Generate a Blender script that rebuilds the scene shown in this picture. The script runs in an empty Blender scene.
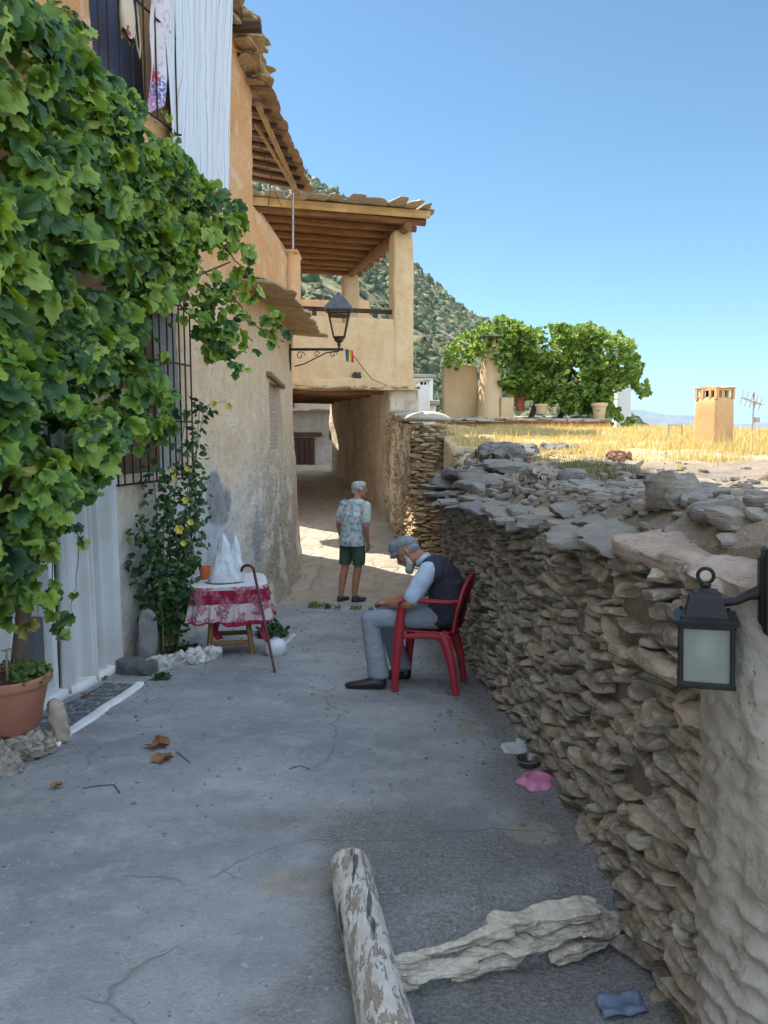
import bpy, math, random
import numpy as np
from mathutils import Vector, Matrix
R = math.radians
rng = np.random.default_rng(7)
random.seed(7)
SC = bpy.context.scene
COL = SC.collection
# ------------------------------------------------------------- camera, sky, sun, exposure
PITCH = R(5.94)
CAMZ = 1.6
FPX = 769.0
cam_d = bpy.data.cameras.new('camera'); cam = bpy.data.objects.new('camera', cam_d); COL.objects.link(cam)
cam.location = (0, 0, CAMZ); cam.rotation_euler = (R(90) - PITCH, 0, 0)
cam_d.sensor_fit = 'VERTICAL'; cam_d.sensor_height = 24.0; cam_d.lens = 24.0 * FPX / 1024.0
cam_d.clip_start = 0.05; cam_d.clip_end = 60000
SC.camera = cam
SC.render.resolution_x = 768; SC.render.resolution_y = 1024
SKY_FILL = 8.6
SUN_EL = R(52); SUN_H = (-0.87, 0.49)
w = bpy.data.worlds.new('World'); SC.world = w; w.use_nodes = True
nt = w.node_tree
bg = nt.nodes['Background']; sky = nt.nodes.new('ShaderNodeTexSky'); sky.sky_type = 'NISHITA'
sky.sun_disc = False; sky.sun_elevation = SUN_EL; sky.sun_rotation = math.atan2(SUN_H[0], SUN_H[1]) % (2 * math.pi)
sky.altitude = 1300; sky.air_density = 1.05; sky.dust_density = 0.5; sky.ozone_density = 2.2
# fill glow added overhead and behind to lift the shade; plain sky low ahead
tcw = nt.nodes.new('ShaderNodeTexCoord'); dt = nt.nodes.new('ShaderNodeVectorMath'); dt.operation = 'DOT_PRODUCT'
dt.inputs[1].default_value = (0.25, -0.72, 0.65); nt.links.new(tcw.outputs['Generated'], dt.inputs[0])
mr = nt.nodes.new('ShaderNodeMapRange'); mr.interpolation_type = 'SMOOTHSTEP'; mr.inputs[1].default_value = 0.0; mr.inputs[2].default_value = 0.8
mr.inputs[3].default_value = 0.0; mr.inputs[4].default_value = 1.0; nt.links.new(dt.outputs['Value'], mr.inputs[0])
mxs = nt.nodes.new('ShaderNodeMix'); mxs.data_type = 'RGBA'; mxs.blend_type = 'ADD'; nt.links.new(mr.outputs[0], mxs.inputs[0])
nt.links.new(sky.outputs[0], mxs.inputs[6]); mxs.inputs[7].default_value = (SKY_FILL * 1.16, SKY_FILL * 1.02, SKY_FILL * 1.16, 1)
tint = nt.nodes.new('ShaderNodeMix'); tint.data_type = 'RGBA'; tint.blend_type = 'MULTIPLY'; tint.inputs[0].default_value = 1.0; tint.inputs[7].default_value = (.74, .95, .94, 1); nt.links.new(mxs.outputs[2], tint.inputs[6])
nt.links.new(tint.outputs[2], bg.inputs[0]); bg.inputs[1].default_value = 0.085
sd = bpy.data.lights.new('sun', 'SUN'); so = bpy.data.objects.new('sun', sd); COL.objects.link(so)
sd.energy = 5.0; sd.angle = R(0.5); sd.color = (1.0, 0.93, 0.82)
ldir = Vector((-SUN_H[0] * math.cos(SUN_EL), -SUN_H[1] * math.cos(SUN_EL), -math.sin(SUN_EL)))
so.rotation_euler = ldir.to_track_quat('-Z', 'Y').to_euler(); so.location = (-20, 20, 30)
vs = SC.view_settings; vs.view_transform = 'Standard'; vs.look = 'None'; vs.gamma = 1.0; vs.use_curve_mapping = False
vs.exposure = 1.17
SC.cycles.max_bounces = 8; SC.cycles.diffuse_bounces = 5; SC.cycles.transparent_max_bounces = 12

def pt(px, py, Y):
    """world point seen at a photo position at forward distance Y"""
    u = (px - 384) / FPX; v = (512 - py) / FPX
    cp, sp = math.cos(PITCH), math.sin(PITCH)
    d = (u, cp + v * sp, -sp + v * cp)
    k = Y / d[1]
    return np.array((d[0] * k, Y, CAMZ + d[2] * k))

# ------------------------------------------------------------- noise
def _h(ix, iy, iz, s):
    n = (ix * 374761393 + iy * 668265263 + iz * 2147483647 + s * 974634777) & 0xffffffff
    n = ((n ^ (n >> 13)) * 1274126177) & 0xffffffff
    n = ((n ^ (n >> 16)) * 2246822519) & 0xffffffff
    return ((n ^ (n >> 15)) & 0xffff) / 32767.5 - 1.0
def vnoise(P, seed=0):
    P = np.asarray(P, float); i = np.floor(P).astype(np.int64); f = P - i; f = f * f * (3 - 2 * f)
    x, y, z = i[:, 0], i[:, 1], i[:, 2]; fx, fy, fz = f[:, 0], f[:, 1], f[:, 2]
    def L(a, b, t): return a + (b - a) * t
    r = []
    for dz in (0, 1):
        a = L(_h(x, y, z + dz, seed), _h(x + 1, y, z + dz, seed), fx)
        b = L(_h(x, y + 1, z + dz, seed), _h(x + 1, y + 1, z + dz, seed), fx)
        r.append(L(a, b, fy))
    return L(r[0], r[1], fz)
def fbm(P, scale=1.0, octv=4, seed=0, gain=0.5):
    P = np.asarray(P, float) * scale; o = np.zeros(len(P)); a = 1.0
    for k in range(octv):
        o += a * vnoise(P + 17.3 * k, seed + k); P = P * 2.03; a *= gain
    return o
def sm(t):
    t = np.clip(t, 0, 1); return t * t * (3 - 2 * t)

# ------------------------------------------------------------- object helpers
def tag(o, label=None, cat=None, group=None, kind=None):
    if label: o['label'] = label
    if cat: o['category'] = cat
    if group: o['group'] = group
    if kind: o['kind'] = kind
    return o
def thing(name, label, cat, loc=(0, 0, 0), rz=0.0, group=None, rot=None):
    o = bpy.data.objects.new(name, None); COL.objects.link(o); o.empty_display_size = 0.2
    o.location = tuple(float(v) for v in loc); o.rotation_euler = rot if rot else (0, 0, rz)
    return tag(o, label, cat, group)
def mesh(name, V, F, m=None, parent=None, smooth=True, attrs=None, W=False):
    """W: vertices are given in world space and moved into the root's frame"""
    V = np.asarray(V, float).reshape(-1, 3)
    if W and parent is not None:
        r = parent
        while r.parent: r = r.parent
        M = np.array(Matrix.LocRotScale(r.location, r.rotation_euler, None).inverted())
        V = V @ M[:3, :3].T + M[:3, 3]
    me = bpy.data.meshes.new(name)
    if isinstance(F, np.ndarray):
        n = F.shape[1]
        me.vertices.add(len(V)); me.vertices.foreach_set('co', V.astype(np.float32).ravel())
        me.loops.add(F.size); me.loops.foreach_set('vertex_index', F.astype(np.int32).ravel())
        me.polygons.add(len(F)); me.polygons.foreach_set('loop_start', np.arange(0, F.size, n, dtype=np.int32))
        me.update(calc_edges=True)
    else:
        me.from_pydata([tuple(v) for v in V], [], [tuple(int(i) for i in f) for f in F]); me.update()
    me.validate(); me.update()
    if smooth: me.polygons.foreach_set('use_smooth', np.ones(len(me.polygons), bool))
    if smooth and attrs and 'rnd' in attrs: me.set_sharp_from_angle(angle=R(34))
    if attrs:
        for k, a in attrs.items():
            at = me.attributes.new(k, 'FLOAT', 'POINT'); at.data.foreach_set('value', np.asarray(a, np.float32))
    if m: me.materials.append(m)
    o = bpy.data.objects.new(name, me); COL.objects.link(o)
    if parent: o.parent = parent
    return o
def solo(name, V, F, m, label=None, cat=None, group=None, kind=None, smooth=True, attrs=None, keep=False):
    V = np.asarray(V, float).reshape(-1, 3)
    c = np.array([0., 0., 0.]) if keep else np.array([(V[:, 0].min() + V[:, 0].max()) / 2, (V[:, 1].min() + V[:, 1].max()) / 2, V[:, 2].min()])
    o = mesh(name, V - c, F, m, None, smooth, attrs); o.location = tuple(c)
    return tag(o, label, cat, group, kind)

class MB:
    def __init__(s): s.V = []; s.F = []; s.n = 0
    def add(s, V, F):
        V = np.asarray(V, float).reshape(-1, 3); s.V.append(V)
        s.F += [tuple(int(i) + s.n for i in f) for f in F]; s.n += len(V); return s
    def box(s, c, d, rz=0, rot=None, bev=0.0, taper=1.0):
        """bevelled box: centre, full size"""
        hx, hy, hz = d[0] / 2, d[1] / 2, d[2] / 2; b = min(bev, hx * .9, hy * .9, hz * .9)
        if b <= 0:
            V = np.array([(x, y, z) for z in (-hz, hz) for x, y in ((-hx, -hy), (hx, -hy), (hx, hy), (-hx, hy))])
            F = [(0, 3, 2, 1), (4, 5, 6, 7), (0, 1, 5, 4), (1, 2, 6, 5), (2, 3, 7, 6), (3, 0, 4, 7)]
        else:
            ring = [(-hx + b, -hy), (hx - b, -hy), (hx, -hy + b), (hx, hy - b), (hx - b, hy), (-hx + b, hy), (-hx, hy - b), (-hx, -hy + b)]
            ins = [(np.sign(x) * (abs(x) - b if abs(abs(x) - hx) < 1e-9 else abs(x)), np.sign(y) * (abs(y) - b if abs(abs(y) - hy) < 1e-9 else abs(y))) for x, y in ring]
            V = np.array([(x, y, -hz) for x, y in ins] + [(x, y, -hz + b) for x, y in ring] + [(x, y, hz - b) for x, y in ring] + [(x, y, hz) for x, y in ins])
            F = [tuple(range(7, -1, -1)), tuple(range(24, 32))]
            for k in range(3):
                for i in range(8): F.append((k * 8 + i, k * 8 + (i + 1) % 8, k * 8 + 8 + (i + 1) % 8, k * 8 + 8 + i))
        if taper != 1.0:
            t = (V[:, 2:3] + hz) / (2 * hz); V[:, :2] *= 1 + (taper - 1) * t
        M = np.array(Matrix.Rotation(rz, 3, 'Z')) if rot is None else np.array(rot)
        return s.add(V @ M.T + np.array(c, float), F)
    def tube(s, P, r, n=10, cap=True, flat=1.0, up=(0, 0, 1)):
        P = [np.array(p, float) for p in P]; k = len(P)
        r = [r] * k if np.isscalar(r) else list(r)
        V = []; F = []; prev = None
        for i, p in enumerate(P):
            t = (P[min(i + 1, k - 1)] - P[max(i - 1, 0)]); t /= (np.linalg.norm(t) + 1e-12)
            if prev is None:
                a = np.array(up, float)
                if abs(a @ t) > .95: a = np.array((1., 0, 0))
            else: a = prev
            a = a - (a @ t) * t; a /= np.linalg.norm(a); prev = a; b = np.cross(t, a)
            for j in range(n):
                th = 2 * math.pi * j / n
                V.append(p + r[i] * (math.cos(th) * a * flat + math.sin(th) * b))
        for i in range(k - 1):
            for j in range(n): F.append((i * n + j, i * n + (j + 1) % n, (i + 1) * n + (j + 1) % n, (i + 1) * n + j))
        if cap: F.append(tuple(range(n - 1, -1, -1))); F.append(tuple((k - 1) * n + j for j in range(n)))
        return s.add(V, F)
    def lathe(s, prof, n=24, c=(0, 0, 0), wob=0.0):
        V = []; F = []; k = len(prof)
        for (r, z) in prof:
            for j in range(n):
                th = 2 * math.pi * j / n; q = r * (1 + wob * math.sin(5 * th))
                V.append((c[0] + q * math.cos(th), c[1] + q * math.sin(th), c[2] + z))
        for i in range(k - 1):
            for j in range(n): F.append((i * n + j, i * n + (j + 1) % n, (i + 1) * n + (j + 1) % n, (i + 1) * n + j))
        return s.add(V, F)
    def prism(s, poly, z0, z1):
        n = len(poly); V = [(x, y, z0) for x, y in poly] + [(x, y, z1) for x, y in poly]
        return s.add(V, [tuple(range(n - 1, -1, -1)), tuple(range(n, 2 * n))] + [(i, (i + 1) % n, n + (i + 1) % n, n + i) for i in range(n)])
    def quad(s, a, b, c, d): return s.add([a, b, c, d], [(0, 1, 2, 3)])
    def make(s, name, m, parent=None, smooth=True, W=False, attrs=None):
        o = mesh(name, np.concatenate(s.V), s.F, m, parent, smooth, attrs, W)
        if smooth:
            autosmooth(o)
        return o
    def solo(s, name, m, label, cat=None, group=None, kind=None, smooth=True):
        o = solo(name, np.concatenate(s.V), s.F, m, label, cat, group, kind, smooth)
        if smooth: autosmooth(o)
        return o
def autosmooth(o, ang=38):
    me = o.data; me.update()
    import bmesh
    bm = bmesh.new(); bm.from_mesh(me)
    for e in bm.edges:
        if len(e.link_faces) == 2:
            e.smooth = e.calc_face_angle(0) < R(ang)
    bm.to_mesh(me); bm.free()

def copy_thing(o, loc=None, rz=None, label=None, scale=None, parent=None):
    c = o.copy(); COL.objects.link(c)
    if parent: c.parent = parent
    for ch in list(o.children): copy_thing(ch, parent=c)
    if loc is not None: c.location = tuple(float(v) for v in loc)
    if rz is not None: c.rotation_euler = (0, 0, rz)
    if scale: c.scale = (scale,) * 3
    if label: c['label'] = label
    return c

def grid(nu, nv, fn):
    """surface from fn(u,v arrays)->(n,3); quads"""
    u, v = np.meshgrid(np.linspace(0, 1, nu), np.linspace(0, 1, nv), indexing='ij')
    P = fn(u.ravel(), v.ravel())
    i, j = np.meshgrid(np.arange(nu - 1), np.arange(nv - 1), indexing='ij'); a = (i * nv + j).ravel()
    F = np.stack([a, a + nv, a + nv + 1, a + 1], 1)
    return P, F

def cube_tmpl(n, p=5.0):
    vs = {}; V = []; F = []
    def idx(q):
        k = tuple(int(round(c * n)) for c in q)
        if k not in vs: vs[k] = len(V); V.append(q)
        return vs[k]
    for ax in range(3):
        for sg in (-1, 1):
            for i in range(n):
                for j in range(n):
                    f = []
                    for (di, dj) in ((0, 0), (1, 0), (1, 1), (0, 1)):
                        q = [0, 0, 0]; q[ax] = sg; q[(ax + 1) % 3] = -1 + 2 * (i + di) / n; q[(ax + 2) % 3] = -1 + 2 * (j + dj) / n
                        f.append(idx(tuple(q)))
                    F.append(f if sg > 0 else f[::-1])
    V = np.array(V); V = V / (np.sum(np.abs(V) ** p, 1, keepdims=True) ** (1 / p))
    return V, np.array(F)
def rocks(C, H, A=None, res=5, p=5.0, planes=8, cut=(.62, .95), rough=.10, seed=1, fscale=14):
    """batch of irregular chipped stones. C centres (n,3), H half sizes (n,3), A frames (n,3,3) columns = axes"""
    r = np.random.default_rng(seed); C = np.asarray(C, float); H = np.asarray(H, float); n = len(C)
    T, F = cube_tmpl(res, p); m = len(T)
    V = np.repeat(T[None], n, 0)
    for k in range(planes):
        N = r.normal(size=(n, 3)); N[:, 2] *= .6; N /= np.linalg.norm(N, axis=1, keepdims=True)
        d = r.uniform(cut[0], cut[1], n) * (np.abs(N).sum(1) * .82)
        e = np.maximum(0, np.einsum('nmi,ni->nm', V, N) - d[:, None])
        V = V - e[..., None] * N[:, None, :]
    V = V * H[:, None, :]
    if A is not None: V = np.einsum('nij,nmj->nmi', A, V)
    V = V + C[:, None, :]
    P = V.reshape(-1, 3)
    hm = np.repeat(H.min(1), m)[:, None]
    D = np.stack([fbm(P, fscale, 3, seed + 10 * k) for k in range(3)], 1)
    P = P + D * hm * rough * 3
    FF = (F[None] + (np.arange(n) * m)[:, None, None]).reshape(-1, 4)
    rnd = np.repeat(r.random(n), m)
    return P, FF, rnd
def frames(yaw, dip=None, roll=None):
    n = len(yaw); out = np.zeros((n, 3, 3))
    for i in range(n):
        out[i] = np.array(Matrix.Rotation(yaw[i], 3, 'Z') @ Matrix.Rotation(0 if dip is None else dip[i], 3, 'Y') @ Matrix.Rotation(0 if roll is None else roll[i], 3, 'X'))
    return out

# ------------------------------------------------------------- materials
class NT:
    def __init__(s, name):
        s.m = bpy.data.materials.new(name); s.m.use_nodes = True; s.t = s.m.node_tree; s.n = s.t.nodes; s.l = s.t.links
        s.b = s.n['Principled BSDF']; s.out = s.n['Material Output']
        s.tc = s.n.new('ShaderNodeTexCoord'); s.co = s.tc.outputs['Object']
    def link(s, a, b): s.l.new(a, b)
    def set(s, sock, v):
        if hasattr(v, 'is_output') or isinstance(v, bpy.types.NodeSocket): s.l.new(v, sock)
        elif isinstance(v, (tuple, list)) and len(v) == 3 and sock.type == 'RGBA': sock.default_value = (*v, 1)
        else: sock.default_value = v
    def mapping(s, scale=(1, 1, 1), rot=(0, 0, 0), co=None):
        k = s.n.new('ShaderNodeMapping'); k.inputs['Scale'].default_value = scale; k.inputs['Rotation'].default_value = rot
        s.l.new(co or s.co, k.inputs['Vector']); return k.outputs[0]
    def noise(s, scale=5, detail=5, rough=.55, co=None, dist=0.0):
        k = s.n.new('ShaderNodeTexNoise'); k.inputs['Scale'].default_value = scale; k.inputs['Detail'].default_value = detail
        k.inputs['Roughness'].default_value = rough; k.inputs['Distortion'].default_value = dist
        s.l.new(co or s.co, k.inputs['Vector']); return k.outputs['Fac']
    def voro(s, scale=5, feat='F1', co=None, out='Distance', rnd=1.0):
        k = s.n.new('ShaderNodeTexVoronoi'); k.feature = feat; k.inputs['Scale'].default_value = scale; k.inputs['Randomness'].default_value = rnd
        s.l.new(co or s.co, k.inputs['Vector']); return k.outputs[out]
    def wave(s, scale=5, dist=2, detail=2, direction='Z', co=None, dscale=1.0):
        k = s.n.new('ShaderNodeTexWave'); k.bands_direction = direction; k.inputs['Scale'].default_value = scale
        k.inputs['Distortion'].default_value = dist; k.inputs['Detail'].default_value = detail; k.inputs['Detail Scale'].default_value = dscale
        s.l.new(co or s.co, k.inputs['Vector']); return k.outputs['Fac']
    def ramp(s, fac, stops, interp='LINEAR'):
        k = s.n.new('ShaderNodeValToRGB'); k.color_ramp.interpolation = interp; e = k.color_ramp.elements
        while len(e) < len(stops): e.new(.5)
        for i, (p, c) in enumerate(stops):
            e[i].position = p; e[i].color = (c, c, c, 1) if np.isscalar(c) else (*c, 1)
        s.l.new(fac, k.inputs[0]); return k.outputs[0]
    def mix(s, fac, a, b, mode='MIX'):
        k = s.n.new('ShaderNodeMix'); k.data_type = 'RGBA'; k.blend_type = mode
        s.set(k.inputs[0], fac); s.set(k.inputs[6], a); s.set(k.inputs[7], b); return k.outputs[2]
    def math(s, op, a, b=0.0, clamp=False):
        k = s.n.new('ShaderNodeMath'); k.operation = op; k.use_clamp = clamp; s.set(k.inputs[0], a); s.set(k.inputs[1], b); return k.outputs[0]
    def sep(s, co=None):
        k = s.n.new('ShaderNodeSeparateXYZ'); s.l.new(co or s.co, k.inputs[0]); return k.outputs
    def attr(s, name):
        k = s.n.new('ShaderNodeAttribute'); k.attribute_name = name; return k.outputs['Fac']
    def warp(s, amt=.1, scale=3, co=None):
        k = s.n.new('ShaderNodeTexNoise'); k.inputs['Scale'].default_value = scale; k.inputs['Detail'].default_value = 3
        s.l.new(co or s.co, k.inputs['Vector'])
        a = s.n.new('ShaderNodeVectorMath'); a.operation = 'MULTIPLY_ADD'
        s.l.new(k.outputs['Color'], a.inputs[0]); a.inputs[1].default_value = (amt,) * 3; s.l.new(co or s.co, a.inputs[2])
        return a.outputs[0]
    def bump(s, h, dist=.01, strength=1.0, prev=None):
        k = s.n.new('ShaderNodeBump'); k.inputs['Distance'].default_value = dist; k.inputs['Strength'].default_value = strength
        s.l.new(h, k.inputs['Height'])
        if prev: s.l.new(prev, k.inputs['Normal'])
        return k.outputs[0]
    def done(s, col=None, rough=.8, nrm=None, spec=.3, metal=0.0):
        if col is not None: s.set(s.b.inputs['Base Color'], col)
        s.set(s.b.inputs['Roughness'], rough); s.b.inputs['Specular IOR Level'].default_value = spec; s.b.inputs['Metallic'].default_value = metal
        if nrm: s.l.new(nrm, s.b.inputs['Normal'])
        return s.m
def simple(name, c, c2=None, scale=8, rough=.7, bd=.002, bs=60, spec=.3, metal=0, detail=5):
    k = NT(name); c2 = c2 or tuple(v * .75 for v in c)
    f = k.ramp(k.noise(scale, detail), [(.35, 0.), (.65, 1.)])
    n = k.bump(k.noise(bs, 3), bd) if bd else None
    return k.done(k.mix(f, c, c2), rough, n, spec, metal)

def plaster(name, base, alt, stain, dirt=.35, pit=.006, zmix=None):
    k = NT(name)
    n1 = k.noise(1.3, 6, .6); n2 = k.noise(7, 6, .65); n3 = k.noise(45, 4, .6)
    c = k.mix(k.ramp(n1, [(.38, 0.), (.62, 1.)]), base, alt)
    if zmix:
        z = k.sep()[2]
        for (z0, z1, colr) in zmix:
            f = k.math('ADD', k.math('DIVIDE', k.math('SUBTRACT', z, z0), z1 - z0), k.math('MULTIPLY', k.math('SUBTRACT', n1, .5), 1.6), True)
            c = k.mix(f, c, colr)
    drip = k.noise(2.2, 5, .6, k.mapping((2.2, 2.2, .35)))
    c = k.mix(k.math('MULTIPLY', k.ramp(drip, [(.5, 0.), (.72, 1.)]), dirt), c, stain)
    c = k.mix(k.math('MULTIPLY', k.ramp(n2, [(.50, 0.), (.70, 1.)]), dirt * .9), c, stain)
    pits = k.ramp(k.voro(26, 'F1', k.warp(.06, 9)), [(.0, 0.), (.16, 1.)])
    c = k.mix(k.math('MULTIPLY', k.math('SUBTRACT', 1.0, pits), .35), c, stain)
    nb = k.bump(n2, pit * 4); nb = k.bump(n3, pit, prev=nb); nb = k.bump(pits, pit * .9, prev=nb)
    return k.done(c, .9, nb, .15)

def stone_mat(name, cols, dark, mort=None, strata=1.0, lay='Z'):
    """cols: stops over the per-stone random value"""
    k = NT(name); r = k.attr('rnd')
    c = k.ramp(r, [(i / max(1, len(cols) - 1), x) for i, x in enumerate(cols)])
    n1 = k.noise(6, 6, .65); n2 = k.noise(38, 5, .65)
    c = k.mix(k.math('MULTIPLY', k.ramp(n1, [(.42, 0.), (.66, 1.)]), .55), c, dark)
    st = k.noise(1.0, 4, .6, k.mapping((6, 6, 75), (R(6), R(8), 0), k.warp(.05, 4)))
    c = k.mix(k.math('MULTIPLY', k.ramp(st, [(.40, 0.), (.62, 1.)]), .30), c, dark)
    c = k.mix(k.math('MULTIPLY', k.ramp(n2, [(.35, 1.), (.55, 0.)]), .5), c, tuple(min(.8, v * 1.35) for v in cols[len(cols) // 2]))
    nb = k.bump(st, .012 * strata); nb = k.bump(n2, .006, prev=nb); nb = k.bump(n1, .02, prev=nb)
    return k.done(c, .88, nb, .2)

def wood_mat(name, c, c2, rough=.75, scale=1.0, axis='X', gs=1.0):
    k = NT(name); s = {'X': (.6, 9, 9), 'Y': (9, .6, 9), 'Z': (9, 9, .6)}[axis]
    g = k.noise(3 * scale, 5, .65, k.mapping(s)); n = k.noise(4, 3)
    col = k.mix(k.ramp(g, [(.35, 0.), (.65, 1.)]), c, c2)
    col = k.mix(k.math('MULTIPLY', k.ramp(n, [(.45, 0.), (.7, 1.)]), .4), col, tuple(v * .5 for v in c2))
    return k.done(col, rough, k.bump(g, .004 * gs), .25)

def leaf_mat(name, stops, trans=.35, bumpd=.004):
    k = NT(name); r = k.attr('rnd'); n = k.noise(25, 3)
    c = k.ramp(r, stops); c = k.mix(k.math('MULTIPLY', k.ramp(n, [(.4, 0.), (.7, 1.)]), .3), c, tuple(v * .6 for v in stops[0][1]))
    k.done(c, .48, k.bump(n, bumpd), .35)
    tr = k.n.new('ShaderNodeBsdfTranslucent'); c2 = k.mix(1.0, c, (1.3, 1.35, .55), 'MULTIPLY'); k.link(c2, tr.inputs[0])
    mx = k.n.new('ShaderNodeMixShader'); mx.inputs[0].default_value = trans
    k.link(k.b.outputs[0], mx.inputs[1]); k.link(tr.outputs[0], mx.inputs[2]); k.link(mx.outputs[0], k.out.inputs[0])
    return k.m

def leaves(P, size, tmpl, N=None, seed=3, droop=.5):
    """P (n,3) points, size (n,), returns verts faces rnd. template: outline in xy, z fold"""
    r = np.random.default_rng(seed); n = len(P); T = np.array([(0, 0, 0)] + tmpl, float); m = len(T)
    Z0 = -(.30 * np.abs(T[:, 0]) + .20 * T[:, 1] ** 2); CU = -.22 * np.sin(T[:, 0] * 9) * T[:, 1]
    # frames: normal roughly up/outwards, tip direction roughly down
    if N is None: N = np.tile((.4, -.3, .9), (n, 1))
    N = N + r.normal(size=(n, 3)) * .62; N /= np.linalg.norm(N, axis=1, keepdims=True)
    D = r.normal(size=(n, 3)) * .6; D[:, 2] -= droop; D -= np.sum(D * N, 1, keepdims=True) * N; D /= np.linalg.norm(D, axis=1, keepdims=True)
    S = np.cross(D, N)
    zc = Z0[None] * r.uniform(-.3, 2.0, n)[:, None] + CU[None] * r.normal(size=n)[:, None]
    V = (T[None, :, 0:1] * S[:, None] + T[None, :, 1:2] * D[:, None] + zc[..., None] * N[:, None]) * np.asarray(size)[:, None, None] + P[:, None]
    F0 = np.array([(0, i, i + 1) for i in range(1, m - 1)] + [(0, m - 1, 1)])
    F = (F0[None] + (np.arange(n) * m)[:, None, None]).reshape(-1, 3)
    return V.reshape(-1, 3), F, np.repeat(r.random(n), m)
_g = [(.0, .02), (.16, -.17), (.36, -.17), (.50, -.02), (.47, .15), (.60, .26), (.60, .44), (.44, .50), (.38, .60), (.40, .74), (.22, .76), (.12, .90)]
GRAPE = _g + [(0, 1.0)] + [(-x, y) for x, y in _g[:0:-1]]
GRAPE = [(x, y, 0) for x, y in GRAPE]
OVAL = [(0, 0, 0), (.22, .18, 0), (.30, .45, 0), (.18, .8, 0), (0, 1.05, 0), (-.18, .8, 0), (-.30, .45, 0), (-.22, .18, 0)]
def in_poly(x, y, poly):
    c = np.zeros(len(x), bool); j = len(poly) - 1
    for i in range(len(poly)):
        xi, yi = poly[i]; xj, yj = poly[j]
        t = ((yi > y) != (yj > y)) & (x < (xj - xi) * (y - yi) / ((yj - yi) + 1e-12) + xi)
        c ^= t; j = i
    return c
# ============================================================= SETTING
GY = [-6, 2.5, 9.3, 10.3, 11.2, 12.6, 15.5, 21, 27]; GZ = [.765, 0, -.612, -.70, -.70, -.49, -.07, .56, .66]
def gbase(y): return np.interp(y, GY, GZ)
def wallx(y): return np.interp(y, [.5, 1.6, 2.4, 3.8, 5, 6.5, 8.2], [.92, .88, .85, .83, .78, .72, .66])
def wallz(y): return np.interp(y, [.5, 2.0, 3.7, 5.5, 8.2], [1.27, 1.20, 1.10, 1.00, .86])
def housex(y): return np.interp(y, [-2, 2.5, 4.8, 6.4, 7.3, 8.5, 9.9, 12, 13.7], [-2.75, -2.6, -2.42, -2.24, -2.02, -1.76, -1.60, -1.52, -1.46])
def ground(x, y):
    x = np.asarray(x, float); y = np.asarray(y, float)
    g = gbase(y)
    P = np.stack([x, y, np.zeros_like(x)], 1)
    g = g + .010 * fbm(P, 1.3, 3, 5) + .003 * fbm(P, 6, 3, 6) + np.where(y > 9.9, .012 * fbm(P, 4, 3, 8), 0)
    ye = 2.27 + .34 * x + .03 * fbm(P, 5, 2, 9)
    right = sm((x + .03) / .05)
    d = ye - y
    g = g - right * (.035 * sm((d + .22) / .2) + .155 * sm((d + .012) / .03))
    # gutter by the wall foot and worn hollow
    g = g + .03 * sm((x - (wallx(y) - .10)) / .12) * (y < 8.3)
    return g
def gz(x, y): return float(ground([x], [y])[0])

# street
ys = np.concatenate([np.arange(.6, 3.2, .018), np.arange(3.2, 10.6, .035), np.arange(10.6, 27, .08)])
xs = np.concatenate([np.arange(-3.1, -.3, .04), np.arange(-.3, 1.5, .022), np.arange(1.5, 3.4, .1)])
X, Y = np.meshgrid(xs, ys, indexing='ij'); Z = ground(X.ravel(), Y.ravel())
V = np.stack([X.ravel(), Y.ravel(), Z], 1)
i, j = np.meshgrid(np.arange(len(xs) - 1), np.arange(len(ys) - 1), indexing='ij'); a = (i * len(ys) + j).ravel(); nv = len(ys)
F = np.stack([a, a + nv, a + nv + 1, a + 1], 1)
nz = fbm(V * (1, 1, 0), 2.2, 4, 21)
pave = sm((V[:, 1] - 9.95 - .25 * nz - .25 * V[:, 0] * 0) / .12)
# coarse worn concrete near the ledge and along the stone wall
rough = sm((V[:, 0] + .55 + .25 * nz - .25 * (2.9 - V[:, 1])) / .3) * sm((3.35 + .3 * nz - V[:, 1]) / .35)
rough = np.maximum(rough, sm((V[:, 0] - (wallx(V[:, 1]) - .42) + .12 * nz) / .25) * (V[:, 1] < 9))
patch = np.zeros(len(V))
for (cx, cy, rx, ry) in ((-.31, 2.62, .17, .12), (.62, 3.05, .13, .12), (.53, 4.5, .12, .2)):
    patch = np.maximum(patch, sm((1 - ((V[:, 0] - cx) / rx) ** 2 - ((V[:, 1] - cy) / ry) ** 2 + .5 * nz) / .12))
k = NT('worn_concrete')
ap, ar, aq = k.attr('pave'), k.attr('rough'), k.attr('patch')
n1 = k.noise(.9, 6, .6); n2 = k.noise(5, 6, .7); n3 = k.noise(70, 4, .7); n4 = k.noise(170, 3, .7)
c = k.mix(k.ramp(n1, [(.38, 0.), (.60, 1.)]), (.34, .342, .35), (.215, .225, .24))
c = k.mix(k.math('MULTIPLY', k.ramp(n2, [(.48, 0.), (.64, 1.)]), .5), c, (.40, .40, .395))
c = k.mix(k.math('MULTIPLY', k.ramp(k.noise(14, 5, .7), [(.56, 0.), (.66, 1.)]), .4), c, (.19, .18, .17))
spk = k.ramp(k.voro(150, 'F1', k.warp(.02, 30)), [(.1, 1.), (.3, 0.)])
rc = k.mix(k.ramp(n3, [(.42, 0.), (.6, 1.)]), (.095, .088, .080), (.27, .255, .235)); rc = k.mix(k.math('MULTIPLY', spk, .5), rc, (.36, .34, .31))
c = k.mix(k.math('MULTIPLY', k.math('MULTIPLY', ar, k.ramp(n2, [(.3, .35), (.6, 1.)])), .8), c, rc)
c = k.mix(aq, c, k.mix(k.ramp(n2, [(.4, 0.), (.6, 1.)]), (.36, .33, .28), (.27, .25, .22)))
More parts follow.
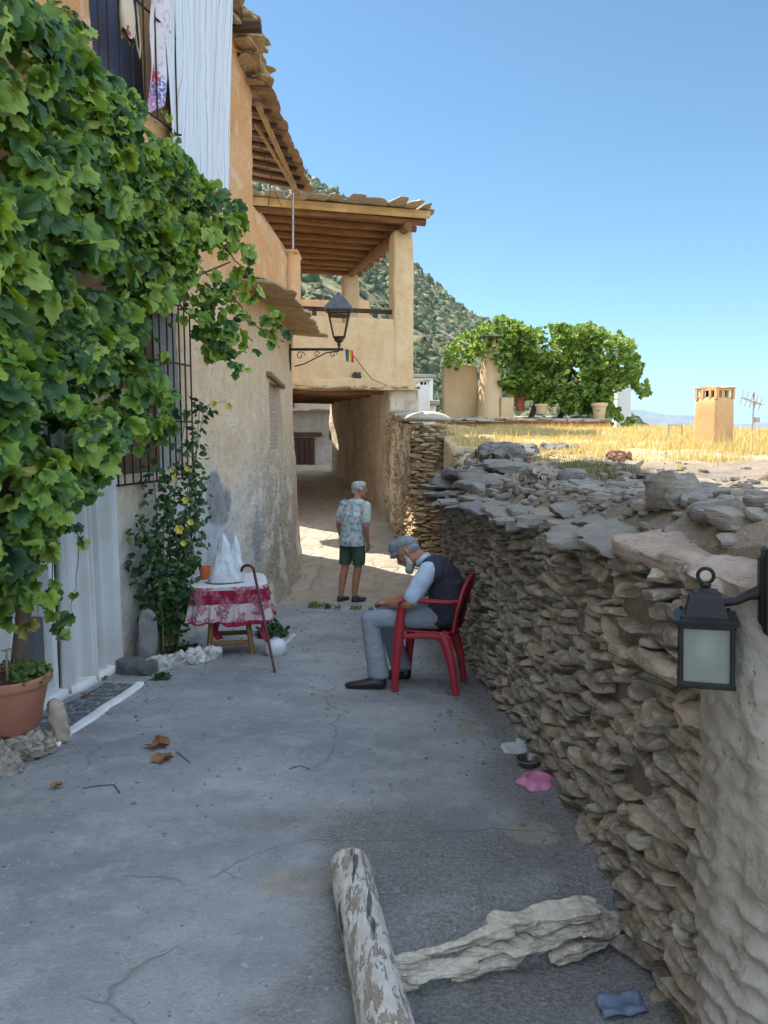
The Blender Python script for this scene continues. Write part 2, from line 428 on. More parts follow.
crk = k.ramp(k.voro(.55, 'DISTANCE_TO_EDGE', k.warp(.5, 1.8)), [(.0, 0.), (.0045, 1.)])
gate = k.ramp(k.noise(1.1, 2), [(.50, 0.), (.54, 1.)])
crk = k.math('MAXIMUM', crk, gate)
crk2 = k.math('MAXIMUM', k.ramp(k.voro(1.7, 'DISTANCE_TO_EDGE', k.warp(.35, 3.0)), [(.0, 0.), (.004, 1.)]), k.ramp(k.noise(1.7, 2), [(.38, 0.), (.40, 1.)]))
crk = k.math('MINIMUM', crk, crk2)
c = k.mix(k.math('MULTIPLY', k.math('SUBTRACT', 1.0, crk), .55), c, (.12, .115, .11))
c = k.mix(k.math('MULTIPLY', k.ramp(n4, [(.54, 0.), (.64, 1.)]), .5), c, (.12, .12, .12)); c = k.mix(k.math('MULTIPLY', k.ramp(k.noise(2.6, 8, .75), [(.50, 0.), (.60, 1.)]), .34), c, (.18, .18, .185)); c = k.mix(k.math('MULTIPLY', k.ramp(k.noise(30, 5, .75), [(.60, 0.), (.68, 1.)]), .6), c, (.50, .49, .46))
# rough stone paving on the slope
wv = k.warp(.25, 2.5); ve = k.voro(3.2, 'DISTANCE_TO_EDGE', k.mapping((1, .75, 1), co=wv)); vc = k.voro(3.2, 'F1', k.mapping((1, .75, 1), co=wv), 'Color')
pv = k.mix(k.ramp(k.sep(vc)[0], [(0, 0.), (1, 1.)]), (.44, .37, .285), (.36, .30, .23))
pv = k.mix(k.ramp(ve, [(.0, .30), (.035, 0.)]), pv, (.26, .21, .16)); pv = k.mix(k.math('MULTIPLY', k.ramp(n2, [(.42, 0.), (.60, 1.)]), .8), pv, (.43, .37, .29)); pv = k.mix(k.math('MULTIPLY', k.ramp(k.noise(3.3, 6, .7), [(.52, 0.), (.62, 1.)]), .55), pv, (.27, .22, .165))
c = k.mix(ap, c, pv)
nb = k.bump(n2, .014); nb = k.bump(n3, .006, prev=nb); nb = k.bump(n4, .0012, prev=nb); nb = k.bump(crk, .003, prev=nb)
pb = k.math('MULTIPLY', k.ramp(ve, [(0, 0.), (.12, 1.)]), ap); nb = k.bump(pb, .016, prev=nb)
rb = k.math('MULTIPLY', k.noise(34, 4, .7), ar); nb = k.bump(rb, .018, prev=nb)
M_STREET = k.done(c, .86, nb, .28)
street = mesh('street', V, F, M_STREET, attrs=dict(pave=pave, rough=rough, patch=patch)); tag(street, kind='structure')

# ------------------------------------------------------------- wide terrain: valley, near mountain, far ridges
SIL = np.array([(-900, 40), (-300, 70), (262, 160), (300, 168), (330, 190), (357, 210), (436, 288), (470, 314), (520, 342), (560, 368), (600, 396), (640, 424), (690, 458), (760, 492), (1100, 560), (2000, 600)], float)
def ratio(px, py):
    v = (512 - py) / FPX; cp, sp = math.cos(PITCH), math.sin(PITCH)
    return (-sp + v * cp) / (cp + v * sp)
def near_h(x, y):
    px = 384 + FPX * x / np.maximum(y, 1) ; D = 400.
    sil = np.interp(px, SIL[:, 0], SIL[:, 1]); hr = ratio(px, sil) * D
    P = np.stack([x / 60, y / 60, np.zeros_like(x)], 1)
    q = np.clip((y - 60) / (D - 60), 0, 1.0)
    base = -14 - 30 * sm((px - 520) / 300)
    h = base + (hr - base) * q ** 1.15 + 7 * fbm(P, 1.2, 4, 31) * q * (1 - q) * 2.2 + 1.2 * fbm(P, 6, 3, 33) * q
    h = np.where(y > D, hr - (y - D) * .55, h)
    return h
def far_h(x, y):
    px = 384 + FPX * x / np.maximum(y, 1); P = np.stack([px / 60, y / 3000, np.zeros_like(x)], 1)
    h = np.full_like(x, -200.)
    for (D, pts, s) in ((3200, [(-2000, 440), (560, 440), (640, 424), (700, 434), (768, 440), (1200, 430), (3000, 440)], 41), (6500, [(-2000, 405), (560, 400), (620, 406), (655, 411), (700, 417), (735, 422), (768, 421), (1000, 400), (3000, 400)], 43)):
        pts = np.array(pts, float); hr = ratio(px, np.interp(px, pts[:, 0], pts[:, 1])) * D + D * .0022 * fbm(P, 2.0, 4, s)
        q = 1 - np.abs(y - D) / (D * .32)
        h = np.maximum(h, -260 + (hr + 260) * np.clip(q, 0, 1) ** .8 + D * .006 * fbm(np.stack([x / (D * .08), y / (D * .08), 0 * x], 1), 1, 4, s + 5) * np.clip(q, 0, 1) * (1 - np.clip(q, 0, 1)) * 3)
    return h
def terr_h(x, y):
    h = np.where(y < 60, -14 + 0 * x, near_h(x, y)); f = sm((y - 900) / 900)
    h = np.maximum(h, -200 - 60 * f)
    return np.maximum(h, np.where(y > 1500, far_h(x, y), -1e9))
az = np.concatenate([np.linspace(-math.pi, -.75, 50)[:-1], np.linspace(-.75, .75, 420), np.linspace(.75, math.pi, 50)[1:]])
rr = np.concatenate([[.5], np.linspace(25, 60, 6), np.linspace(66, 430, 110), np.geomspace(445, 12000, 130)])
A, RR = np.meshgrid(az, rr, indexing='ij'); x = (RR * np.sin(A)).ravel(); y = (RR * np.cos(A)).ravel()
z = np.where(y > 20, terr_h(x, np.maximum(y, 1)), -14 - 0.02 * RR.ravel())
a, b = np.meshgrid(np.arange(len(az) - 1), np.arange(len(rr) - 1), indexing='ij'); q = (a * len(rr) + b).ravel(); n_ = len(rr)
F = np.stack([q, q + 1, q + n_ + 1, q + n_], 1)
k = NT('hillside_scrub')
n1 = k.noise(.02, 8, .65); n2 = k.noise(.25, 5, .7); n3 = k.noise(.0016, 8, .6)
c = k.mix(k.ramp(n1, [(.42, 0.), (.6, 1.)]), (.30, .225, .13), (.13, .135, .055))
c = k.mix(k.ramp(n2, [(.48, 0.), (.6, 1.)]), c, (.055, .075, .035)); c = k.mix(k.math('MULTIPLY', k.ramp(n3, [(.45, 0.), (.6, 1.)]), .5), c, (.09, .085, .06))
M_HILL = k.done(c, .95, k.bump(n2, 1.0), .1)
terrain = mesh('terrain', np.stack([x, y, z], 1), F, M_HILL); tag(terrain, kind='structure')

# woods on the near mountain: too many crowns to count
r = np.random.default_rng(5); n = 52000
px = r.uniform(235, 780, n); yy = 75 + 335 * r.random(n) ** .8; xx = (px - 384) / FPX * yy
dens = fbm(np.stack([xx / 45, yy / 45, 0 * xx], 1), 1, 3, 55); keep = dens * 1.3 + r.normal(size=n) * .32 > -.35
xx, yy, px = xx[keep], yy[keep], px[keep]; n = len(xx)
s = r.uniform(.55, 1.35, n) * np.where(r.random(n) < .12, 1.5, 1.0) * (0.75 + .6 * yy / 400)
C = np.stack([xx, yy, near_h(xx, yy) + s * .45], 1); H = np.stack([s, s, s * r.uniform(.75, 1.15, n)], 1)
V, F, rnd = rocks(C, H, None, 3, 2.2, 1, (.85, .95), .20, 11, .9)
M_WOOD = leaf_mat('mountain_scrub_leaves', [(0, (.055, .082, .018)), (.35, (.095, .13, .030)), (.6, (.15, .175, .048)), (.85, (.23, .22, .08)), (1, (.28, .20, .10))], 0.0, .3)
nt_ = M_WOOD.node_tree
woods = mesh('mountain_woods', V, F, M_WOOD, smooth=False, attrs=dict(rnd=rnd)); tag(woods, 'evergreen scrub and small trees covering the mountain slope beyond the village', 'woods', kind='stuff')
# tall poplars grove, paler, low on the slope behind the roofs
n = 260; px = r.uniform(412, 452, n); yy = r.uniform(95, 150, n); xx = (px - 384) / FPX * yy
s = r.uniform(.7, 1.2, n); C = np.stack([xx, yy, near_h(xx, yy) + 2.6], 1); H = np.stack([s, s, r.uniform(2.8, 4.6, n)], 1)
V, F, rnd = rocks(C, H, None, 4, 2.2, 3, (.75, .95), .18, 12, 1.2)
g2 = mesh('poplar_grove', V, F, M_WOOD, smooth=False, attrs=dict(rnd=rnd * .6)); tag(g2, 'grove of slim pale green trees at the foot of the mountain', 'woods', kind='stuff')

# hazy air: one closed box round everything
b = MB(); b.box((0, 3000, 20), (26000, 22000, 620)); hz = b.make('haze', None, None, False); tag(hz, 'thin blue summer haze in the valley air', 'haze', kind='stuff')
hm = bpy.data.materials.new('haze_air'); hm.use_nodes = True; t_ = hm.node_tree; t_.nodes.remove(t_.nodes['Principled BSDF']); pv_ = t_.nodes.new('ShaderNodeVolumePrincipled')
pv_.inputs['Color'].default_value = (.45, .66, 1, 1); pv_.inputs['Density'].default_value = 0.00010; pv_.inputs['Anisotropy'].default_value = .2
t_.links.new(pv_.outputs[0], t_.nodes['Material Output'].inputs['Volume']); hz.data.materials.append(hm)
SC.cycles.volume_bounces = 1
# ============================================================= LEFT HOUSE
M_ORANGE = plaster('ochre_plaster', (.64, .35, .16), (.68, .41, .21), (.40, .26, .17), .35, .005,
    [(3.3, 2.2, (.58, .46, .33)), (1.6, .2, (.50, .46, .40))])
def house_render():
    k = NT('house_render'); s_ = k.sep(); n1 = k.noise(1.1, 6, .62); n2 = k.noise(6, 6, .68); n3 = k.noise(40, 5, .65); z = s_[2]
    up = k.mix(k.ramp(n1, [(.38, 0.), (.62, 1.)]), (.62, .31, .13), (.66, .38, .19))
    mid = k.mix(k.ramp(n2, [(.38, 0.), (.62, 1.)]), (.62, .43, .26), (.66, .50, .34))
    low = k.mix(k.ramp(n2, [(.40, 0.), (.60, 1.)]), (.52, .49, .44), (.60, .55, .47))
    def zf(z0, z1): return k.math('ADD', k.math('DIVIDE', k.math('SUBTRACT', z, z0), z1 - z0), k.math('MULTIPLY', k.math('SUBTRACT', n1, .5), 2.0), True)
    c = k.mix(zf(3.4, 2.6), up, mid); c = k.mix(zf(1.5, .5), c, low)
    far = k.math('DIVIDE', k.math('SUBTRACT', s_[1], 8.6 - 6), 1.6, True); lowz = k.math('SUBTRACT', 1.0, k.math('DIVIDE', k.math('SUBTRACT', z, .2), 2.2, True))
    v = k.voro(5.2, 'DISTANCE_TO_EDGE', k.mapping((1, 1, 2.6), co=k.warp(.16, 4))); vc = k.voro(5.2, 'F1', k.mapping((1, 1, 2.6), co=k.warp(.16, 4)), 'Color')
    bare = k.math('MULTIPLY', k.math('MULTIPLY', far, lowz), k.ramp(k.noise(1.9, 5, .65), [(.40, 0.), (.52, 1.)]))
    st = k.mix(k.sep(vc)[0], (.44, .33, .22), (.56, .45, .32)); st = k.mix(k.ramp(v, [(0, .15), (.05, 0.)]), st, (.34, .25, .17)); c = k.mix(k.math('MULTIPLY', bare, .6), c, st)
    wp_ = k.warp(.45, 2.6)
    def blot(c, cen, ry, rz, colr, soft=.25):
        d = k.n.new('ShaderNodeVectorMath'); d.operation = 'DISTANCE'; m_ = k.n.new('ShaderNodeMapping'); m_.inputs['Scale'].default_value = (.01, 1 / ry, 1 / rz); k.link(wp_, m_.inputs['Vector'])
        k.link(m_.outputs[0], d.inputs[0]); d.inputs[1].default_value = (.01 * cen[0], (cen[1] + .22) / ry, (cen[2] + .22) / rz); return k.mix(k.ramp(d.outputs['Value'], [(1 - soft, 1.), (1.0, 0.)]), c, colr)
    c = blot(c, (.8, 1.9, .35), .85, .75, k.mix(k.ramp(n2, [(.4, 0.), (.6, 1.)]), (.50, .52, .54), (.40, .42, .44)), .3)
    c = blot(c, (.8, 2.28, .86), .34, .36, k.mix(k.ramp(n2, [(.4, 0.), (.6, 1.)]), (.20, .20, .20), (.29, .285, .28)), .2)
    c = blot(c, (.8, 1.72, .85), .09, .09, (.17, .17, .17), .2); c = blot(c, (.8, 3.5, .3), .16, .45, (.36, .37, .38), .3)
    drip = k.noise(2.4, 5, .6, k.mapping((2.5, 2.5, .3))); c = k.mix(k.math('MULTIPLY', k.ramp(drip, [(.52, 0.), (.68, 1.)]), .25), c, (.42, .28, .17))
    c = k.mix(k.math('MULTIPLY', k.ramp(k.noise(11, 6, .7), [(.55, 0.), (.64, 1.)]), .5), c, (.38, .27, .18)); c = k.mix(k.math('MULTIPLY', k.ramp(k.noise(3.2, 7, .7), [(.56, 0.), (.62, 1.)]), .4), c, (.68, .60, .50))
    pit = k.ramp(k.voro(20, 'F1', k.warp(.08, 9)), [(.06, 0.), (.20, 1.)]); c = k.mix(k.math('MULTIPLY', k.math('SUBTRACT', 1.0, pit), .4), c, (.27, .17, .10))
    nb = k.bump(n2, .03); nb = k.bump(n3, .008, prev=nb); nb = k.bump(pit, .006, prev=nb); nb = k.bump(k.math('MULTIPLY', k.ramp(v, [(0, 0.), (.15, 1.)]), bare), .004, prev=nb); nb = k.bump(k.math('MULTIPLY', k.noise(9, 6, .72, k.mapping((1, 1, 1.7))), bare), .10, prev=nb)
    return k.done(c, .92, nb, .1)
M_HOUSE = house_render()
M_WHITEWASH = plaster('whitewash', (.66, .65, .62), (.56, .55, .53), (.34, .33, .31), .3, .004)
M_WHITEPAINT = plaster('white_paint', (.78, .78, .78), (.68, .69, .70), (.42, .41, .39), .25, .002)
M_SLATE = stone_mat('slate', [(.20, .19, .17), (.27, .24, .20), (.17, .18, .19), (.33, .28, .21)], (.09, .085, .08))
M_DARKWOOD = wood_mat('dark_wood', (.10, .055, .032), (.05, .028, .018), axis='X')
M_IRON = simple('iron', (.028, .024, .022), (.06, .035, .022), 20, .55, .0008, 120, .4, .6)
M_VOID = simple('dark_interior', (.02, .017, .014), None, 5, .9, 0)
M_MORTAR = plaster('grey_mortar', (.27, .25, .22), (.20, .19, .175), (.11, .10, .095), .5, .006)

house = thing('village_house', 'ochre plastered village house hung with grapevine, with a white curtained doorway and barred windows', 'house', (-2.6, 6, 0))
# front wall surface with openings (y, z cells removed)
DOOR = (5.27, 6.22, -1, 1.75); WIN = (4.84, 5.17, .34, 1.9); GRW = (6.42, 7.52, 1.22, 2.72); UPW = (6.20, 7.35, 4.38, 5.95); BLK = (10.5, 11.55, 1.35, 2.28)
yl = sorted(set(np.round(np.concatenate([np.arange(-2, 4, .12), np.arange(4, 12.86, .045), [DOOR[0], DOOR[1], WIN[0], WIN[1], GRW[0], GRW[1], UPW[0], UPW[1], BLK[0], BLK[1], 12.87]]), 4)))
zl = sorted(set(np.round(np.concatenate([np.arange(-.9, 7.4, .05), [1.75, .34, 1.9, 1.22, 2.72, 4.38, 5.95, 1.35, 2.28]]), 4)))
yl = np.array(yl); zl = np.array(zl); Yg, Zg = np.meshgrid(yl, zl, indexing='ij')
def wall_off(Yv, Zv):
    P = np.stack([Yv * 0 + 3, Yv, Zv], 1)
    o = .035 * fbm(P, .7, 3, 61) + .012 * fbm(P, 3.5, 3, 62) + .004 * fbm(P, 14, 2, 63)
    gb = gbase(Yv)
    foot = np.clip(1 - (Zv - gb) / .9, 0, 1) ** 2
    fl = sm((Yv - 8.3) / .7) * (1 - .7 * sm((Yv - 12.0) / .8)) * foot * .16 * (1 + .5 * fbm(P, 2.5, 3, 64))
    low = sm((Yv - 7.9) / 1.5) * sm((2.2 - Zv) / 2.0) * .05
    return o + fl + low
def house_pt(Yv, Zv): return housex(Yv) + wall_off(np.asarray(Yv, float), np.asarray(Zv, float))
Xg = house_pt(Yg.ravel(), Zg.ravel())
V = np.stack([Xg, Yg.ravel(), Zg.ravel()], 1)
i, j = np.meshgrid(np.arange(len(yl) - 1), np.arange(len(zl) - 1), indexing='ij'); i = i.ravel(); j = j.ravel(); nz_ = len(zl)
yc = (yl[i] + yl[i + 1]) / 2; zc = (zl[j] + zl[j + 1]) / 2
keep = np.ones(len(i), bool)
for (y0, y1, z0, z1) in (DOOR, WIN, GRW, UPW, BLK): keep &= ~((yc > y0) & (yc < y1) & (zc > z0) & (zc < z1))
# wall tops: tall block until y 9.9, terrace parapet after it
top = np.where(yc < 9.9, 6.55, np.interp(yc, [9.9, 11.9, 12.9, 13.8], [4.42, 4.30, 4.25, 4.22]))
keep &= zc < top
# terrace building is a part of its own: split at z 3.22 for y > 9.9
a = (i * nz_ + j)[keep]; F = np.stack([a, a + nz_, a + nz_ + 1, a + 1], 1)
mesh('front_wall', V, F, M_HOUSE, house, W=True)
# body behind the wall (gives thickness, side returns and the shadow-casting mass)
b = MB()
b.prism([(housex(y_) - .32, y_) for y_ in (-2, 2.5, 4.8, 6.4, 7.3, 8.5, 9.88)] + [(-7, 9.88), (-7, -2)], 2.95, 3.2)
b.prism([(housex(y_) - .30, y_) for y_ in (-2, 2.5, 4.8, 6.4, 7.3, 8.5, 9.88)] + [(-6.9, 9.88), (-6.9, -2)], 6.0, 6.5)
b.box((-4.55, 9.78, 3.0), (5.3, .2, 7.0)); b.box((-7, 4, 3), (.3, 12, 7.6)); b.box((-4.9, -2, 3), (4.4, .2, 7.6))
b.prism([(housex(9.92) - .1, 9.92), (housex(12) - .1, 12), (housex(12.85) - .1, 12.85), (-5, 12.85), (-5, 9.92)], 3.05, 3.22)
b.make('inner_walls', M_WHITEWASH, house, False, W=True)
e = MB()
for (y0, y1, z0, z1) in ((9.82, 9.9, 3.2, 6.55), (12.85, 12.89, -.9, 4.22)):
    zz = np.linspace(z0, z1, 60); xo = house_pt(np.full(60, min(y1, 12.87)), zz)
    Vv = []; 
    for q in range(60): Vv += [(xo[q], y1 - .002, zz[q]), (xo[q] - 2.2, y1 - .002, zz[q])]
    e.add(Vv, [(2 * q, 2 * q + 1, 2 * q + 3, 2 * q + 2) for q in range(59)])
# parapet thickness top
yy_ = np.linspace(9.9, 12.85, 40); tz = np.interp(yy_, [9.9, 11.9, 12.9, 13.8], [4.42, 4.30, 4.25, 4.22]) - .02; xo = house_pt(yy_, tz)
Vv = []
for q in range(40): Vv += [(xo[q], yy_[q], tz[q]), (xo[q] - .26, yy_[q], tz[q] + .02), (xo[q] - .26, yy_[q], 3.2)]
Fv = []
for q in range(39): Fv += [(3 * q, 3 * q + 3, 3 * q + 4, 3 * q + 1), (3 * q + 1, 3 * q + 4, 3 * q + 5, 3 * q + 2)]
e.add(Vv, Fv)
e.make('side_wall', M_ORANGE, house, W=True)
# reveals of the openings
def reveal(opening, depth, m, nm, back=None, backm=None):
    y0, y1, z0, z1 = opening; e = MB(); N = 6
    z0 = max(z0, float(gbase((y0 + y1) / 2)) - .05)
    def P(y_, z_, d): return (float(house_pt([y_], [z_])[0]) - d, y_, z_)
    for (ya, yb, za, zb) in ((y0, y0, z0, z1), (y1, y1, z0, z1), (y0, y1, z1, z1), (y0, y1, z0, z0)):
        for q in range(N):
            t0, t1 = q / N, (q + 1) / N
            A = (ya + (yb - ya) * t0, za + (zb - za) * t0); B = (ya + (yb - ya) * t1, za + (zb - za) * t1)
            e.quad(P(*A, -.0), P(*B, -.0), P(*B, depth), P(*A, depth))
    o = e.make(nm, m, house, False, W=True)
    if backm:
        e = MB(); e.quad(P(y0, z0, depth), P(y1, z0, depth), P(y1, z1, depth), P(y0, z1, depth)); e.make(back, backm, o, False, W=True)
    return o
reveal(DOOR, .5, M_WHITEPAINT, 'door_frame', 'doorway', M_VOID)
reveal(GRW, .22, M_WHITEWASH, 'window', 'shutter', wood_mat('brown_shutter', (.16, .085, .05), (.09, .05, .03), axis='Z'))
wr = reveal(WIN, .18, M_WHITEPAINT, 'window', 'pane', simple('dark_glass', (.02, .015, .015), None, 5, .15, 0, spec=.5))
M_CHEV = NT('window_mesh_screen')
k = M_CHEV; s_ = k.sep(); zz = k.math('MULTIPLY', k.math('ABSOLUTE', k.math('SUBTRACT', k.math('FRACT', k.math('MULTIPLY', s_[1], 14.0)), .5)), .05)
st = k.math('FRACT', k.math('MULTIPLY', k.math('ADD', s_[2], zz), 44.0))
k.done(k.mix(k.ramp(st, [(.3, 0.), (.5, 1.)]), (.030, .035, .07), (.10, .11, .17)), .6)
reveal(UPW, .2, M_ORANGE, 'window', 'pane', k.m)
# blocked-up brick niche
rv = reveal(BLK, .09, M_ORANGE, 'window')
k = NT('infill_brick'); br = k.n.new('ShaderNodeTexBrick'); br.inputs['Scale'].default_value = 1.0
for nm_, v_ in (('Brick Width', .24), ('Row Height', .055), ('Mortar Size', .012)): br.inputs[nm_].default_value = v_
mp = k.mapping((1, 1, 1), (R(90), 0, R(90)), co=k.warp(.015, 6)); k.link(mp, br.inputs['Vector'])
sx = k.sep(k.warp(.015, 6)); cb = k.n.new('ShaderNodeCombineXYZ'); k.link(sx[1], cb.inputs[0]); k.link(sx[2], cb.inputs[1]); k.link(cb.outputs[0], br.inputs['Vector'])
br.inputs['Color1'].default_value = (.40, .27, .18, 1); br.inputs['Color2'].default_value = (.48, .34, .23, 1); br.inputs['Mortar'].default_value = (.34, .27, .20, 1)
M_BRICK = k.done(br.outputs['Color'], .9, k.bump(br.outputs['Fac'], -.02, prev=k.bump(k.noise(30), .004)))
P_, F_ = grid(12, 16, lambda u, v: np.stack([house_pt(BLK[0] + u * (BLK[1] - BLK[0]), BLK[2] + v * (BLK[3] - BLK[2])) - .075, BLK[0] + u * (BLK[1] - BLK[0]), BLK[2] + v * (BLK[3] - BLK[2])], 1))
mesh('brick_infill', P_, F_, M_BRICK, rv, W=True)
b = MB(); b.box((float(house_pt([11.0], [2.3])[0]) + .0, 11.05, 2.325), (.14, 1.45, .07), rot=Matrix.Rotation(-.06, 3, 'X'), bev=.02); b.make('lintel', wood_mat('weathered_lintel', (.30, .19, .12), (.20, .12, .08), axis='Y'), rv, W=True)

# iron grilles
def grille(name, y0, y1, z0, z1, out, nb, nh, parent, rad=.008, belly=0.0):
    g = MB(); ys_ = np.linspace(y0, y1, nb)
    for y_ in ys_:
        x_ = float(house_pt([y_], [(z0 + z1) / 2])[0]) + out
        g.tube([(x_, y_, z0), (x_, y_, z1)], rad, 6)
    for z_ in np.linspace(z0, z1, nh):
        g.tube([(float(house_pt([y_], [(z0 + z1) / 2])[0]) + out, y_, z_) for y_ in np.linspace(y0 - .01, y1 + .01, 7)], rad * 1.2, 6)
    for y_ in (y0, y1):
        for z_ in (z0, z1):
            x_ = float(house_pt([y_], [z_])[0]); g.tube([(x_ - .05, y_, z_), (x_ + out, y_, z_)], rad * 1.2, 6)
    return g.make(name, M_IRON, parent, W=True)
grille('window_grille', 6.33, 7.60, 1.16, 2.78, .08, 12, 4, house)
grille('window_grille', 6.15, 7.40, 4.32, 6.0, .10, 8, 3, house)
# cement patch and flaking spots at the wall foot
def wall_patch(name, yc_, zc_, ry, rz, m, seed, parent, off=.006):
    n = 40; P = []; 
    def f(u, v):
        th = u * 2 * math.pi; rad = v; n_ = 1 + .28 * fbm(np.stack([np.cos(th) * 1.5, np.sin(th) * 1.5, 0 * th + seed], 1), 1.6, 3, seed)
        y_ = yc_ + ry * rad * n_ * np.cos(th); z_ = zc_ + rz * rad * n_ * np.sin(th)
        return np.stack([house_pt(y_, z_) + off * (1 - v ** 6) - .004, y_, z_], 1)
    P, F = grid(n, 12, f); return mesh(name, P, F, m, parent, W=True)
M_CEM = plaster('dark_cement', (.17, .17, .17), (.12, .12, .125), (.07, .07, .07), .5, .01)
M_LIME = plaster('lime_repair', (.52, .53, .54), (.46, .47, .48), (.30, .30, .30), .3, .004)

# slate eave over the passage and along the terrace, roof edge on top
def slab_row(y0, y1, n, zf, out, th, seed, xoff=0.0, wid=.5, tilt=.12):
    r = np.random.default_rng(seed); yc_ = np.linspace(y0, y1, n) + r.normal(size=n) * .03
    C = np.stack([housex(yc_) + xoff + r.uniform(-.03, .03, n), yc_, zf(yc_) + r.uniform(-.012, .012, n)], 1)
    H = np.stack([np.full(n, out) * r.uniform(.85, 1.1, n), np.full(n, wid / 2) * r.uniform(.8, 1.3, n), np.full(n, th) * r.uniform(.7, 1.3, n)], 1)
    return rocks(C, H, frames(r.normal(size=n) * .08, np.full(n, tilt), r.normal(size=n) * .03), 4, 7, 5, (.8, 1.0), .10, seed)
V, F, rn = slab_row(9.3, 12.8, 9, lambda y_: np.interp(y_, [9.3, 13.6], [3.32, 3.18]), .34, .022, 71, .18, .66, .10)
V2, F2, rn2 = slab_row(9.3, 12.8, 8, lambda y_: np.interp(y_, [9.3, 13.6], [3.36, 3.22]), .26, .02, 72, .12, .7, .10)
M_TILE = stone_mat('ochre_slate', [(.42, .30, .18), (.50, .37, .23), (.36, .27, .18)], (.20, .14, .09))
mesh('slate_eave', np.concatenate([V, V2]), np.concatenate([F, F2 + len(V)]), M_TILE, house, W=True, attrs=dict(rnd=np.concatenate([rn, rn2])))
# ragged masonry cornice of the tall block
r = np.random.default_rng(77); n = 80; yc_ = r.uniform(8.0, 10.05, n); zc_ = np.interp(yc_, [8, 9.2, 9.7, 10.1], [6.45, 6.25, 6.1, 5.75]) + r.uniform(-.28, .25, n)
C = np.stack([housex(np.minimum(yc_, 9.9)) + r.uniform(-.08, .09, n), yc_, zc_], 1); H = np.stack([r.uniform(.09, .20, n), r.uniform(.16, .38, n), r.uniform(.014, .034, n)], 1)
V, F, rn = rocks(C, H, frames(r.normal(size=n) * .3, r.normal(size=n) * .2), 6, 7, 8, (.62, .95), .14, 78, 18)
mesh('cornice', V, F, M_TILE, house, W=True, attrs=dict(rnd=rn))
b = MB(); zt = np.array([6.5])
b.prism([(housex(y_) + .12, y_) for y_ in (-2, 2.5, 4.8, 6.4, 7.3, 8.5, 9.2)] + [(-7.2, 9.2), (-7.2, -2)], 6.56, 6.78); b.make('roof', M_TILE, house, False, W=True, attrs=None)
p_ = pt(243, 27, 8.9); b = MB(); b.box((p_[0] - .05, 8.9, p_[2]), (.5, .10, .09), bev=.01); b.make('beam_end', M_DARKWOOD, house, W=True)
# terrace awning of tiles over poles
aw = MB(); r = np.random.default_rng(80)
Wd = wood_mat('terrace_pole', (.42, .27, .13), (.28, .17, .09), axis='Y')
M_AWN = stone_mat('awning_tile', [(.26, .17, .11), (.34, .22, .14), (.21, .14, .10)], (.10, .07, .05))
AZ0, AZ1 = 5.66, 5.62
C = []; H = []; 
for row in range(12):
    y_ = 9.95 + row * .31
    for c_ in range(8):
        C.append((housex(y_) + .10 - c_ * .27 + r.uniform(-.02, .02), y_, np.interp(y_, [9.9, 13.7], [AZ0 + .04, AZ1]) + .05 + c_ * .05 + r.uniform(-.01, .01))); H.append((.17, .20, .016))
C = np.array(C); n = len(C)
V, F, rn = rocks(C, H, frames(r.normal(size=n) * .05, np.full(n, .18)), 3, 7, 3, (.85, 1.), .08, 81)
awn = mesh('awning', V, F, M_AWN, house, W=True, attrs=dict(rnd=rn))
for y_ in np.linspace(10.2, 13.2, 8):
    b = MB(); b.tube([(housex(y_) + .16, y_, 5.62), (housex(y_) - 1.0, y_, 5.84), (housex(y_) - 2.1, y_, 6.02)], .035, 7); b.make('rafter', M_DARKWOOD, awn, W=True)
b = MB(); b.tube([(housex(9.95) + .04, 9.95, 5.62), (housex(12) + .03, 12, 5.60), (housex(13.4) + .03, 13.4, 5.56)], .04, 8); b.make('edge_pole', Wd, awn, W=True)
M_GALV = simple('galvanised_pipe', (.45, .42, .38), (.35, .28, .22), 12, .45, .0005, 90, .5, .7)
p1 = pt(293, 255, 12.9); p0 = pt(293, 190, 12.9)
b = MB(); b.tube([(p1[0], 12.9, p1[2] - .1), (p0[0], 12.9, p0[2])], .018, 8); b.make('awning_post', M_GALV, house, W=True)
q0 = pt(262, 134, 11.0); q1 = pt(295, 190, 12.9); b = MB(); b.tube([q0 - (.25, .25, 0) + (0, 0, .35), q0, q1], .032, 8); b.make('awning_brace', Wd, house, W=True)
q0 = pt(258, 218, 11.2); q1 = pt(289, 264, 12.7); b = MB(); b.tube([q0, (q0 + q1) / 2 + (.0, 0, .01), q1], .085, 10); b.make('terrace_rail', wood_mat('pale_log', (.50, .33, .19), (.36, .23, .13), axis='Y'), house, W=True)
c0 = pt(297, 255, 12.56)
V, F = grid(16, 30, lambda u, v: np.stack([housex(12.85) + .02 + .13 * np.cos(u * 2 * math.pi) * 1.1, 12.56 + .28 * np.sin(u * 2 * math.pi), 3.25 + v * (c0[2] - 3.25) + .02 * fbm(np.stack([u * 3, v * 3, u], 1), 1, 2, 3)], 1))
mesh('terrace_pier', V, F, M_ORANGE, house, W=True)
b = MB(); b.box((housex(12.56) + .02, 12.56, c0[2]), (.30, .58, .05), bev=.02); b.make('pier_cap', M_ORANGE, house, W=True)
# wall wires
b = MB(); 
for (a_, c_) in (((252, 120, 9.95), (292, 232, 12.85)), ((272, 175, 11.3), (262, 240, 10.4))):
    A_ = pt(*a_); B_ = pt(*c_); b.tube([A_, (A_ * .5 + B_ * .5) + (0, 0, -.1), B_], .005, 4)
b.make('cable', M_IRON, house, W=True)

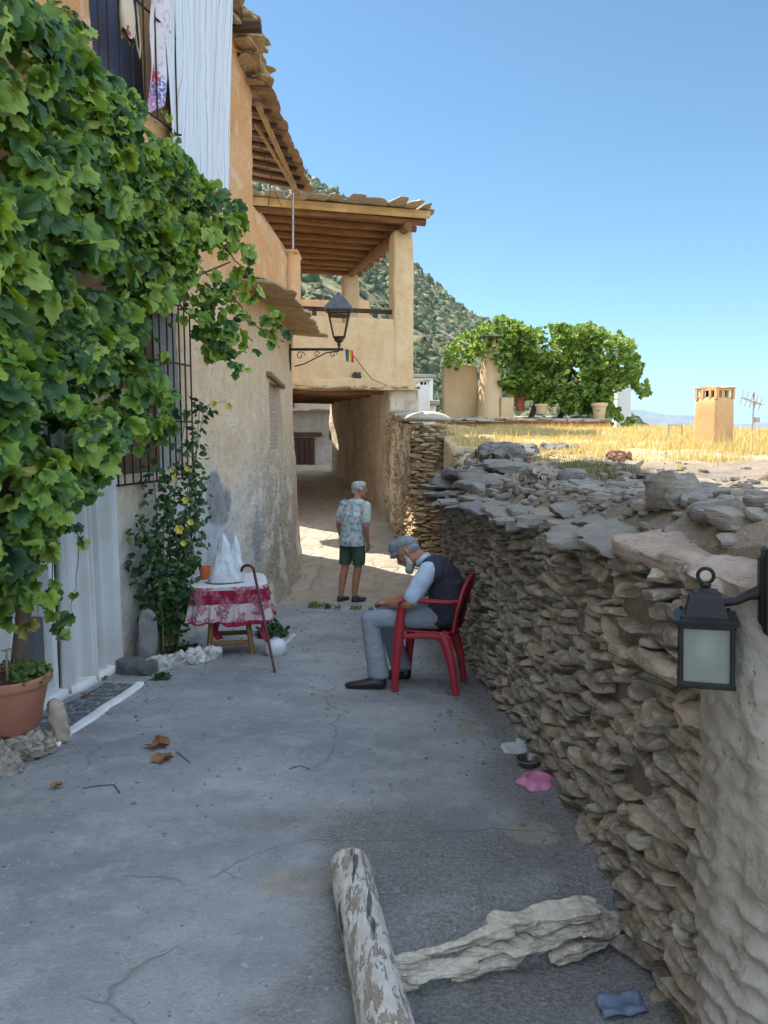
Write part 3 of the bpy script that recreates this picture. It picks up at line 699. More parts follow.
# door threshold: cobbled strip with painted edges
M_COB = NT('cobble_mat'); k = M_COB
ve = k.voro(13, 'DISTANCE_TO_EDGE', k.warp(.03, 6)); c = k.mix(k.ramp(ve, [(.03, 0.), (.09, 1.)]), (.30, .31, .32), (.115, .125, .135)); c = k.mix(k.math('MULTIPLY', k.ramp(k.noise(9), [(.45, 0.), (.6, 1.)]), .4), c, (.08, .085, .09))
M_COB = k.done(c, .75, k.bump(k.ramp(ve, [(0, 0.), (.2, 1.)]), .015), .35)
def strip(name, pts_in, pts_out, h, m, parent, nu=50, nw=8, rag=.01, seed=1):
    """raised strip on the ground between two polylines"""
    A = np.array(pts_in, float); B = np.array(pts_out, float)
    def f(u, v):
        ia = np.stack([np.interp(u, np.linspace(0, 1, len(A)), A[:, d]) for d in (0, 1)], 1); ib = np.stack([np.interp(u, np.linspace(0, 1, len(B)), B[:, d]) for d in (0, 1)], 1)
        vv = np.clip((v - .12) / .76, 0, 1)[:, None]; p = ia + (ib - ia) * vv
        n_ = fbm(np.stack([p[:, 0] * 8, p[:, 1] * 8, 0 * u + seed], 1), 1, 3, seed) * rag
        p = p + n_[:, None]
        up = np.where((v > .1) & (v < .9), h, -.02)
        z_ = ground(p[:, 0], p[:, 1]) + up + n_ * .4
        return np.stack([p[:, 0], p[:, 1], z_], 1)
    P, F = grid(nu, nw + 3, f); return P, F
ent = thing('entrance_threshold', 'strip of small dark cobbles edged in white paint in front of the curtained door', 'doorstep', (-2.0, 4.8, gz(-2.0, 4.8)))
P_, F_ = strip('c', [(-2.24, 4.35), (-2.13, 5.62)], [(-1.87, 4.0), (-1.86, 5.6)], .008, M_COB, ent); mesh('cobbles', P_, F_, M_COB, ent, W=True)
P_, F_ = strip('c', [(-1.885, 3.97), (-1.86, 5.62)], [(-1.825, 3.95), (-1.80, 5.60)], .018, M_WHITEPAINT, ent, 90, 6, .012, 4); mesh('painted_edge', P_, F_, M_WHITEPAINT, ent, W=True)
P_, F_ = strip('c', [(-2.42, 4.7), (-2.36, 5.3), (-2.24, 6.35)], [(-2.24, 4.45), (-2.21, 5.2), (-2.10, 6.15)], .06, M_WHITEPAINT, ent, 90, 8, .02, 6); mesh('doorsill', P_, F_, M_WHITEPAINT, ent, W=True)

# curtain in the doorway
k = NT('white_curtain'); n = k.noise(3, 4)
sy = k.sep()
c = k.mix(k.ramp(n, [(.4, 0.), (.6, 1.)]), (.74, .74, .73), (.66, .65, .62)); k.done(c, .85, k.bump(k.noise(220, 2), .0008), .1)
tr = k.n.new('ShaderNodeBsdfTranslucent'); tr.inputs[0].default_value = (.6, .6, .58, 1); mx = k.n.new('ShaderNodeMixShader'); mx.inputs[0].default_value = .2
k.link(k.b.outputs[0], mx.inputs[1]); k.link(tr.outputs[0], mx.inputs[2]); k.link(mx.outputs[0], k.out.inputs[0]); M_CURT = k.m
def curt(u, v):
    y_ = 5.24 + u * 1.02; z_ = -.24 + (gbase(6.3) - gbase(5.24)) * u * .8 + v * 2.05
    fold = np.sin(u * 52 + 2.2 * np.sin(u * 9) + .3 * v) * (.030 + .018 * (1 - v)) + .012 * np.sin(u * 120 + v * 2) + .035 * np.sin(u * 17 + 1)
    return np.stack([housex(y_) + .075 + fold, y_ + .012 * np.cos(u * 52), z_ + .01 * np.sin(u * 40) * (1 - v)], 1)
P_, F_ = grid(260, 40, curt)
ctn = solo('door_curtain', P_, F_, M_CURT, 'long off-white fabric curtain hanging in folds over the house doorway', 'curtain')
md = ctn.modifiers.new('s', 'SOLIDIFY'); md.thickness = .003
b = MB(); b.tube([(housex(5.2) + .08, 5.18, 1.82), (housex(6.45) + .08, 6.46, 1.80)], .012, 8); b.solo('curtain_rod', M_IRON, 'thin metal rod carrying the white door curtain', 'rod')
# white jambs beside the dark window, grey panel below it
b = MB(); 
for y_ in (4.74, 5.22): b.box((float(housex(y_)) + .04, y_, .75), (.10, .075, 2.3), bev=.01)
b.make('window_jamb', M_WHITEPAINT, house, W=True)
b = MB(); b.box((float(housex(4.98)) + .02, 4.98, .03), (.08, .40, .62), bev=.01); b.make('window_apron', M_CEM, house, W=True)

# ------------------------------------------------------------- laundry and cloths on the upper window
k = NT('striped_sheet'); s = k.sep(k.warp(.03, 3)); t = k.math('MULTIPLY', s[1], 1.0)
nn = k.noise(1.2, 3, .5, k.mapping((1, 1, .5)))
f1 = k.math('FRACT', k.math('ADD', k.math('MULTIPLY', s[1], 17.0), k.math('MULTIPLY', nn, 5.0))); f2 = k.math('FRACT', k.math('ADD', k.math('MULTIPLY', s[1], 31.0), k.math('ADD', k.math('MULTIPLY', nn, 7.0), k.math('MULTIPLY', s[2], .7))))
br_ = k.ramp(k.noise(3, 3, .6, k.mapping((1, 6, 1))), [(.38, .25), (.55, 1.)])
c = k.mix(k.math('MULTIPLY', k.ramp(f1, [(.0, .65), (.09, .5), (.17, 0.)]), br_), (.60, .63, .67), (.13, .19, .30)); c = k.mix(k.math('MULTIPLY', k.ramp(f2, [(.0, .55), (.10, .4), (.17, 0.)]), br_), c, (.30, .38, .48)); k.done(c, .85, None, .1); M_SHEET = k.m
A_ = (pt(160, -30, 7.15), pt(168, 150, 7.2), pt(234, -30, 8.5), pt(228, 193, 8.55))
def sheet(u, v):
    top = A_[0] + (A_[2] - A_[0]) * u[:, None]; bot = A_[1] + (A_[3] - A_[1]) * u[:, None]
    p = top + (bot - top) * v[:, None]
    p[:, 2] -= .09 * np.sin(u * math.pi) * v
    p[:, 0] += .030 * np.sin(u * 21 + 1.5 * np.sin(v * 2)) * (.3 + v) + .012 * np.sin(u * 55 + v)
    return p
P_, F_ = grid(120, 50, sheet)
sh = solo('striped_sheet', P_, F_, M_SHEET, 'white sheet with fine grey blue stripes hanging down the orange house wall', 'sheet')
md = sh.modifiers.new('s', 'SOLIDIFY'); md.thickness = .004
k = NT('floral_cloth'); 
c0 = (.62, .56, .57); n1 = k.voro(9, 'F1', k.warp(.04, 8)); nd = k.noise(40, 3)
base = k.mix(k.math('MULTIPLY', k.ramp(k.noise(16, 4), [(.56, 0.), (.60, 1.)]), .6), c0, (.40, .30, .42))
def blob(c, cen, rad, colr):
    d = k.n.new('ShaderNodeVectorMath'); d.operation = 'DISTANCE'; k.link(k.warp(.05, 22), d.inputs[0]); d.inputs[1].default_value = cen
    f = k.ramp(k.math('DIVIDE', d.outputs['Value'], rad), [(.55, 1.), (1.0, 0.)]); f = k.math('MULTIPLY', f, k.ramp(nd, [(.42, 0.), (.5, 1.)])); return k.mix(f, c, colr)
FA = (pt(150, -30, 6.95), pt(146, 118, 6.9), pt(170, -30, 7.3), pt(168, 100, 7.22))
cen = pt(156, 72, 7.05); fl_loc = None
def flor(u, v):
    top = FA[0] + (FA[2] - FA[0]) * u[:, None]; bot = FA[1] + (FA[3] - FA[1]) * u[:, None]; p = top + (bot - top) * v[:, None]
    p[:, 0] += .025 * np.sin(u * 9 + v * 2) + .01 * np.sin(v * 12 + u * 5); return p
P_, F_ = grid(40, 40, flor); mid = np.array([(P_[:, 0].min() + P_[:, 0].max()) / 2, (P_[:, 1].min() + P_[:, 1].max()) / 2, P_[:, 2].min()])
lc = tuple(cen - mid)
c = blob(base, (lc[0], lc[1] + .05, lc[2] - .12), .20, (.10, .13, .36)); c = blob(c, lc, .10, (.62, .06, .09)); c = blob(c, (lc[0], lc[1] - .05, lc[2] - .22), .12, (.45, .16, .38)); k.done(c, .85, None, .1)
fl = solo('floral_cloth', P_, F_, k.m, 'pale cloth printed with red and blue flowers hanging beside the window bars', 'cloth'); md = fl.modifiers.new('s', 'SOLIDIFY'); md.thickness = .003
# cream bag hanging on the upper window bars
p_ = pt(127, 12, 6.62) - (.22, 0, 0); k = NT('cream_bag_cloth'); ns = k.noise(7, 3)
k.done(k.mix(k.ramp(ns, [(.60, 0.), (.64, 1.)]), (.58, .47, .34), (.22, .08, .13)), .85, k.bump(k.noise(12), .01), .1)
def bagf(u, v):
    th = u * 2 * math.pi; rad = .14 * np.sin(np.clip(v, .02, 1) * math.pi * .62 + .25) ; return np.stack([p_[0] + .22 + .05 * np.cos(th) * rad / .14, p_[1] + rad * np.sin(th), p_[2] + .24 - .44 * v + .03 * np.sin(th * 3)], 1)
P_, F_ = grid(28, 18, bagf); hb = thing('hanging_bag', 'cream cloth bag with a dark red print hanging on the upper window bars', 'bag', (p_[0] + .22, p_[1], p_[2] - .22)); mesh('bag_body', P_, F_, k.m, hb, W=True)
b = MB(); b.tube([(p_[0] + .24, p_[1] + .10, p_[2] - .02), (p_[0] + .25, p_[1] + .14, p_[2] - .20), (p_[0] + .25, p_[1] + .20, p_[2] - .26), (p_[0] + .25, p_[1] + .23, p_[2] - .14), (p_[0] + .24, p_[1] + .2, p_[2] + .2)], .008, 6); b.make('strap', simple('strap_cloth', (.55, .45, .33)), hb, W=True)
# ============================================================= PASSAGE HOUSE (over the lane)
M_CREAM = plaster('cream_plaster', (.70, .53, .32), (.64, .45, .25), (.48, .31, .16), .42, .006)
M_ROUGH = plaster('rough_render', (.78, .66, .50), (.70, .57, .41), (.38, .28, .19), .7, .020)
M_RUB = stone_mat('ochre_rubble', [(.48, .33, .18), (.54, .40, .23), (.40, .30, .18), (.50, .39, .26)], (.22, .14, .08))
TW = thing('passage_house', 'cream rendered house bridging the lane over a dark passage, with an open beamed roof terrace', 'house', (.58, 15.5, gz(.3, 15.5)), R(15.5))
ZG = TW.location[2]
def tz(z): return z - ZG      # world z -> local z
def rsurf(name, P0, U, Wv, nu, nv, m, parent, amp=.02, thick=None, seed=1):
    """rough wall face from corner P0 along U and up W (local)"""
    P0, U, Wv = (np.array(q, float) for q in (P0, U, Wv)); N = np.cross(U, Wv); N /= np.linalg.norm(N)
    def f(u, v):
        p = P0 + u[:, None] * U + v[:, None] * Wv
        return p + N * (amp * fbm(p, 1.5, 4, seed))[:, None]
    P, F = grid(nu, nv, f); return mesh(name, P, F, m, parent)
def rbox(mb_name, c, d, m, parent, amp=.012, n=14, seed=1, p=40, sc=2.0):
    """box with softly uneven faces and rounded edges"""
    T, F = cube_tmpl(n, p); V = T * np.array(d) / 2 + np.array(c)
    # keep local detail even on long sides
    Dn = np.stack([fbm(V + np.array(TWO), sc, 3, seed + q) for q in range(3)], 1); V = V + Dn * amp
    return mesh(mb_name, V, F, m, parent)
TWO = (3.3, 1.7, .4)
zt = tz(2.52)
# parapet front, its rough slab edge, side parapet, floor
rbox('parapet', (-1.90, .14, tz(3.16)), (3.80, .30, 1.28), M_CREAM, TW, .018, 26, 3)
rbox('side_parapet', (-.15, 2.5, tz(3.16)), (.30, 4.5, 1.26), M_CREAM, TW, .015, 26, 4)
rbox('floor_slab', (-1.30, 2.5, tz(2.50)), (2.7, 5.3, .16), M_CREAM, TW, .02, 26, 5)
V, F = [], []
r = np.random.default_rng(90); n = 40; C = np.stack([np.linspace(-2.6, .05, n), r.uniform(-.10, -.02, n), tz(2.475) + r.uniform(-.035, .02, n) ], 1); H = np.stack([r.uniform(.06, .13, n), r.uniform(.07, .13, n), r.uniform(.012, .028, n)], 1)
V, F, rn = rocks(C, H, frames(r.normal(size=n) * .2, r.normal(size=n) * .08), 4, 6, 5, (.75, .98), .12, 91)
mesh('slab_edge_stones', V, F, M_RUB, TW, attrs=dict(rnd=rn))
rbox('slab_edge', (-1.27, -.03, tz(2.575)), (2.75, .24, .10), M_CREAM, TW, .025, 30, 6, 8)
# columns
rbox('column', (-.20, .18, tz(4.12)), (.41, .40, 2.80), M_CREAM, TW, .018, 20, 7, 12)
rbox('column', (-.22, 4.55, tz(4.12)), (.40, .38, 2.80), M_CREAM, TW, .018, 20, 8, 12)
rbox('column', (-3.55, .2, tz(4.12)), (.40, .40, 2.80), M_CREAM, TW, .018, 20, 9, 12)
# dark handrail
LOG = wood_mat('roof_beam', (.30, .155, .075), (.15, .078, .042), axis='X', scale=1.2, gs=2)
b = MB(); b.box((-1.3, .16, tz(3.96)), (2.2, .07, .08), bev=.01); b.box((-1.95, .16, tz(3.88)), (.08, .07, .24), bev=.01); b.make('handrail', M_DARKWOOD, TW)
# roof: long side beams, cross beams, decking, slates
TZ = 5.50
def bx(nm, P, rad, parent=TW, m=LOG, n=9):
    P = [np.array(p, float) for p in P]; k = 9; Q = []; rr_ = []
    for t in np.linspace(0, 1, k):
        p = P[0] + (P[-1] - P[0]) * t; Q.append(p + np.array((0, .012 * math.sin(t * 7 + P[0][1] * 3), .014 * math.sin(t * 5 + P[0][1] * 5)))); rr_.append(rad * (1 + .10 * math.sin(t * 9 + P[0][1] * 7)))
    b = MB(); b.tube(Q, rr_, n); return b.make(nm, m, parent)
bx('side_beam', [(-.20, -.30, tz(TZ + .02)), (-.22, 5.2, tz(TZ + .02))], .095)
bx('side_beam', [(-3.25, -.30, tz(TZ + .02)), (-3.25, 5.2, tz(TZ + .02))], .095)
for i_, y_ in enumerate(np.linspace(-.22, 4.9, 10)):
    bx('cross_beam', [(-3.9, y_, tz(TZ + .15)), (.16, y_, tz(TZ + .13))], .07)
dk = MB(); P_, F_ = grid(60, 60, lambda u, v: np.stack([-4.0 + u * 4.2, -.42 + v * 5.8, tz(TZ + .235) + .012 * np.sin(v * 90) + .01 * np.sin(u * 40)], 1))
dk.add(P_, F_); P_, F_ = grid(60, 60, lambda u, v: np.stack([-4.0 + u * 4.2, -.42 + v * 5.8, tz(TZ + .275) + 0 * u], 1)); dk.add(P_, F_)
deck = dk.make('roof_deck', wood_mat('cane_deck', (.36, .20, .10), (.19, .10, .055), axis='Y'), TW)
b = MB(); b.box((-1.90, -.40, tz(TZ + .22)), (4.2, .06, .15), bev=.02); b.make('fascia', wood_mat('golden_fascia', (.62, .42, .17), (.46, .29, .12), axis='X'), TW)
r = np.random.default_rng(95); C = []; H = []
for y_ in (-.36, -.1, .5, 1.3, 2.1, 2.9, 3.7, 4.5, 5.1):
    x_ = -4.0
    while x_ < .10:
        w_ = r.uniform(.22, .5); C.append((x_ + w_ / 2, y_ + r.uniform(-.06, .06), tz(TZ + .315) + r.uniform(-.01, .05))); H.append((w_ * .55, r.uniform(.26, .5), r.uniform(.008, .022))); x_ += w_
C = np.array(C); n = len(C)
V, F, rn = rocks(C, H, frames(r.normal(size=n) * .1, r.normal(size=n) * .03, r.normal(size=n) * .03), 4, 7, 8, (.62, .95), .20, 96)
M_ROOFST = stone_mat('roof_slate', [(.42, .37, .30), (.36, .33, .29), (.48, .40, .30)], (.20, .17, .14))
mesh('roof_slates', V, F, M_ROOFST, TW, attrs=dict(rnd=rn))
# passage walls below
rsurf('passage_wall', (-.50, -.05, tz(-.6)), (-.02, 5.7, 0), (0, 0, tz(2.45) - tz(-.6)), 90, 50, M_ROUGH, TW, .05, seed=4)
rsurf('front_pier', (-.50, -.05, tz(-.8)), (.60, 0, 0), (0, 0, tz(2.44) - tz(-.8)), 20, 50, M_ROUGH, TW, .03, seed=5)
rsurf('outer_wall', (.08, -.05, tz(-.8)), (0, 5.6, 0), (0, 0, tz(2.44) - tz(-.8)), 60, 40, M_ROUGH, TW, .03, seed=6)
rsurf('passage_wall', (-2.6, 5.5, tz(-.3)), (0, -5.5, 0), (0, 0, tz(2.45) - tz(-.3)), 60, 40, M_ROUGH, TW, .05, seed=7)
rsurf('passage_ceiling', (-2.7, 0, tz(2.44)), (0, 5.6, 0), (2.8, 0, 0), 40, 40, M_CREAM, TW, .02, seed=8)
for q in range(6): bx('ceiling_beam', [(-2.6, .45 + q * .95, tz(2.40)), (-.4, .45 + q * .95, tz(2.40))], .06)

# house seen through the passage
far = thing('house_beyond', 'whitewashed stone house with a dark brown door seen at the far end of the passage', 'house', (-2.6, 23.5, .55), R(6))
M_WS = plaster('limewashed_stone', (.50, .46, .40), (.42, .38, .33), (.28, .24, .20), .5, .014)
rsurf('wall', (-2.2, 0, -.5), (4.4, 0, 0), (0, 0, 2.2), 60, 40, M_WS, far, .05, seed=12)
rsurf('upper_wall', (-2.2, .35, 1.65), (4.4, 0, 0), (0, 0, 3.4), 40, 30, M_ORANGE, far, .03, seed=13)
r = np.random.default_rng(97); n = 16; C = np.stack([np.linspace(-2.1, 2.1, n), r.uniform(-.16, -.05, n), 1.72 + r.uniform(-.02, .02, n)], 1); H = np.stack([r.uniform(.16, .24, n), r.uniform(.22, .3, n), r.uniform(.02, .035, n)], 1)
V, F, rn = rocks(C, H, None, 4, 7, 4, (.8, .98), .1, 98)
mesh('slate_eave', V, F, stone_mat('pale_slate', [(.5, .46, .4), (.42, .38, .33)], (.25, .22, .18)), far, attrs=dict(rnd=rn))  # paler slate tones for this eave
b = MB(); b.box((.17, -.03, .42), (.62, .08, .90), bev=.01)
for q in range(4): b.box((-.07 + q * .16, -.08, .42), (.145, .03, .88), bev=.006)
dr = b.make('door', wood_mat('brown_door', (.085, .04, .03), (.05, .025, .02), axis='Z'), far)
b = MB(); b.box((.24, -.06, .98), (.95, .16, .12), bev=.02); b.make('lintel', M_DARKWOOD, far)
b = MB(); b.box((1.05, -.05, .95), (.20, .10, .26), bev=.02); b.make('meter_box', M_DARKWOOD, far)
b = MB(); b.box((-.15, .3, 2.05), (.06, .1, .5)); b.make('drainpipe', simple('red_pipe', (.25, .06, .04)), far)

b = MB(); b.box((-3.6, .5, 2.6), (2.6, 7.0, 6.6), bev=.05); b.make('added_sun_blocker', M_WS, far, False)  # unseen block added to keep sunlight off the lane beyond the passage
# ------------------------------------------------------------- lane wall in front of the passage with round-ended pier
def rubble(path, zb, zt_, seed, wr=(.10, .26), tr_=(.025, .06), dep=.11, m=None, parent=None, name='stones', dipm=.0, out=None, res=5, rough=.12, gap=.003, prot=.035):
    """courses of irregular flat stones along a plan path; out = unit outward normals"""
    r = np.random.default_rng(seed); path = np.array(path, float); seg = np.linalg.norm(np.diff(path, axis=0), axis=1); L = np.concatenate([[0], np.cumsum(seg)]); tot = L[-1]
    C = []; H = []; yaw = []; dip = []; roll = []
    z = 0.0; zmax = 3.0
    while z < zmax:
        t = r.uniform(*tr_); s = -r.uniform(0, .15)
        while s < tot:
            w_ = r.uniform(*wr) * (1.0 + .5 * (t - tr_[0]) / (tr_[1] - tr_[0])); sc = s + w_ / 2
            if 0 <= sc <= tot:
                x_ = np.interp(sc, L, path[:, 0]); y_ = np.interp(sc, L, path[:, 1]); k = min(np.searchsorted(L, sc) - 1, len(seg) - 1); k = max(k, 0); d = (path[k + 1] - path[k]) / seg[k]
                b0, t0 = zb(x_, y_), zt_(x_, y_); zz = b0 - .12 + z + t / 2 + .05 * math.sin(sc * 2.3 + seed) + r.normal() * .005
                if zz < t0 - t * .3:
                    nx, ny = -d[1], d[0]; o = r.normal() * prot - dep * .55
                    C.append((x_ + nx * o, y_ + ny * o, zz)); H.append((w_ / 2 * r.uniform(.92, 1.06), dep * r.uniform(.8, 1.15), t / 2 * r.uniform(.86, 1.12)))
                    yaw.append(math.atan2(d[1], d[0]) + r.normal() * .12); dip.append(dipm + r.normal() * .10); roll.append(r.normal() * .12)
            s += w_ + gap
        z += t * .96
    C = np.array(C); H = np.array(H); V, F, rn = rocks(C, H, frames(yaw, dip, roll), res, 9, 11, (.58, .93), rough, seed + 1, 26)
    return mesh(name, V, F, m, parent, W=True, attrs=dict(rnd=rn))
M_BACK = plaster('wall_mortar', (.30, .24, .17), (.25, .20, .15), (.12, .09, .065), .5, .01)
lw = thing('lane_wall', 'ochre rubble wall rising beside the lane to a thick round-ended pier capped with a pale slab', 'wall', (.6, 12.6, gz(.5, 12.6)))
LP = [(.07, 15.42), (.15, 14.6), (.24, 13.8), (.33, 13.0), (.42, 12.35), (.46, 12.14), (.56, 12.04), (.70, 12.0), (.84, 12.04), (.94, 12.15)]
LPa = np.array(LP)
def lzt(x, y): return float(np.interp(y, [12.0, 12.8, 13.6, 15.4], [1.74, 1.76, 1.80, 1.95]))
rubble([(x - 0, y) for x, y in LP][::-1], lambda x, y: gbase(y) - .05, lzt, 105, (.10, .26), (.03, .07), .09, M_RUB, lw, 'stones', res=4, prot=.014)
b = MB(); pl = [(x + .05, y + .05) for x, y in LP] + [(.94, 15.5)]; b.prism(pl, -1.2, 1.7); b.make('core', M_BACK, lw, False, W=True)
# rendered skin on the long side of the wall
def lskin(u, v):
    s = u * 3.25; pth = LPa[:5]; yv = 15.42 - s; xv = np.interp(-yv, -pth[:, 1], pth[:, 0]); zb = gbase(yv) - .1; z_ = zb + v * (np.array([lzt(0, q) for q in yv]) - zb - .02)
    P = np.stack([xv, yv, z_], 1); return P - np.array([1, 0, 0]) * (.012 + .05 * fbm(P, 2.0, 4, 7) + .018 * fbm(P, 9, 2, 8))[:, None]
P_, F_ = grid(110, 70, lskin); mesh('render', P_, F_, M_ROUGH, lw, W=True)
# domed pale cap slab
P_, F_ = grid(40, 14, lambda u, v: np.stack([.70 + .37 * v * np.cos(u * 2 * math.pi) * (1 + .06 * np.sin(u * 17)), 12.38 + .46 * v * np.sin(u * 2 * math.pi) * (1 + .05 * np.sin(u * 23)), 1.77 + .11 * (1 - v ** 2.4)], 1))
cp = mesh('cap_slab', P_, F_, plaster('pale_cap', (.44, .39, .32), (.38, .33, .27), (.26, .21, .16), .4, .004), lw, W=True); md = cp.modifiers.new('s', 'SOLIDIFY'); md.thickness = .05; md.offset = -1
V, F, rn = rocks([(.42, 12.9, 1.84), (.38, 13.3, 1.87), (.45, 13.8, 1.9), (.30, 14.3, 1.94)], [(.22, .25, .05)] * 4, None, 5, 5, 6, (.7, .95), .15, 106)
mesh('cap_stones', V, F, M_ROOFST, lw, W=True, attrs=dict(rnd=rn))

# ------------------------------------------------------------- street lantern on scroll bracket, pennant, spotlight
M_BLK = simple('black_lantern_metal', (.010, .010, .012), (.018, .017, .017), 15, .5, .0005, 150, .3, .0)
M_BRN = simple('brown_lantern_metal', (.07, .045, .03), (.04, .028, .02), 15, .5, .0005, 150, .5, .4)
k = NT('clear_glass'); k.b.inputs['Transmission Weight'].default_value = 1.0; k.b.inputs['IOR'].default_value = 1.1; M_GLASS = k.done((.9, .9, .88), .05, None, .5)
lp = pt(339, 345, 12.6); lx, ly, lz = lp
SL = thing('street_lantern', 'old brown four-sided street lantern standing on a scrolled iron bracket at the house corner', 'lantern', (lx, ly, lz))
def lantern4(root, h, wt, wb, zb, m, roofh, finial=True):
    """frame of a square lantern tapering to the bottom; local, base at zb"""
    b = MB()
    for sx_ in (-1, 1):
        for sy_ in (-1, 1): b.tube([(sx_ * wb, sy_ * wb, zb), (sx_ * wt, sy_ * wt, zb + h)], .012, 5)
    for (w_, z_) in ((wb, zb), (wt, zb + h)):
        for q in range(4):
            c_, s_ = [(1, 1), (-1, 1), (-1, -1), (1, -1)][q], [(-1, 1), (-1, -1), (1, -1), (1, 1)][q]
            b.tube([(c_[0] * w_, c_[1] * w_, z_), (s_[0] * w_, s_[1] * w_, z_)], .013, 5)
    b.make('frame', m, root)
b = MB(); lantern4(SL, .42, .17, .085, .12, M_BRN, .2)
b = MB(); Vr = [(-.23, -.23, .54), (.23, -.23, .54), (.23, .23, .54), (-.23, .23, .54), (-.22, -.22, .57), (.22, -.22, .57), (.22, .22, .57), (-.22, .22, .57), (-.07, -.07, .77), (.07, -.07, .77), (.07, .07, .77), (-.07, .07, .77)]
b.add(Vr, [(3, 2, 1, 0)] + [(k0 + q, k0 + (q + 1) % 4, k0 + 4 + (q + 1) % 4, k0 + 4 + q) for k0 in (0, 4) for q in range(4)] + [(8, 9, 10, 11)])
b.lathe([(0, .84), (.02, .83), (.03, .80), (.05, .77)], 10); rfo = b.make('roof', simple('grey_lantern_roof', (.11, .12, .14), (.07, .075, .085), 10, .5), SL, False)
b = MB(); b.lathe([(.085, .12), (.07, .06), (.025, .03), (.03, .0), (.012, -.05)], 12); b.make('base', M_BRN, SL)
b = MB()
for q in range(4):
    c_, s_ = [(1, 1), (-1, 1), (-1, -1), (1, -1)][q], [(-1, 1), (-1, -1), (1, -1), (1, 1)][q]
    b.quad((c_[0] * .082, c_[1] * .082, .13), (s_[0] * .082, s_[1] * .082, .13), (s_[0] * .165, s_[1] * .165, .53), (c_[0] * .165, c_[1] * .165, .53))
b.make('glass', M_GLASS, SL, False)
hx = float(house_pt([12.6], [lz])[0]) - lx
b = MB(); b.box((hx / 2 + .01, 0, -.07), (-hx + .12, .04, .04))
b.tube([(hx * .9 - .0, 0, -.34), (hx * .7, 0, -.30), (hx * .45, 0, -.20), (hx * .25, 0, -.12), (.0, 0, -.10)], .010, 6)
for (cx, cz, r0) in ((hx * .78, -.17, .075), (hx * .45, -.145, .05), (hx * .12, -.15, .06)):
    b.tube([(cx + r0 * (1 - t) * math.cos(t * 9), 0, cz + r0 * (1 - t) * math.sin(t * 9)) for t in np.linspace(0, .8, 18)], .007, 5)
b.box((hx + .01, 0, -.2), (.03, .05, .42)); b.make('bracket', M_IRON, SL)
# rainbow pennant on a wire
p_ = pt(349, 356, 13.2); a_ = pt(344, 349, 12.62)
fp = thing('rainbow_pennant', 'small rainbow striped pennant hanging from a thin wire beside the street lantern', 'flag', p_)
cols = [(.16, .05, .30), (.03, .12, .45), (.05, .35, .10), (.75, .55, .03), (.70, .25, .03), (.55, .04, .04)]
k = NT('rainbow_cloth'); s_ = k.sep(); k.done(k.ramp(k.math('DIVIDE', k.math('ADD', s_[0], .065), .13), [(i_ / 6, c_) for i_, c_ in enumerate(cols)], 'CONSTANT'), .8)
P_, F_ = grid(14, 14, lambda u, v: np.stack([-.065 + .13 * u + .02 * v, .015 * np.sin(u * 6 + v * 4), .10 - .20 * v + .01 * np.sin(u * 5)], 1)); fg = mesh('cloth', P_, F_, k.m, fp); md = fg.modifiers.new('s', 'SOLIDIFY'); md.thickness = .003
e_ = pt(388, 386, 15.0); b = MB(); b.tube([np.array(a_), p_ + (0, 0, .10), p_ * .45 + e_ * .55 + (0, 0, -.10), e_], .006, 5); b.make('wire', M_IRON, fp, W=True)
p_ = pt(357, 376, 15.15); b = MB(); M3 = Matrix.Rotation(R(35), 3, 'Y'); b.box(p_, (.17, .14, .11), rot=M3, bev=.02); b.box(p_ + (.05, .12, .05), (.05, .2, .05)); b.solo('spotlight', simple('brown_spot', (.07, .05, .04)), 'small brown spotlight fixed to the cream parapet over the passage', 'spotlight')
# ============================================================= RIGHT: RUBBLE RETAINING WALL AND ROOFS BEHIND IT
M_STONE = stone_mat('grey_tan_schist', [(.38, .30, .21), (.26, .23, .19), (.50, .40, .285), (.23, .215, .195), (.42, .345, .26), (.32, .285, .24), (.19, .18, .165), (.46, .40, .32)], (.15, .125, .10))
rw = thing('retaining_wall', 'dry rubble schist wall along the right of the street with overhanging slate coping', 'wall', (.85, 5, gz(.85, 5)))
wp = [(wallx(y_), y_) for y_ in np.arange(1.93, 8.26, .1)]
WPn = wp[::-1]
rubble(wp, lambda x, y: gz(x - .1, y), lambda x, y: float(wallz(y)) + .02, 205, (.05, .27), (.013, .060), .085, M_STONE, rw, 'stones', dipm=.08, res=6, rough=.09, prot=.009)
# end face of the wall, turning away to the right
ep = [(wallx(8.2), 8.24), (.9, 8.30), (1.3, 8.34)]
rubble(ep, lambda x, y: gz(x - .1, y), lambda x, y: .86, 206, (.10, .22), (.03, .06), .085, M_STONE, rw, 'stones', res=5, rough=.15)
def backf(u, v):
    y_ = 1.90 + u * 6.3; x_ = wallx(y_) + .022; zb = gbase(y_) - .5
    P = np.stack([x_, y_, zb + v * (wallz(y_) + .02 - zb)], 1); return P + np.array([1, 0, 0]) * (.02 * fbm(P, 6, 3, 3))[:, None]
P_, F_ = grid(140, 40, backf); mesh('mortar', P_, F_, M_MORTAR if False else plaster('dark_mortar', (.25, .21, .16), (.19, .16, .125), (.10, .085, .065), .5, .01), rw, W=True)
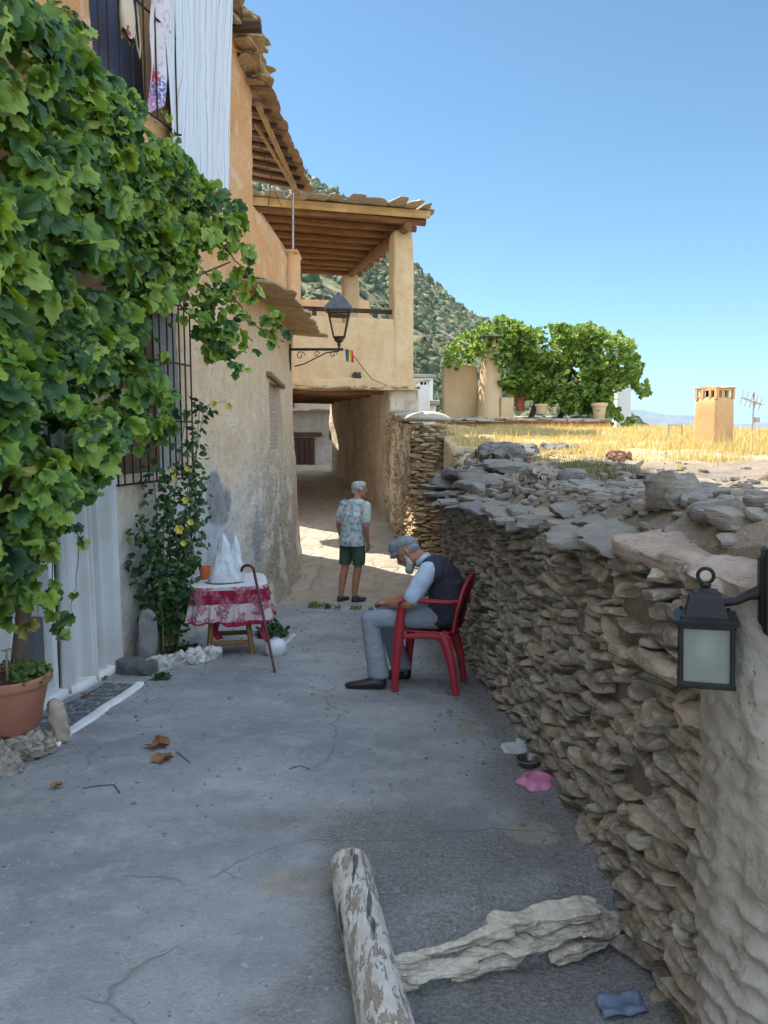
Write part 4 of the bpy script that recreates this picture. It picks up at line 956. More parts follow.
# coping slabs, big at the far end
r = np.random.default_rng(210); C = []; H = []; ya = []; di = []; ro = []
for lay in range(2):
    y_ = 2.6
    while y_ < 8.45:
        w_ = r.uniform(.22, .55); yc_ = y_ + w_ / 2
        ov = .03 + .05 * sm(np.array([(yc_ - 4.5) / 3]))[0]
        C.append((wallx(yc_) + .12 - ov + lay * .10 + r.uniform(-.04, .04), yc_, wallz(yc_) + .035 + lay * .045 + r.uniform(-.012, .012))); H.append((r.uniform(.13, .24), w_ * .56, r.uniform(.016, .032))); ya.append(r.normal() * .25); di.append(-.06 + r.normal() * .07); ro.append(r.normal() * .05); y_ += w_ * .93
C += [(.64, 8.28, 1.01), (.74, 8.2, 1.09), (.60, 8.1, .95), (.9, 8.1, 1.14), (1.1, 7.8, 1.13), (.95, 7.3, 1.12), (.72, 8.42, .93), (1.15, 8.3, 1.2), (1.35, 8.0, 1.22)]
H += [(.26, .28, .035), (.24, .22, .04), (.2, .25, .03), (.28, .24, .05), (.24, .3, .045), (.25, .22, .04), (.25, .2, .03), (.3, .2, .05), (.28, .3, .05)]
ya += list(r.normal(size=9) * .5); di += list(r.normal(size=9) * .08 - .05); ro += list(r.normal(size=9) * .08)
V, F, rn = rocks(C, H, frames(ya, di, ro), 7, 7, 8, (.68, .95), .16, 211)
M_COPE = stone_mat('blue_grey_slate', [(.22, .205, .185), (.28, .25, .21), (.18, .178, .175), (.33, .275, .21), (.25, .215, .175)], (.15, .12, .09), strata=1.6)
mesh('coping', V, F, M_COPE, rw, W=True, attrs=dict(rnd=rn))
# large weathered slabs at the near end, stepping up to the right
C = [(1.18, 2.42, 1.245), (1.12, 1.95, 1.235), (1.45, 2.10, 1.31), (1.30, 1.70, 1.33), (1.65, 1.75, 1.39), (1.28, 2.95, 1.215), (1.8, 2.3, 1.39), (2.0, 1.9, 1.46), (1.22, 1.45, 1.41)]
H = [(.36, .34, .035), (.34, .30, .040), (.36, .30, .045), (.36, .28, .045), (.40, .30, .05), (.40, .30, .035), (.40, .35, .05), (.4, .4, .05), (.36, .25, .04)]
V, F, rn = rocks(C, H, frames([.2, -.15, .3, .1, -.2, .25, .1, 0, .15], [-.12, -.08, -.14, -.10, -.12, -.10, -.12, -.12, -.1], [.03, -.02, .04, 0, .03, -.03, 0, 0, 0]), 16, 7, 9, (.62, .92), .16, 215, 7)
M_WEATH = stone_mat('weathered_slab', [(.40, .31, .24), (.33, .27, .22), (.44, .35, .28)], (.19, .14, .11), strata=1.6)
mesh('near_slabs', V, F, M_WEATH, rw, W=True, attrs=dict(rnd=rn))

# plastered pier at the near right carrying the lantern
pr = thing('rendered_pier', 'pale rippled mortar pier at the near end of the stone wall', 'pier', (1.10, 1.85, 0))
def pier(u, v):
    a_ = u * 2 * math.pi; z_ = -.4 + v * 1.64
    P = np.stack([np.cos(a_) * 1.2, z_ * 1.0, np.sin(a_) * 1.2], 1)
    lowf = sm((.9 - z_) / .8)
    rip = (.010 + .009 * fbm(P, 3, 2, 12)) * (1 - np.abs(np.sin(z_ * 34 + 4.5 * fbm(P, 1.6, 4, 3) + 1.5 * np.sin(a_))) * 1.4)  * (.35 + .65 * sm((1.05 - z_) / .2)) + .018 * fbm(P, 2, 4, 4) + .003 * fbm(P, 22, 3, 6)
    rad = .30 + rip + .0 * lowf
    sx_ = np.sign(np.cos(a_ + math.pi)) * np.abs(np.cos(a_ + math.pi)) ** .95; sy_ = np.sign(np.sin(a_ + math.pi)) * np.abs(np.sin(a_ + math.pi)) ** .95
    return np.stack([1.09 + (rad - .04) * sx_, 1.86 + (rad - .04) * sy_, z_], 1)
P_, F_ = grid(110, 260, pier)
M_PIER = plaster('pale_mortar', (.40, .355, .30), (.34, .30, .255), (.20, .17, .135), .45, .005)
mesh('render', P_, F_, M_PIER, pr, W=True)
# ------------------------------------------------------------- earthen roof terrace behind the wall
def roofz(x, y):
    e = np.where(y > 8.2, np.interp(y, [8.2, 9.4, 12, 16], [.93, 1.18, 1.38, 1.62]), wallz(np.clip(y, 2, 8.2)) + .06) + .145 * sm((x - wallx(y) - .05) / .25); t = np.interp(y, [1, 5, 10, 16.5], [1.33, 1.28, 1.40, 1.66]); wv = sm((x - wallx(y) - .1) / 1.5)
    P = np.stack([x, y, 0 * x], 1)
    return e + (t - e) * wv + .05 * fbm(P, .8, 3, 301) * wv + .022 * fbm(P, 3, 4, 302) + .006 * fbm(P, 14, 3, 303) + .10 * sm((x - 1.3) / .8) * sm((3.8 - y) / 1.5)
def rf_(u, v):
    y_ = 1.4 + u * 15.2; x0 = np.interp(y_, [1.4, 8.2, 8.5, 12.2, 16.6], [1.0, .80, .84, .93, 1.0]); x_ = x0 + v ** 1.4 * 11
    z_ = roofz(x_, y_)
    edge = (v < .001) | (u < .001) | (v > .999) | (u > .999)
    return np.stack([x_, y_, np.where(edge, -3.0, z_)], 1)
P_, F_ = grid(420, 260, rf_)
k = NT('roof_earth'); n1 = k.noise(1.2, 6, .6); n2 = k.noise(8, 5, .65); n3 = k.noise(60, 4, .7); s_ = k.sep()
c = k.mix(k.ramp(n1, [(.4, 0.), (.6, 1.)]), (.27, .215, .16), (.20, .17, .135)); c = k.mix(k.math('MULTIPLY', k.ramp(k.noise(3.5, 6, .7), [(.48, 0.), (.58, 1.)]), .6), c, (.16, .115, .08)); c = k.mix(k.math('MULTIPLY', k.ramp(n2, [(.5, 0.), (.65, 1.)]), .6), c, (.15, .13, .11)); c = k.mix(k.math('MULTIPLY', k.ramp(n3, [(.5, 0.), (.65, 1.)]), .5), c, (.38, .33, .27))
far_f = k.math('MULTIPLY', k.math('SUBTRACT', s_[1], 6.5), .4, True)
c = k.mix(k.math('MULTIPLY', far_f, k.ramp(k.noise(2.5, 4), [(.35, .4), (.55, 1.)])), c, (.52, .41, .22))
M_EARTH = k.done(c, .95, k.bump(n3, .008, prev=k.bump(n2, .025)), .1)
er = mesh('earth_roof', P_, F_, M_EARTH); tag(er, kind='structure')
# rubble lying on the roof near the edge
r = np.random.default_rng(310); n = 1500; y_ = r.uniform(2.2, 9.5, n); x_ = wallx(y_) + .12 + r.gamma(1.6, .35, n); keep = x_ < 5; x_, y_ = x_[keep], y_[keep]; n = len(x_)
sz = r.gamma(1.3, .011, n) + .006; C = np.stack([x_, y_, roofz(x_, y_) + sz * .2], 1); H = np.stack([sz * r.uniform(1, 1.8, n), sz * r.uniform(.9, 1.6, n), sz * r.uniform(.4, .8, n)], 1)
V, F, rn = rocks(C, H, frames(r.uniform(0, 6, n), r.normal(size=n) * .2), 3, 5, 6, (.65, .95), .15, 311)
rb = mesh('loose_rubble', V, F, stone_mat('rubble_mix', [(.24, .20, .16), (.32, .27, .21), (.22, .21, .20), (.38, .31, .24)], (.12, .10, .08)), attrs=dict(rnd=rn)); tag(rb, 'scattered small stones on the earth roof behind the wall coping', 'stones', kind='stuff')
# a few individual stones
def rock(name, px, py, Yd, half, yaw, m, label, seed, cat='rock', sink=.3, col=.5):
    p = pt(px, py, Yd); zt2 = float(roofz(np.array([p[0]]), np.array([Yd]))[0]) if p[0] > wallx(Yd) else gz(p[0], Yd)
    V, F, rn = rocks([(p[0], Yd, zt2 + half[2] * (1 - sink))], [half], frames([yaw], [.05]), 10, 4.5, 9, (.6, .9), .16, seed, 6 / max(half))
    return solo(name, V, F, m, label, cat, attrs=dict(rnd=rn * 0 + col))
M_RUST = simple('rusty_stone', (.34, .18, .11), (.24, .13, .09), 14, .9, .01, 25)
rock('rock', 619, 470, 7.6, (.13, .07, .05), .1, M_RUST, 'reddish brown stone lying at the edge of the dry grass on the roof', 320)
rock('rock', 560, 452, 9.6, (.30, .2, .06), .3, M_COPE, 'flat grey stone lying in the dry grass of the roof', 321)
rock('rock', 505, 466, 9.0, (.33, .3, .10), .1, M_COPE, 'large grey boulder slab heaped behind the far end of the stone wall', 322)
rock('rock', 545, 500, 5.6, (.16, .14, .07), .7, M_WEATH, 'rounded tan stone half sunk in the earth behind the wall coping', 323)

# dry grass
def blades(P, h, wd, m_curve, seed, spread=.35):
    r = np.random.default_rng(seed); n = len(P); az_ = r.uniform(0, 2 * math.pi, n); ln = r.uniform(.05, spread, n) * h
    D = np.stack([np.cos(az_) * ln, np.sin(az_) * ln, h], 1); S = np.stack([-np.sin(az_), np.cos(az_), 0 * az_], 1) * wd[:, None]
    V = np.stack([P - S, P + S, P + D * (.55, .55, .6) + S * .7, P + D * (.55, .55, .6) - S * .7, P + D * (1.25, 1.25, 1)], 1)
    F = []
    base = (np.arange(n) * 5)[:, None]; F = np.concatenate([base + np.array([[0, 1, 2]]), base + np.array([[0, 2, 3]]), base + np.array([[3, 2, 4]])])
    return V.reshape(-1, 3), F, np.repeat(r.random(n), 5)
r = np.random.default_rng(330); n = 80000; y_ = r.uniform(6.0, 16.3, n); x_ = r.uniform(.9, 9.5, n)
dn = fbm(np.stack([x_, y_, 0 * x_], 1), 1.3, 3, 331) + 1.0 * sm((y_ - 6.6) / 1.5) - .55 + .35 * sm((x_ - 2.2) / 1) - .8 * (x_ < np.where(y_ > 8.6, 1.0, 1.6))
keep = dn * 1.0 + .5 * fbm(np.stack([x_, y_, 0 * x_], 1), 4, 2, 334) + r.normal(size=n) * .15 > .2; x_, y_ = x_[keep], y_[keep]; n = len(x_)
h = r.uniform(.02, .095, n) * (1 + 1.0 * sm((x_ - 3.0) / 1.5) * (y_ < 10.5)) * (1 + (r.random(n) < .03) * 1.3); P = np.stack([x_, y_, roofz(x_, y_) - .005], 1)
V, F, rn = blades(P, h, np.full(n, .0028) * (1 + y_ / 12), None, 332)
M_DRY = leaf_mat('dry_grass_blades', [(0, (.50, .36, .15)), (.5, (.62, .47, .22)), (1, (.70, .56, .30))], .25, .0)
gr = mesh('dry_grass', V, F, M_DRY, smooth=False, attrs=dict(rnd=rn)); tag(gr, 'sunlit dry yellow grass covering the earth roof', 'grass', kind='stuff')
# thicket of dark dried weeds behind coping
r = np.random.default_rng(340); n = 5200; q = r.random(n)
cx = np.where(q < .55, pt(598, 495, 5.9)[0], pt(565, 480, 7.2)[0]); cy = np.where(q < .55, 5.9, 7.2); x_ = cx + r.normal(size=n) * .16; y_ = cy + r.normal(size=n) * .30; h = r.uniform(.03, .09, n)
V, F, rn = blades(np.stack([x_, y_, roofz(x_, y_) - .005], 1), h, np.full(n, .003), None, 341, 1.2)
wd = mesh('weeds', V, F, leaf_mat('dull_weeds', [(0, (.16, .14, .06)), (.5, (.21, .18, .085)), (1, (.28, .23, .12))], .15, 0), smooth=False, attrs=dict(rnd=rn)); tag(wd, 'low brown green weeds on the shaded earth behind the coping', 'weeds', kind='stuff')

# ------------------------------------------------------------- roof buildings beyond
M_OCH = plaster('tan_plaster', (.60, .37, .18), (.52, .31, .15), (.36, .22, .12), .25, .003)
M_OCH2 = plaster('pale_tan_plaster', (.66, .49, .29), (.60, .43, .25), (.44, .30, .17), .25, .003)
M_TERR = plaster('terracotta_plaster', (.70, .43, .19), (.62, .37, .17), (.42, .25, .13), .2, .003)
Yb = 17.5
bl = thing('flat_roof_house', 'low terracotta plastered house edge with a pale slate roof rim beyond the grass', 'house', (pt(530, 430, Yb)[0], Yb, .2))
a0 = pt(448, 431, Yb); a1 = pt(611, 431, Yb)
b = MB(); b.box(((a0[0] + a1[0]) / 2, Yb + 2.2, 1.10), (a1[0] - a0[0], 4.4, 1.45), bev=.04); b.make('wall', M_TERR, bl, False, W=True)
r = np.random.default_rng(350); C = []; H = []
for row in range(5):
    for x_ in np.arange(a0[0] - .15, a1[0] + .1, .33): C.append((x_ + r.uniform(-.05, .05), Yb - .08 + row * 1.05, 1.87 + .03 * row + r.uniform(-.02, .02))); H.append((.20, .26 if row == 0 else .6, .035))
V, F, rn = rocks(C, H, None, 4, 6, 5, (.72, .96), .12, 351); mesh('slate_rim', V, F, M_ROOFST, bl, W=True, attrs=dict(rnd=rn))
b = MB(); b.box(((a0[0] + a1[0]) / 2, Yb + 2.4, 1.82), (a1[0] - a0[0], 4.2, .18)); b.make('roof', M_OCH2, bl, False, W=True)
# chimney on the right: square with open arcade under a slab
def chimney(name, px0, px1, ptop, pbot, Yd, m, label, nwin=3, group=None, taper=.93, rz=.0, cap='flat', base=.5, domem=None, opn=.11):
    p0 = pt(px0, pbot, Yd); p1 = pt(px1, pbot, Yd); zt3 = pt(px0, ptop, Yd)[2]; wd_ = (p1[0] - p0[0]); cx = (p0[0] + p1[0]) / 2
    wloc = wd_ / (abs(math.cos(rz)) + abs(math.sin(rz)) * 1.0)
    root = thing(name, label, 'chimney', (cx, Yd + wloc / 2, p0[2] - base), rz, group)
    H_ = zt3 - p0[2] + base; hw = wloc / 2; sh_ = H_ * 1.0
    oh = wloc * .30; capt = wloc * .06
    zb = H_ - capt - oh
    def fsh(u, v):
        return None
    T, F = cube_tmpl(12, 14); V = T.copy(); t = (V[:, 2] + 1) / 2; V[:, 0] *= hw * (1 + (taper - 1) * t); V[:, 1] *= hw * (1 + (taper - 1) * t); V[:, 2] = t * zb
    V = V + .008 * np.stack([fbm(V + cx, 4, 3, q) for q in range(3)], 1); mesh('shaft', V, F, m, root)
    b = MB(); tw = hw * taper; n = nwin
    for side in range(4):
        for q in range(n + 1):
            s_ = -tw + 2 * tw * q / n; s_ = np.clip(s_, -tw + .03 * wloc, tw - .03 * wloc); Mx = Matrix.Rotation(side * math.pi / 2, 3, 'Z')
            c_ = Mx @ Vector((s_, -tw + .06 * wloc, zb + oh * .5 - .01)); b.box(c_, (wloc * .075, wloc * .10, oh + .04), rz=side * math.pi / 2)
        Mx = Matrix.Rotation(side * math.pi / 2, 3, 'Z'); c_ = Mx @ Vector((0, -tw + .06 * wloc, zb + oh * .86)); b.box(c_, (2 * tw - .004 * side, wloc * .09, oh * .28), rz=side * math.pi / 2)
    b.make('vent_arcade', m, root, False)
    b = MB(); b.box((0, 0, zb + oh * .3), (tw * .9, tw * .9, oh * .9)); b.make('flue', M_VOID, root, False)
    if cap == 'flat':
        V, F, rn = rocks([(0, 0, H_ - capt / 2)], [(tw * 1.12, tw * 1.12, capt * .8)], None, 8, 9, 5, (.85, 1.), .10, 360); mesh('cap', V, F, M_ROOFST if domem is None else domem, root, attrs=dict(rnd=rn))
    elif cap == 'dome':
        b = MB(); b.box((0, 0, H_ - capt / 2), (tw * 2.5, tw * 2.5, capt), bev=.01); b.lathe([(tw * .95, H_), (tw * .7, H_ + tw * .45), (tw * .3, H_ + tw * .7), (.0, H_ + tw * .78)], 14); b.make('cap', domem or M_SLATEC, root)
    return root
M_SLATEC = simple('dark_cap_slate', (.10, .10, .105), (.15, .14, .13), 10, .8, .004, 30)
chimney('chimney', 699, 738, 386, 449, 9.8, M_OCH, 'square ochre chimney with small arched vents standing in dry grass at the right', 3, rz=R(28), base=.4)
# round chimney with flat cap, domed tan wall, block, pots
p_ = pt(490, 416, 18.2)
rc_ = thing('round_chimney', 'tall round tapering tan chimney with a flat stone cap among vine leaves', 'chimney', (p_[0], 18.2, 1.6))
zt_l = pt(490, 344, 18.2)[2] - 1.6
b = MB(); b.lathe([(.33, 0), (.31, .5), (.27, 1.0), (.235, 1.5), (.20, zt_l)], 28, wob=.01); b.make('shaft', M_OCH2, rc_)
b = MB(); 
for q in range(5): b.box((.15 * math.cos(q * 1.257), .15 * math.sin(q * 1.257), zt_l + .07), (.07, .07, .15), rz=q * 1.257)
b.make('vent_posts', M_OCH2, rc_, False); V, F, rn = rocks([(0, 0, zt_l + .17)], [(.27, .27, .03)], None, 8, 3, 5, (.85, 1.), .08, 361); mesh('cap', V, F, M_ROOFST, rc_, attrs=dict(rnd=rn))
def tower(name, px0, px1, ptop, Yd, dep, m, label, cat='wall', round_top=0.25, zb=1.2, rz=0):
    p0 = pt(px0, ptop, Yd); p1 = pt(px1, ptop, Yd); wd_ = p1[0] - p0[0]; H_ = p0[2] - zb
    T, F = cube_tmpl(22, 30); V = T.copy(); V[:, 2] = (V[:, 2] + 1) / 2 * H_; V[:, 1] *= dep / 2; V[:, 0] *= wd_ / 2
    rt = round_top * wd_ / 2; top = V[:, 2] > H_ - rt; q = np.clip((V[:, 2] - (H_ - rt)) / max(rt, 1e-3), 0, 1); V[:, 0] *= 1 - (1 - np.sqrt(1 - .97 * q ** 2)) * (rt / (wd_ / 2)) 
    V = V + .012 * np.stack([fbm(V + p0[0], 2.5, 3, q_) for q_ in range(3)], 1)
    V += ((p0[0] + p1[0]) / 2, Yd + dep / 2, zb); return solo(name, V, F, m, label, cat)
tower('stairhead', 444, 478, 364, 18.6, .6, M_OCH2, 'pale tan rounded wall block on the roof at the left of the round chimney', 'wall', .45)
tower('roof_block', 501, 514, 397, 17.9, .35, M_OCH2, 'small tan plaster block at the foot of the round chimney', 'block', .2, 1.6)
def pot_obj(name, px, py_top, py_bot, wpx, Yd, m, label, group=None):
    p = pt(px, py_bot, Yd); h_ = pt(px, py_top, Yd)[2] - p[2]; rd = wpx / 2 / FPX * Yd
    root = thing(name, label, 'flower pot', p, group=group)
    b = MB(); b.lathe([(.01, 0), (rd * .68, 0), (rd * .92, h_ * .8), (rd * 1.08, h_ * .8), (rd * 1.1, h_), (rd * .95, h_), (rd * .9, h_ * .85), (.01, h_ * .85)], 20); b.make('pot_body', m, root); return root
pot_obj('flower_pot', 541, 404, 414, 12, 17.7, M_OCH2, 'pale clay pot on the slate rim under the vine', 'pots on the roof rim')
pot_obj('flower_pot', 554, 407, 414, 5, 17.7, M_OCH2, 'slim pale clay pot on the slate rim right of a wider pot', 'pots on the roof rim')
pot_obj('flower_pot', 520, 396, 411, 11, 18.3, simple('red_clay', (.45, .12, .07), (.35, .10, .06)), 'red clay pot behind the tan block beside the round chimney', 'pots on the roof rim')
pot_obj('flower_pot', 599, 403, 419, 15, 17.7, M_OCH2, 'largest pale clay pot at the right end of the slate rim', 'pots on the roof rim')
M_WCH = plaster('white_chimney_paint', (.78, .76, .72), (.72, .69, .65), (.5, .47, .43), .15, .002)
chimney('chimney', 616, 632, 372, 416, 22.0, M_WCH, 'slender white chimney with a dark dome right of the vine', 2, cap='dome', base=1.2, taper=.9)
chimney('chimney', 417, 430, 380, 405, 24.0, M_WCH, 'squat white chimney with dark vents on the white house left of the tan block', 2, cap='flat', base=.6, taper=1., domem=M_SLATEC)
# white houses at the left of the terraces
def wh(px0, px1, ptop, Yd, dep, label, zb=-4):
    p0 = pt(px0, ptop, Yd); p1 = pt(px1, ptop, Yd); root = thing('white_house', label, 'house', ((p0[0] + p1[0]) / 2, Yd, zb))
    b = MB(); b.box(((p0[0] + p1[0]) / 2, Yd + dep / 2, (p0[2] + zb) / 2), (p1[0] - p0[0], dep, p0[2] - zb), bev=.05); b.make('wall', M_WCH, root, False, W=True)
    V, F, rn = rocks([((p0[0] + p1[0]) / 2, Yd + dep / 2, p0[2] + .05)], [((p1[0] - p0[0]) / 2 + .15, dep / 2 + .15, .07)], None, 14, 20, 2, (.97, 1.), .03, 370); mesh('roof', V, F, M_ROOFST, root, W=True, attrs=dict(rnd=rn))
    return root
w1 = wh(380, 436, 404, 24.5, 5, 'white house with a slate edged flat roof below the squat chimney')
w2 = wh(395, 433, 377, 34, 6, 'larger white house standing higher behind the squat chimney')
# TV antenna
p_ = pt(752, 440, 14); AT = thing('tv_antenna', 'thin metal television antenna on a mast right of the ochre chimney', 'antenna', (p_[0], 14, p_[2] - .7))
zt4 = pt(752, 392, 14)[2] - AT.location[2]
b = MB(); b.tube([(0, 0, 0), (0, 0, zt4)], .016, 6); b.make('mast', M_GALV, AT)
b = MB(); b.tube([(-.22, 0, zt4 - .10), (.12, 0, zt4 - .22)], .012, 5)
for q in range(5):
    t = q / 4; c_ = np.array((-.22 + .34 * t, 0, zt4 - .10 - .12 * t)); b.tube([c_ + (0, -.16, -.0), c_ + (0, .16, 0)], .008, 4); b.tube([c_ + (-.03, 0, -.13), c_ + (.03, 0, .13)], .008, 4)
b.make('aerial', M_GALV, AT)
b = MB(); b.box((.07, 0, zt4 * .68), (.08, .06, .09)); b.make('amplifier', M_GALV, AT)
pA = pt(668, 444, 13); pB = pt(682, 425, 13); b = MB(); b.tube([pA, (pA[0], 13, pB[2])], .012, 5); b.tube([(pB[0], 13, pA[2] - .05), (pB[0], 13, pB[2])], .012, 5); b.tube([(pA[0], 13, pB[2]), (pB[0], 13, pB[2])], .012, 5); b.solo('rail_frame', M_GALV, 'small thin metal frame standing in the dry grass left of the ochre chimney', 'rail')
# pale pole sticking up left of the vine
b = MB(); b.tube([pt(440, 331, 18.5), pt(458, 341, 18.2), pt(470, 345, 18)], .03, 6); b.solo('pergola_pole', M_GALV, 'pale pole poking out of the vine at the left of the round chimney', 'pole')
# ============================================================= OBJECTS
# ------------------------------------------------------------- wall lantern, near right
WLx, WLy = .752, 1.75
WL = thing('wall_lantern', 'black square wall lantern with frosted glass and a ring finial on the near mortar pier', 'lantern', (WLx, WLy, 1.020), rot=(0, R(-2), R(-20))); WL.scale = (.95,) * 3
b = MB(); hw, ht = .062, .155
for sx_ in (-1, 1):
    for sy_ in (-1, 1): b.box((sx_ * (hw - .005), sy_ * (hw - .005), ht / 2), (.011, .011, ht), bev=.002)
for z_ in (.006, ht - .004):
    for q in range(4): b.box(Matrix.Rotation(q * math.pi / 2, 3, 'Z') @ Vector((0, -(hw - .004), z_)), (2 * hw + (.004 if q % 2 else 0), .014, .014 + .001 * (q % 2)), rz=q * math.pi / 2, bev=.003)
b.make('frame', M_BLK, WL, False)
k = NT('frosted_glass'); k.b.inputs['Transmission Weight'].default_value = .85; M_FROST = k.done((.70, .76, .76), .30, k.bump(k.noise(180, 2), .001), .5)
b = MB()
for q in range(4): b.box(Matrix.Rotation(q * math.pi / 2, 3, 'Z') @ Vector((0, -(hw - .010), ht / 2)), (2 * hw - .022, .003, ht - .018), rz=q * math.pi / 2)
b.make('glass', M_FROST, WL, False)
b = MB(); b.lathe([(.001, ht - .004), (.018, ht - .004), (.018, ht - .035), (.030, ht - .055), (.031, ht - .072), (.024, ht - .092), (.001, ht - .102)], 16); b.make('bulb', simple('bulb_white', (.75, .72, .6), None, 5, .4, 0), WL)
b = MB(); V = []; prof = [(.070, ht + .000), (.071, ht + .008), (.048, ht + .014), (.036, ht + .060), (.028, ht + .066), (.027, ht + .072)]
for (q, z_) in prof: V += [(-q, -q, z_), (q, -q, z_), (q, q, z_), (-q, q, z_)]
F = [(3, 2, 1, 0)] + [(k0 * 4 + q, k0 * 4 + (q + 1) % 4, k0 * 4 + 4 + (q + 1) % 4, k0 * 4 + 4 + q) for k0 in range(len(prof) - 1) for q in range(4)] + [tuple(range(4 * len(prof) - 4, 4 * len(prof)))]
b.add(V, F)
for sx_ in (-1, 1):
    for sy_ in (-1, 1): b.lathe([(.0, .012), (.004, .010), (.005, 0)], 8, (sx_ * .055, sy_ * .055, ht + .008))
b.make('roof', M_BLK, WL, False)
b = MB(); b.lathe([(.020, ht + .072), (.010, ht + .080), (.014, ht + .086), (.008, ht + .092)], 14)
b.tube([(.018 * math.cos(t), 0, ht + .108 + .018 * math.sin(t)) for t in np.linspace(0, 2 * math.pi, 22)], .0045, 8); b.make('finial_ring', M_BLK, WL)
b = MB(); b.tube([(.036, 0, ht + .042), (.07, 0, ht + .048), (.095, .004, ht + .062), (.128, .01, ht + .072)], [.011, .010, .012, .020], 12); b.make('arm', M_BLK, WL)
b = MB(); b.box((.134, .012, ht + .075), (.016, .085, .205), bev=.006); b.box((.124, .012, ht + .075), (.014, .060, .165), bev=.006); b.make('wall_plate', M_BLK, WL)

# ------------------------------------------------------------- log beam lying along the edge
k = NT('peeling_paint_log'); co = k.mapping((9, 1.6, 9)); n1 = k.noise(4.5, 6, .75, k.mapping((9, 2.0, 9)), .4); n2 = k.noise(3, 5, .65, k.mapping((20, 1.2, 20)))
woodc = k.mix(k.ramp(n2, [(.35, 0.), (.65, 1.)]), (.34, .285, .235), (.24, .20, .165)); pm = k.ramp(n1, [(.445, 0.), (.47, 1.)])
c = k.mix(pm, woodc, k.mix(k.ramp(k.noise(12), [(.4, 0.), (.6, 1.)]), (.56, .53, .48), (.45, .42, .38))); crk_ = k.ramp(k.noise(1.0, 2, .5, k.mapping((26, .5, 26))), [(.62, 0.), (.66, 1.)])
c = k.mix(k.math('MULTIPLY', crk_, .8), c, (.06, .04, .03)); M_LOG = k.done(c, .85, k.bump(pm, .003, prev=k.bump(n2, .006, prev=k.bump(crk_, -.01))), .2)
A_ = np.array((-.125, 2.60)); B_ = np.array((.13, .95))
def logf(u, v):
    t = np.clip((v - .03) / .95, 0, 1); endr = np.sqrt(np.clip(1 - np.clip((.05 - v) / .05, 0, 1) ** 2, 0.0004, 1)); th = u * 2 * math.pi
    P = np.stack([A_[0] + (B_[0] - A_[0]) * t, A_[1] + (B_[1] - A_[1]) * t, .075 + .09 * 0 + np.interp(A_[1] + (B_[1] - A_[1]) * t, [.9, 2.6], [.135, -.012])], 1)
    d = (B_ - A_) / np.linalg.norm(B_ - A_); rad = (.070 + .004 * fbm(np.stack([np.cos(th) * 1.3, np.sin(th) * 1.3, t * 6], 1), 1, 3, 5)) * (.55 + .45 * endr) ; rad = np.where(v < .001, .001, rad)
    P[:, 0] += rad * np.cos(th) * d[1] * -1; P[:, 1] += rad * np.cos(th) * d[0]; P[:, 2] += rad * np.sin(th); return P
P_, F_ = grid(40, 150, logf); solo('wooden_beam', P_, F_, M_LOG, 'round timber pole with flaking white paint lying along the edge of the lower step', 'beam')

# pale rock ledge forming the riser of the step
L_ = [(.58, -.030, -.005, .26, .050, .026, .02), (.24, -.050, .0, .20, .055, .022, -.06), (.05, -.075, .01, .11, .05, .024, .05), (.46, -.095, -.020, .27, .055, .028, .03), (.74, -.085, -.015, .12, .055, .030, -.05), (.16, -.115, -.022, .17, .050, .024, .03), (.33, -.140, -.030, .16, .050, .022, -.03), (.66, -.140, -.030, .15, .045, .022, .04), (.02, -.140, -.01, .08, .05, .024, 0)]
C = []; H = []; ya = []; di = []
for (x_, z_, o, hx_, hy_, hz_, dp) in L_:
    ye = 2.27 + .34 * x_; C.append((x_, ye + o + .020, float(gbase(ye)) + z_ - .022)); H.append((hx_, hy_, hz_)); ya.append(math.atan(.34)); di.append(dp)
V, F, rn = rocks(C, H, frames(ya, di, [.10, -.08, .1, 0, .1, -.1, .05, 0, .1]), 22, 7, 12, (.60, .92), .17, 403, 11)
V = V + (np.array((0, 1., 0)) * (.010 * fbm(V * (1, 1, 3.5), 16, 4, 9))[:, None]) + (np.array((0, 0, 1.)) * (.006 * fbm(V * (1, 1, 1), 9, 3, 19))[:, None])
k = stone_mat('pale_ledge_rock', [(.56, .49, .40), (.62, .56, .47), (.48, .42, .34)], (.24, .18, .125), strata=2.2)
solo('rock_ledge', V, F, k, 'long pale layered rock edging the step down beside the timber pole', 'rock', attrs=dict(rnd=rn))

# ------------------------------------------------------------- bowls, litter, leaves
def gpt(px, py, d0=0.0):
    """where the line to a photo position meets the street"""
    lo, hi = .8, 24
    for y_ in np.arange(.9, 24, .01):
        p = pt(px, py, y_)
        if p[2] <= gz(p[0], y_) + d0: return np.array((p[0], y_, gz(p[0], y_) + d0))
    return p
M_PINK = simple('pink_plastic', (.56, .20, .34), (.50, .18, .30), 12, .35, .0003, 50, .5)
p_ = gpt(538, 784); 
pb = MB(); n = 40; V = []; prof = [(.0, .004), (.095, .0), (.098, .008), (.085, .020), (.066, .034), (.060, .034), (.054, .016), (.0, .012)]
for (q, z_) in prof:
    for j in range(n):
        th = 2 * math.pi * j / n; pet = 1 + (.13 * math.cos(6 * th) if q > .08 else 0); V.append((q * pet * math.cos(th), q * pet * math.sin(th), z_))
pb.add(V + p_, [(a * n + j, a * n + (j + 1) % n, (a + 1) * n + (j + 1) % n, (a + 1) * n + j) for a in range(len(prof) - 1) for j in range(n)]); pb.solo('pet_bowl', M_PINK, 'pink plastic pet bowl with a scalloped foot at the bottom of the stone wall', 'bowl')
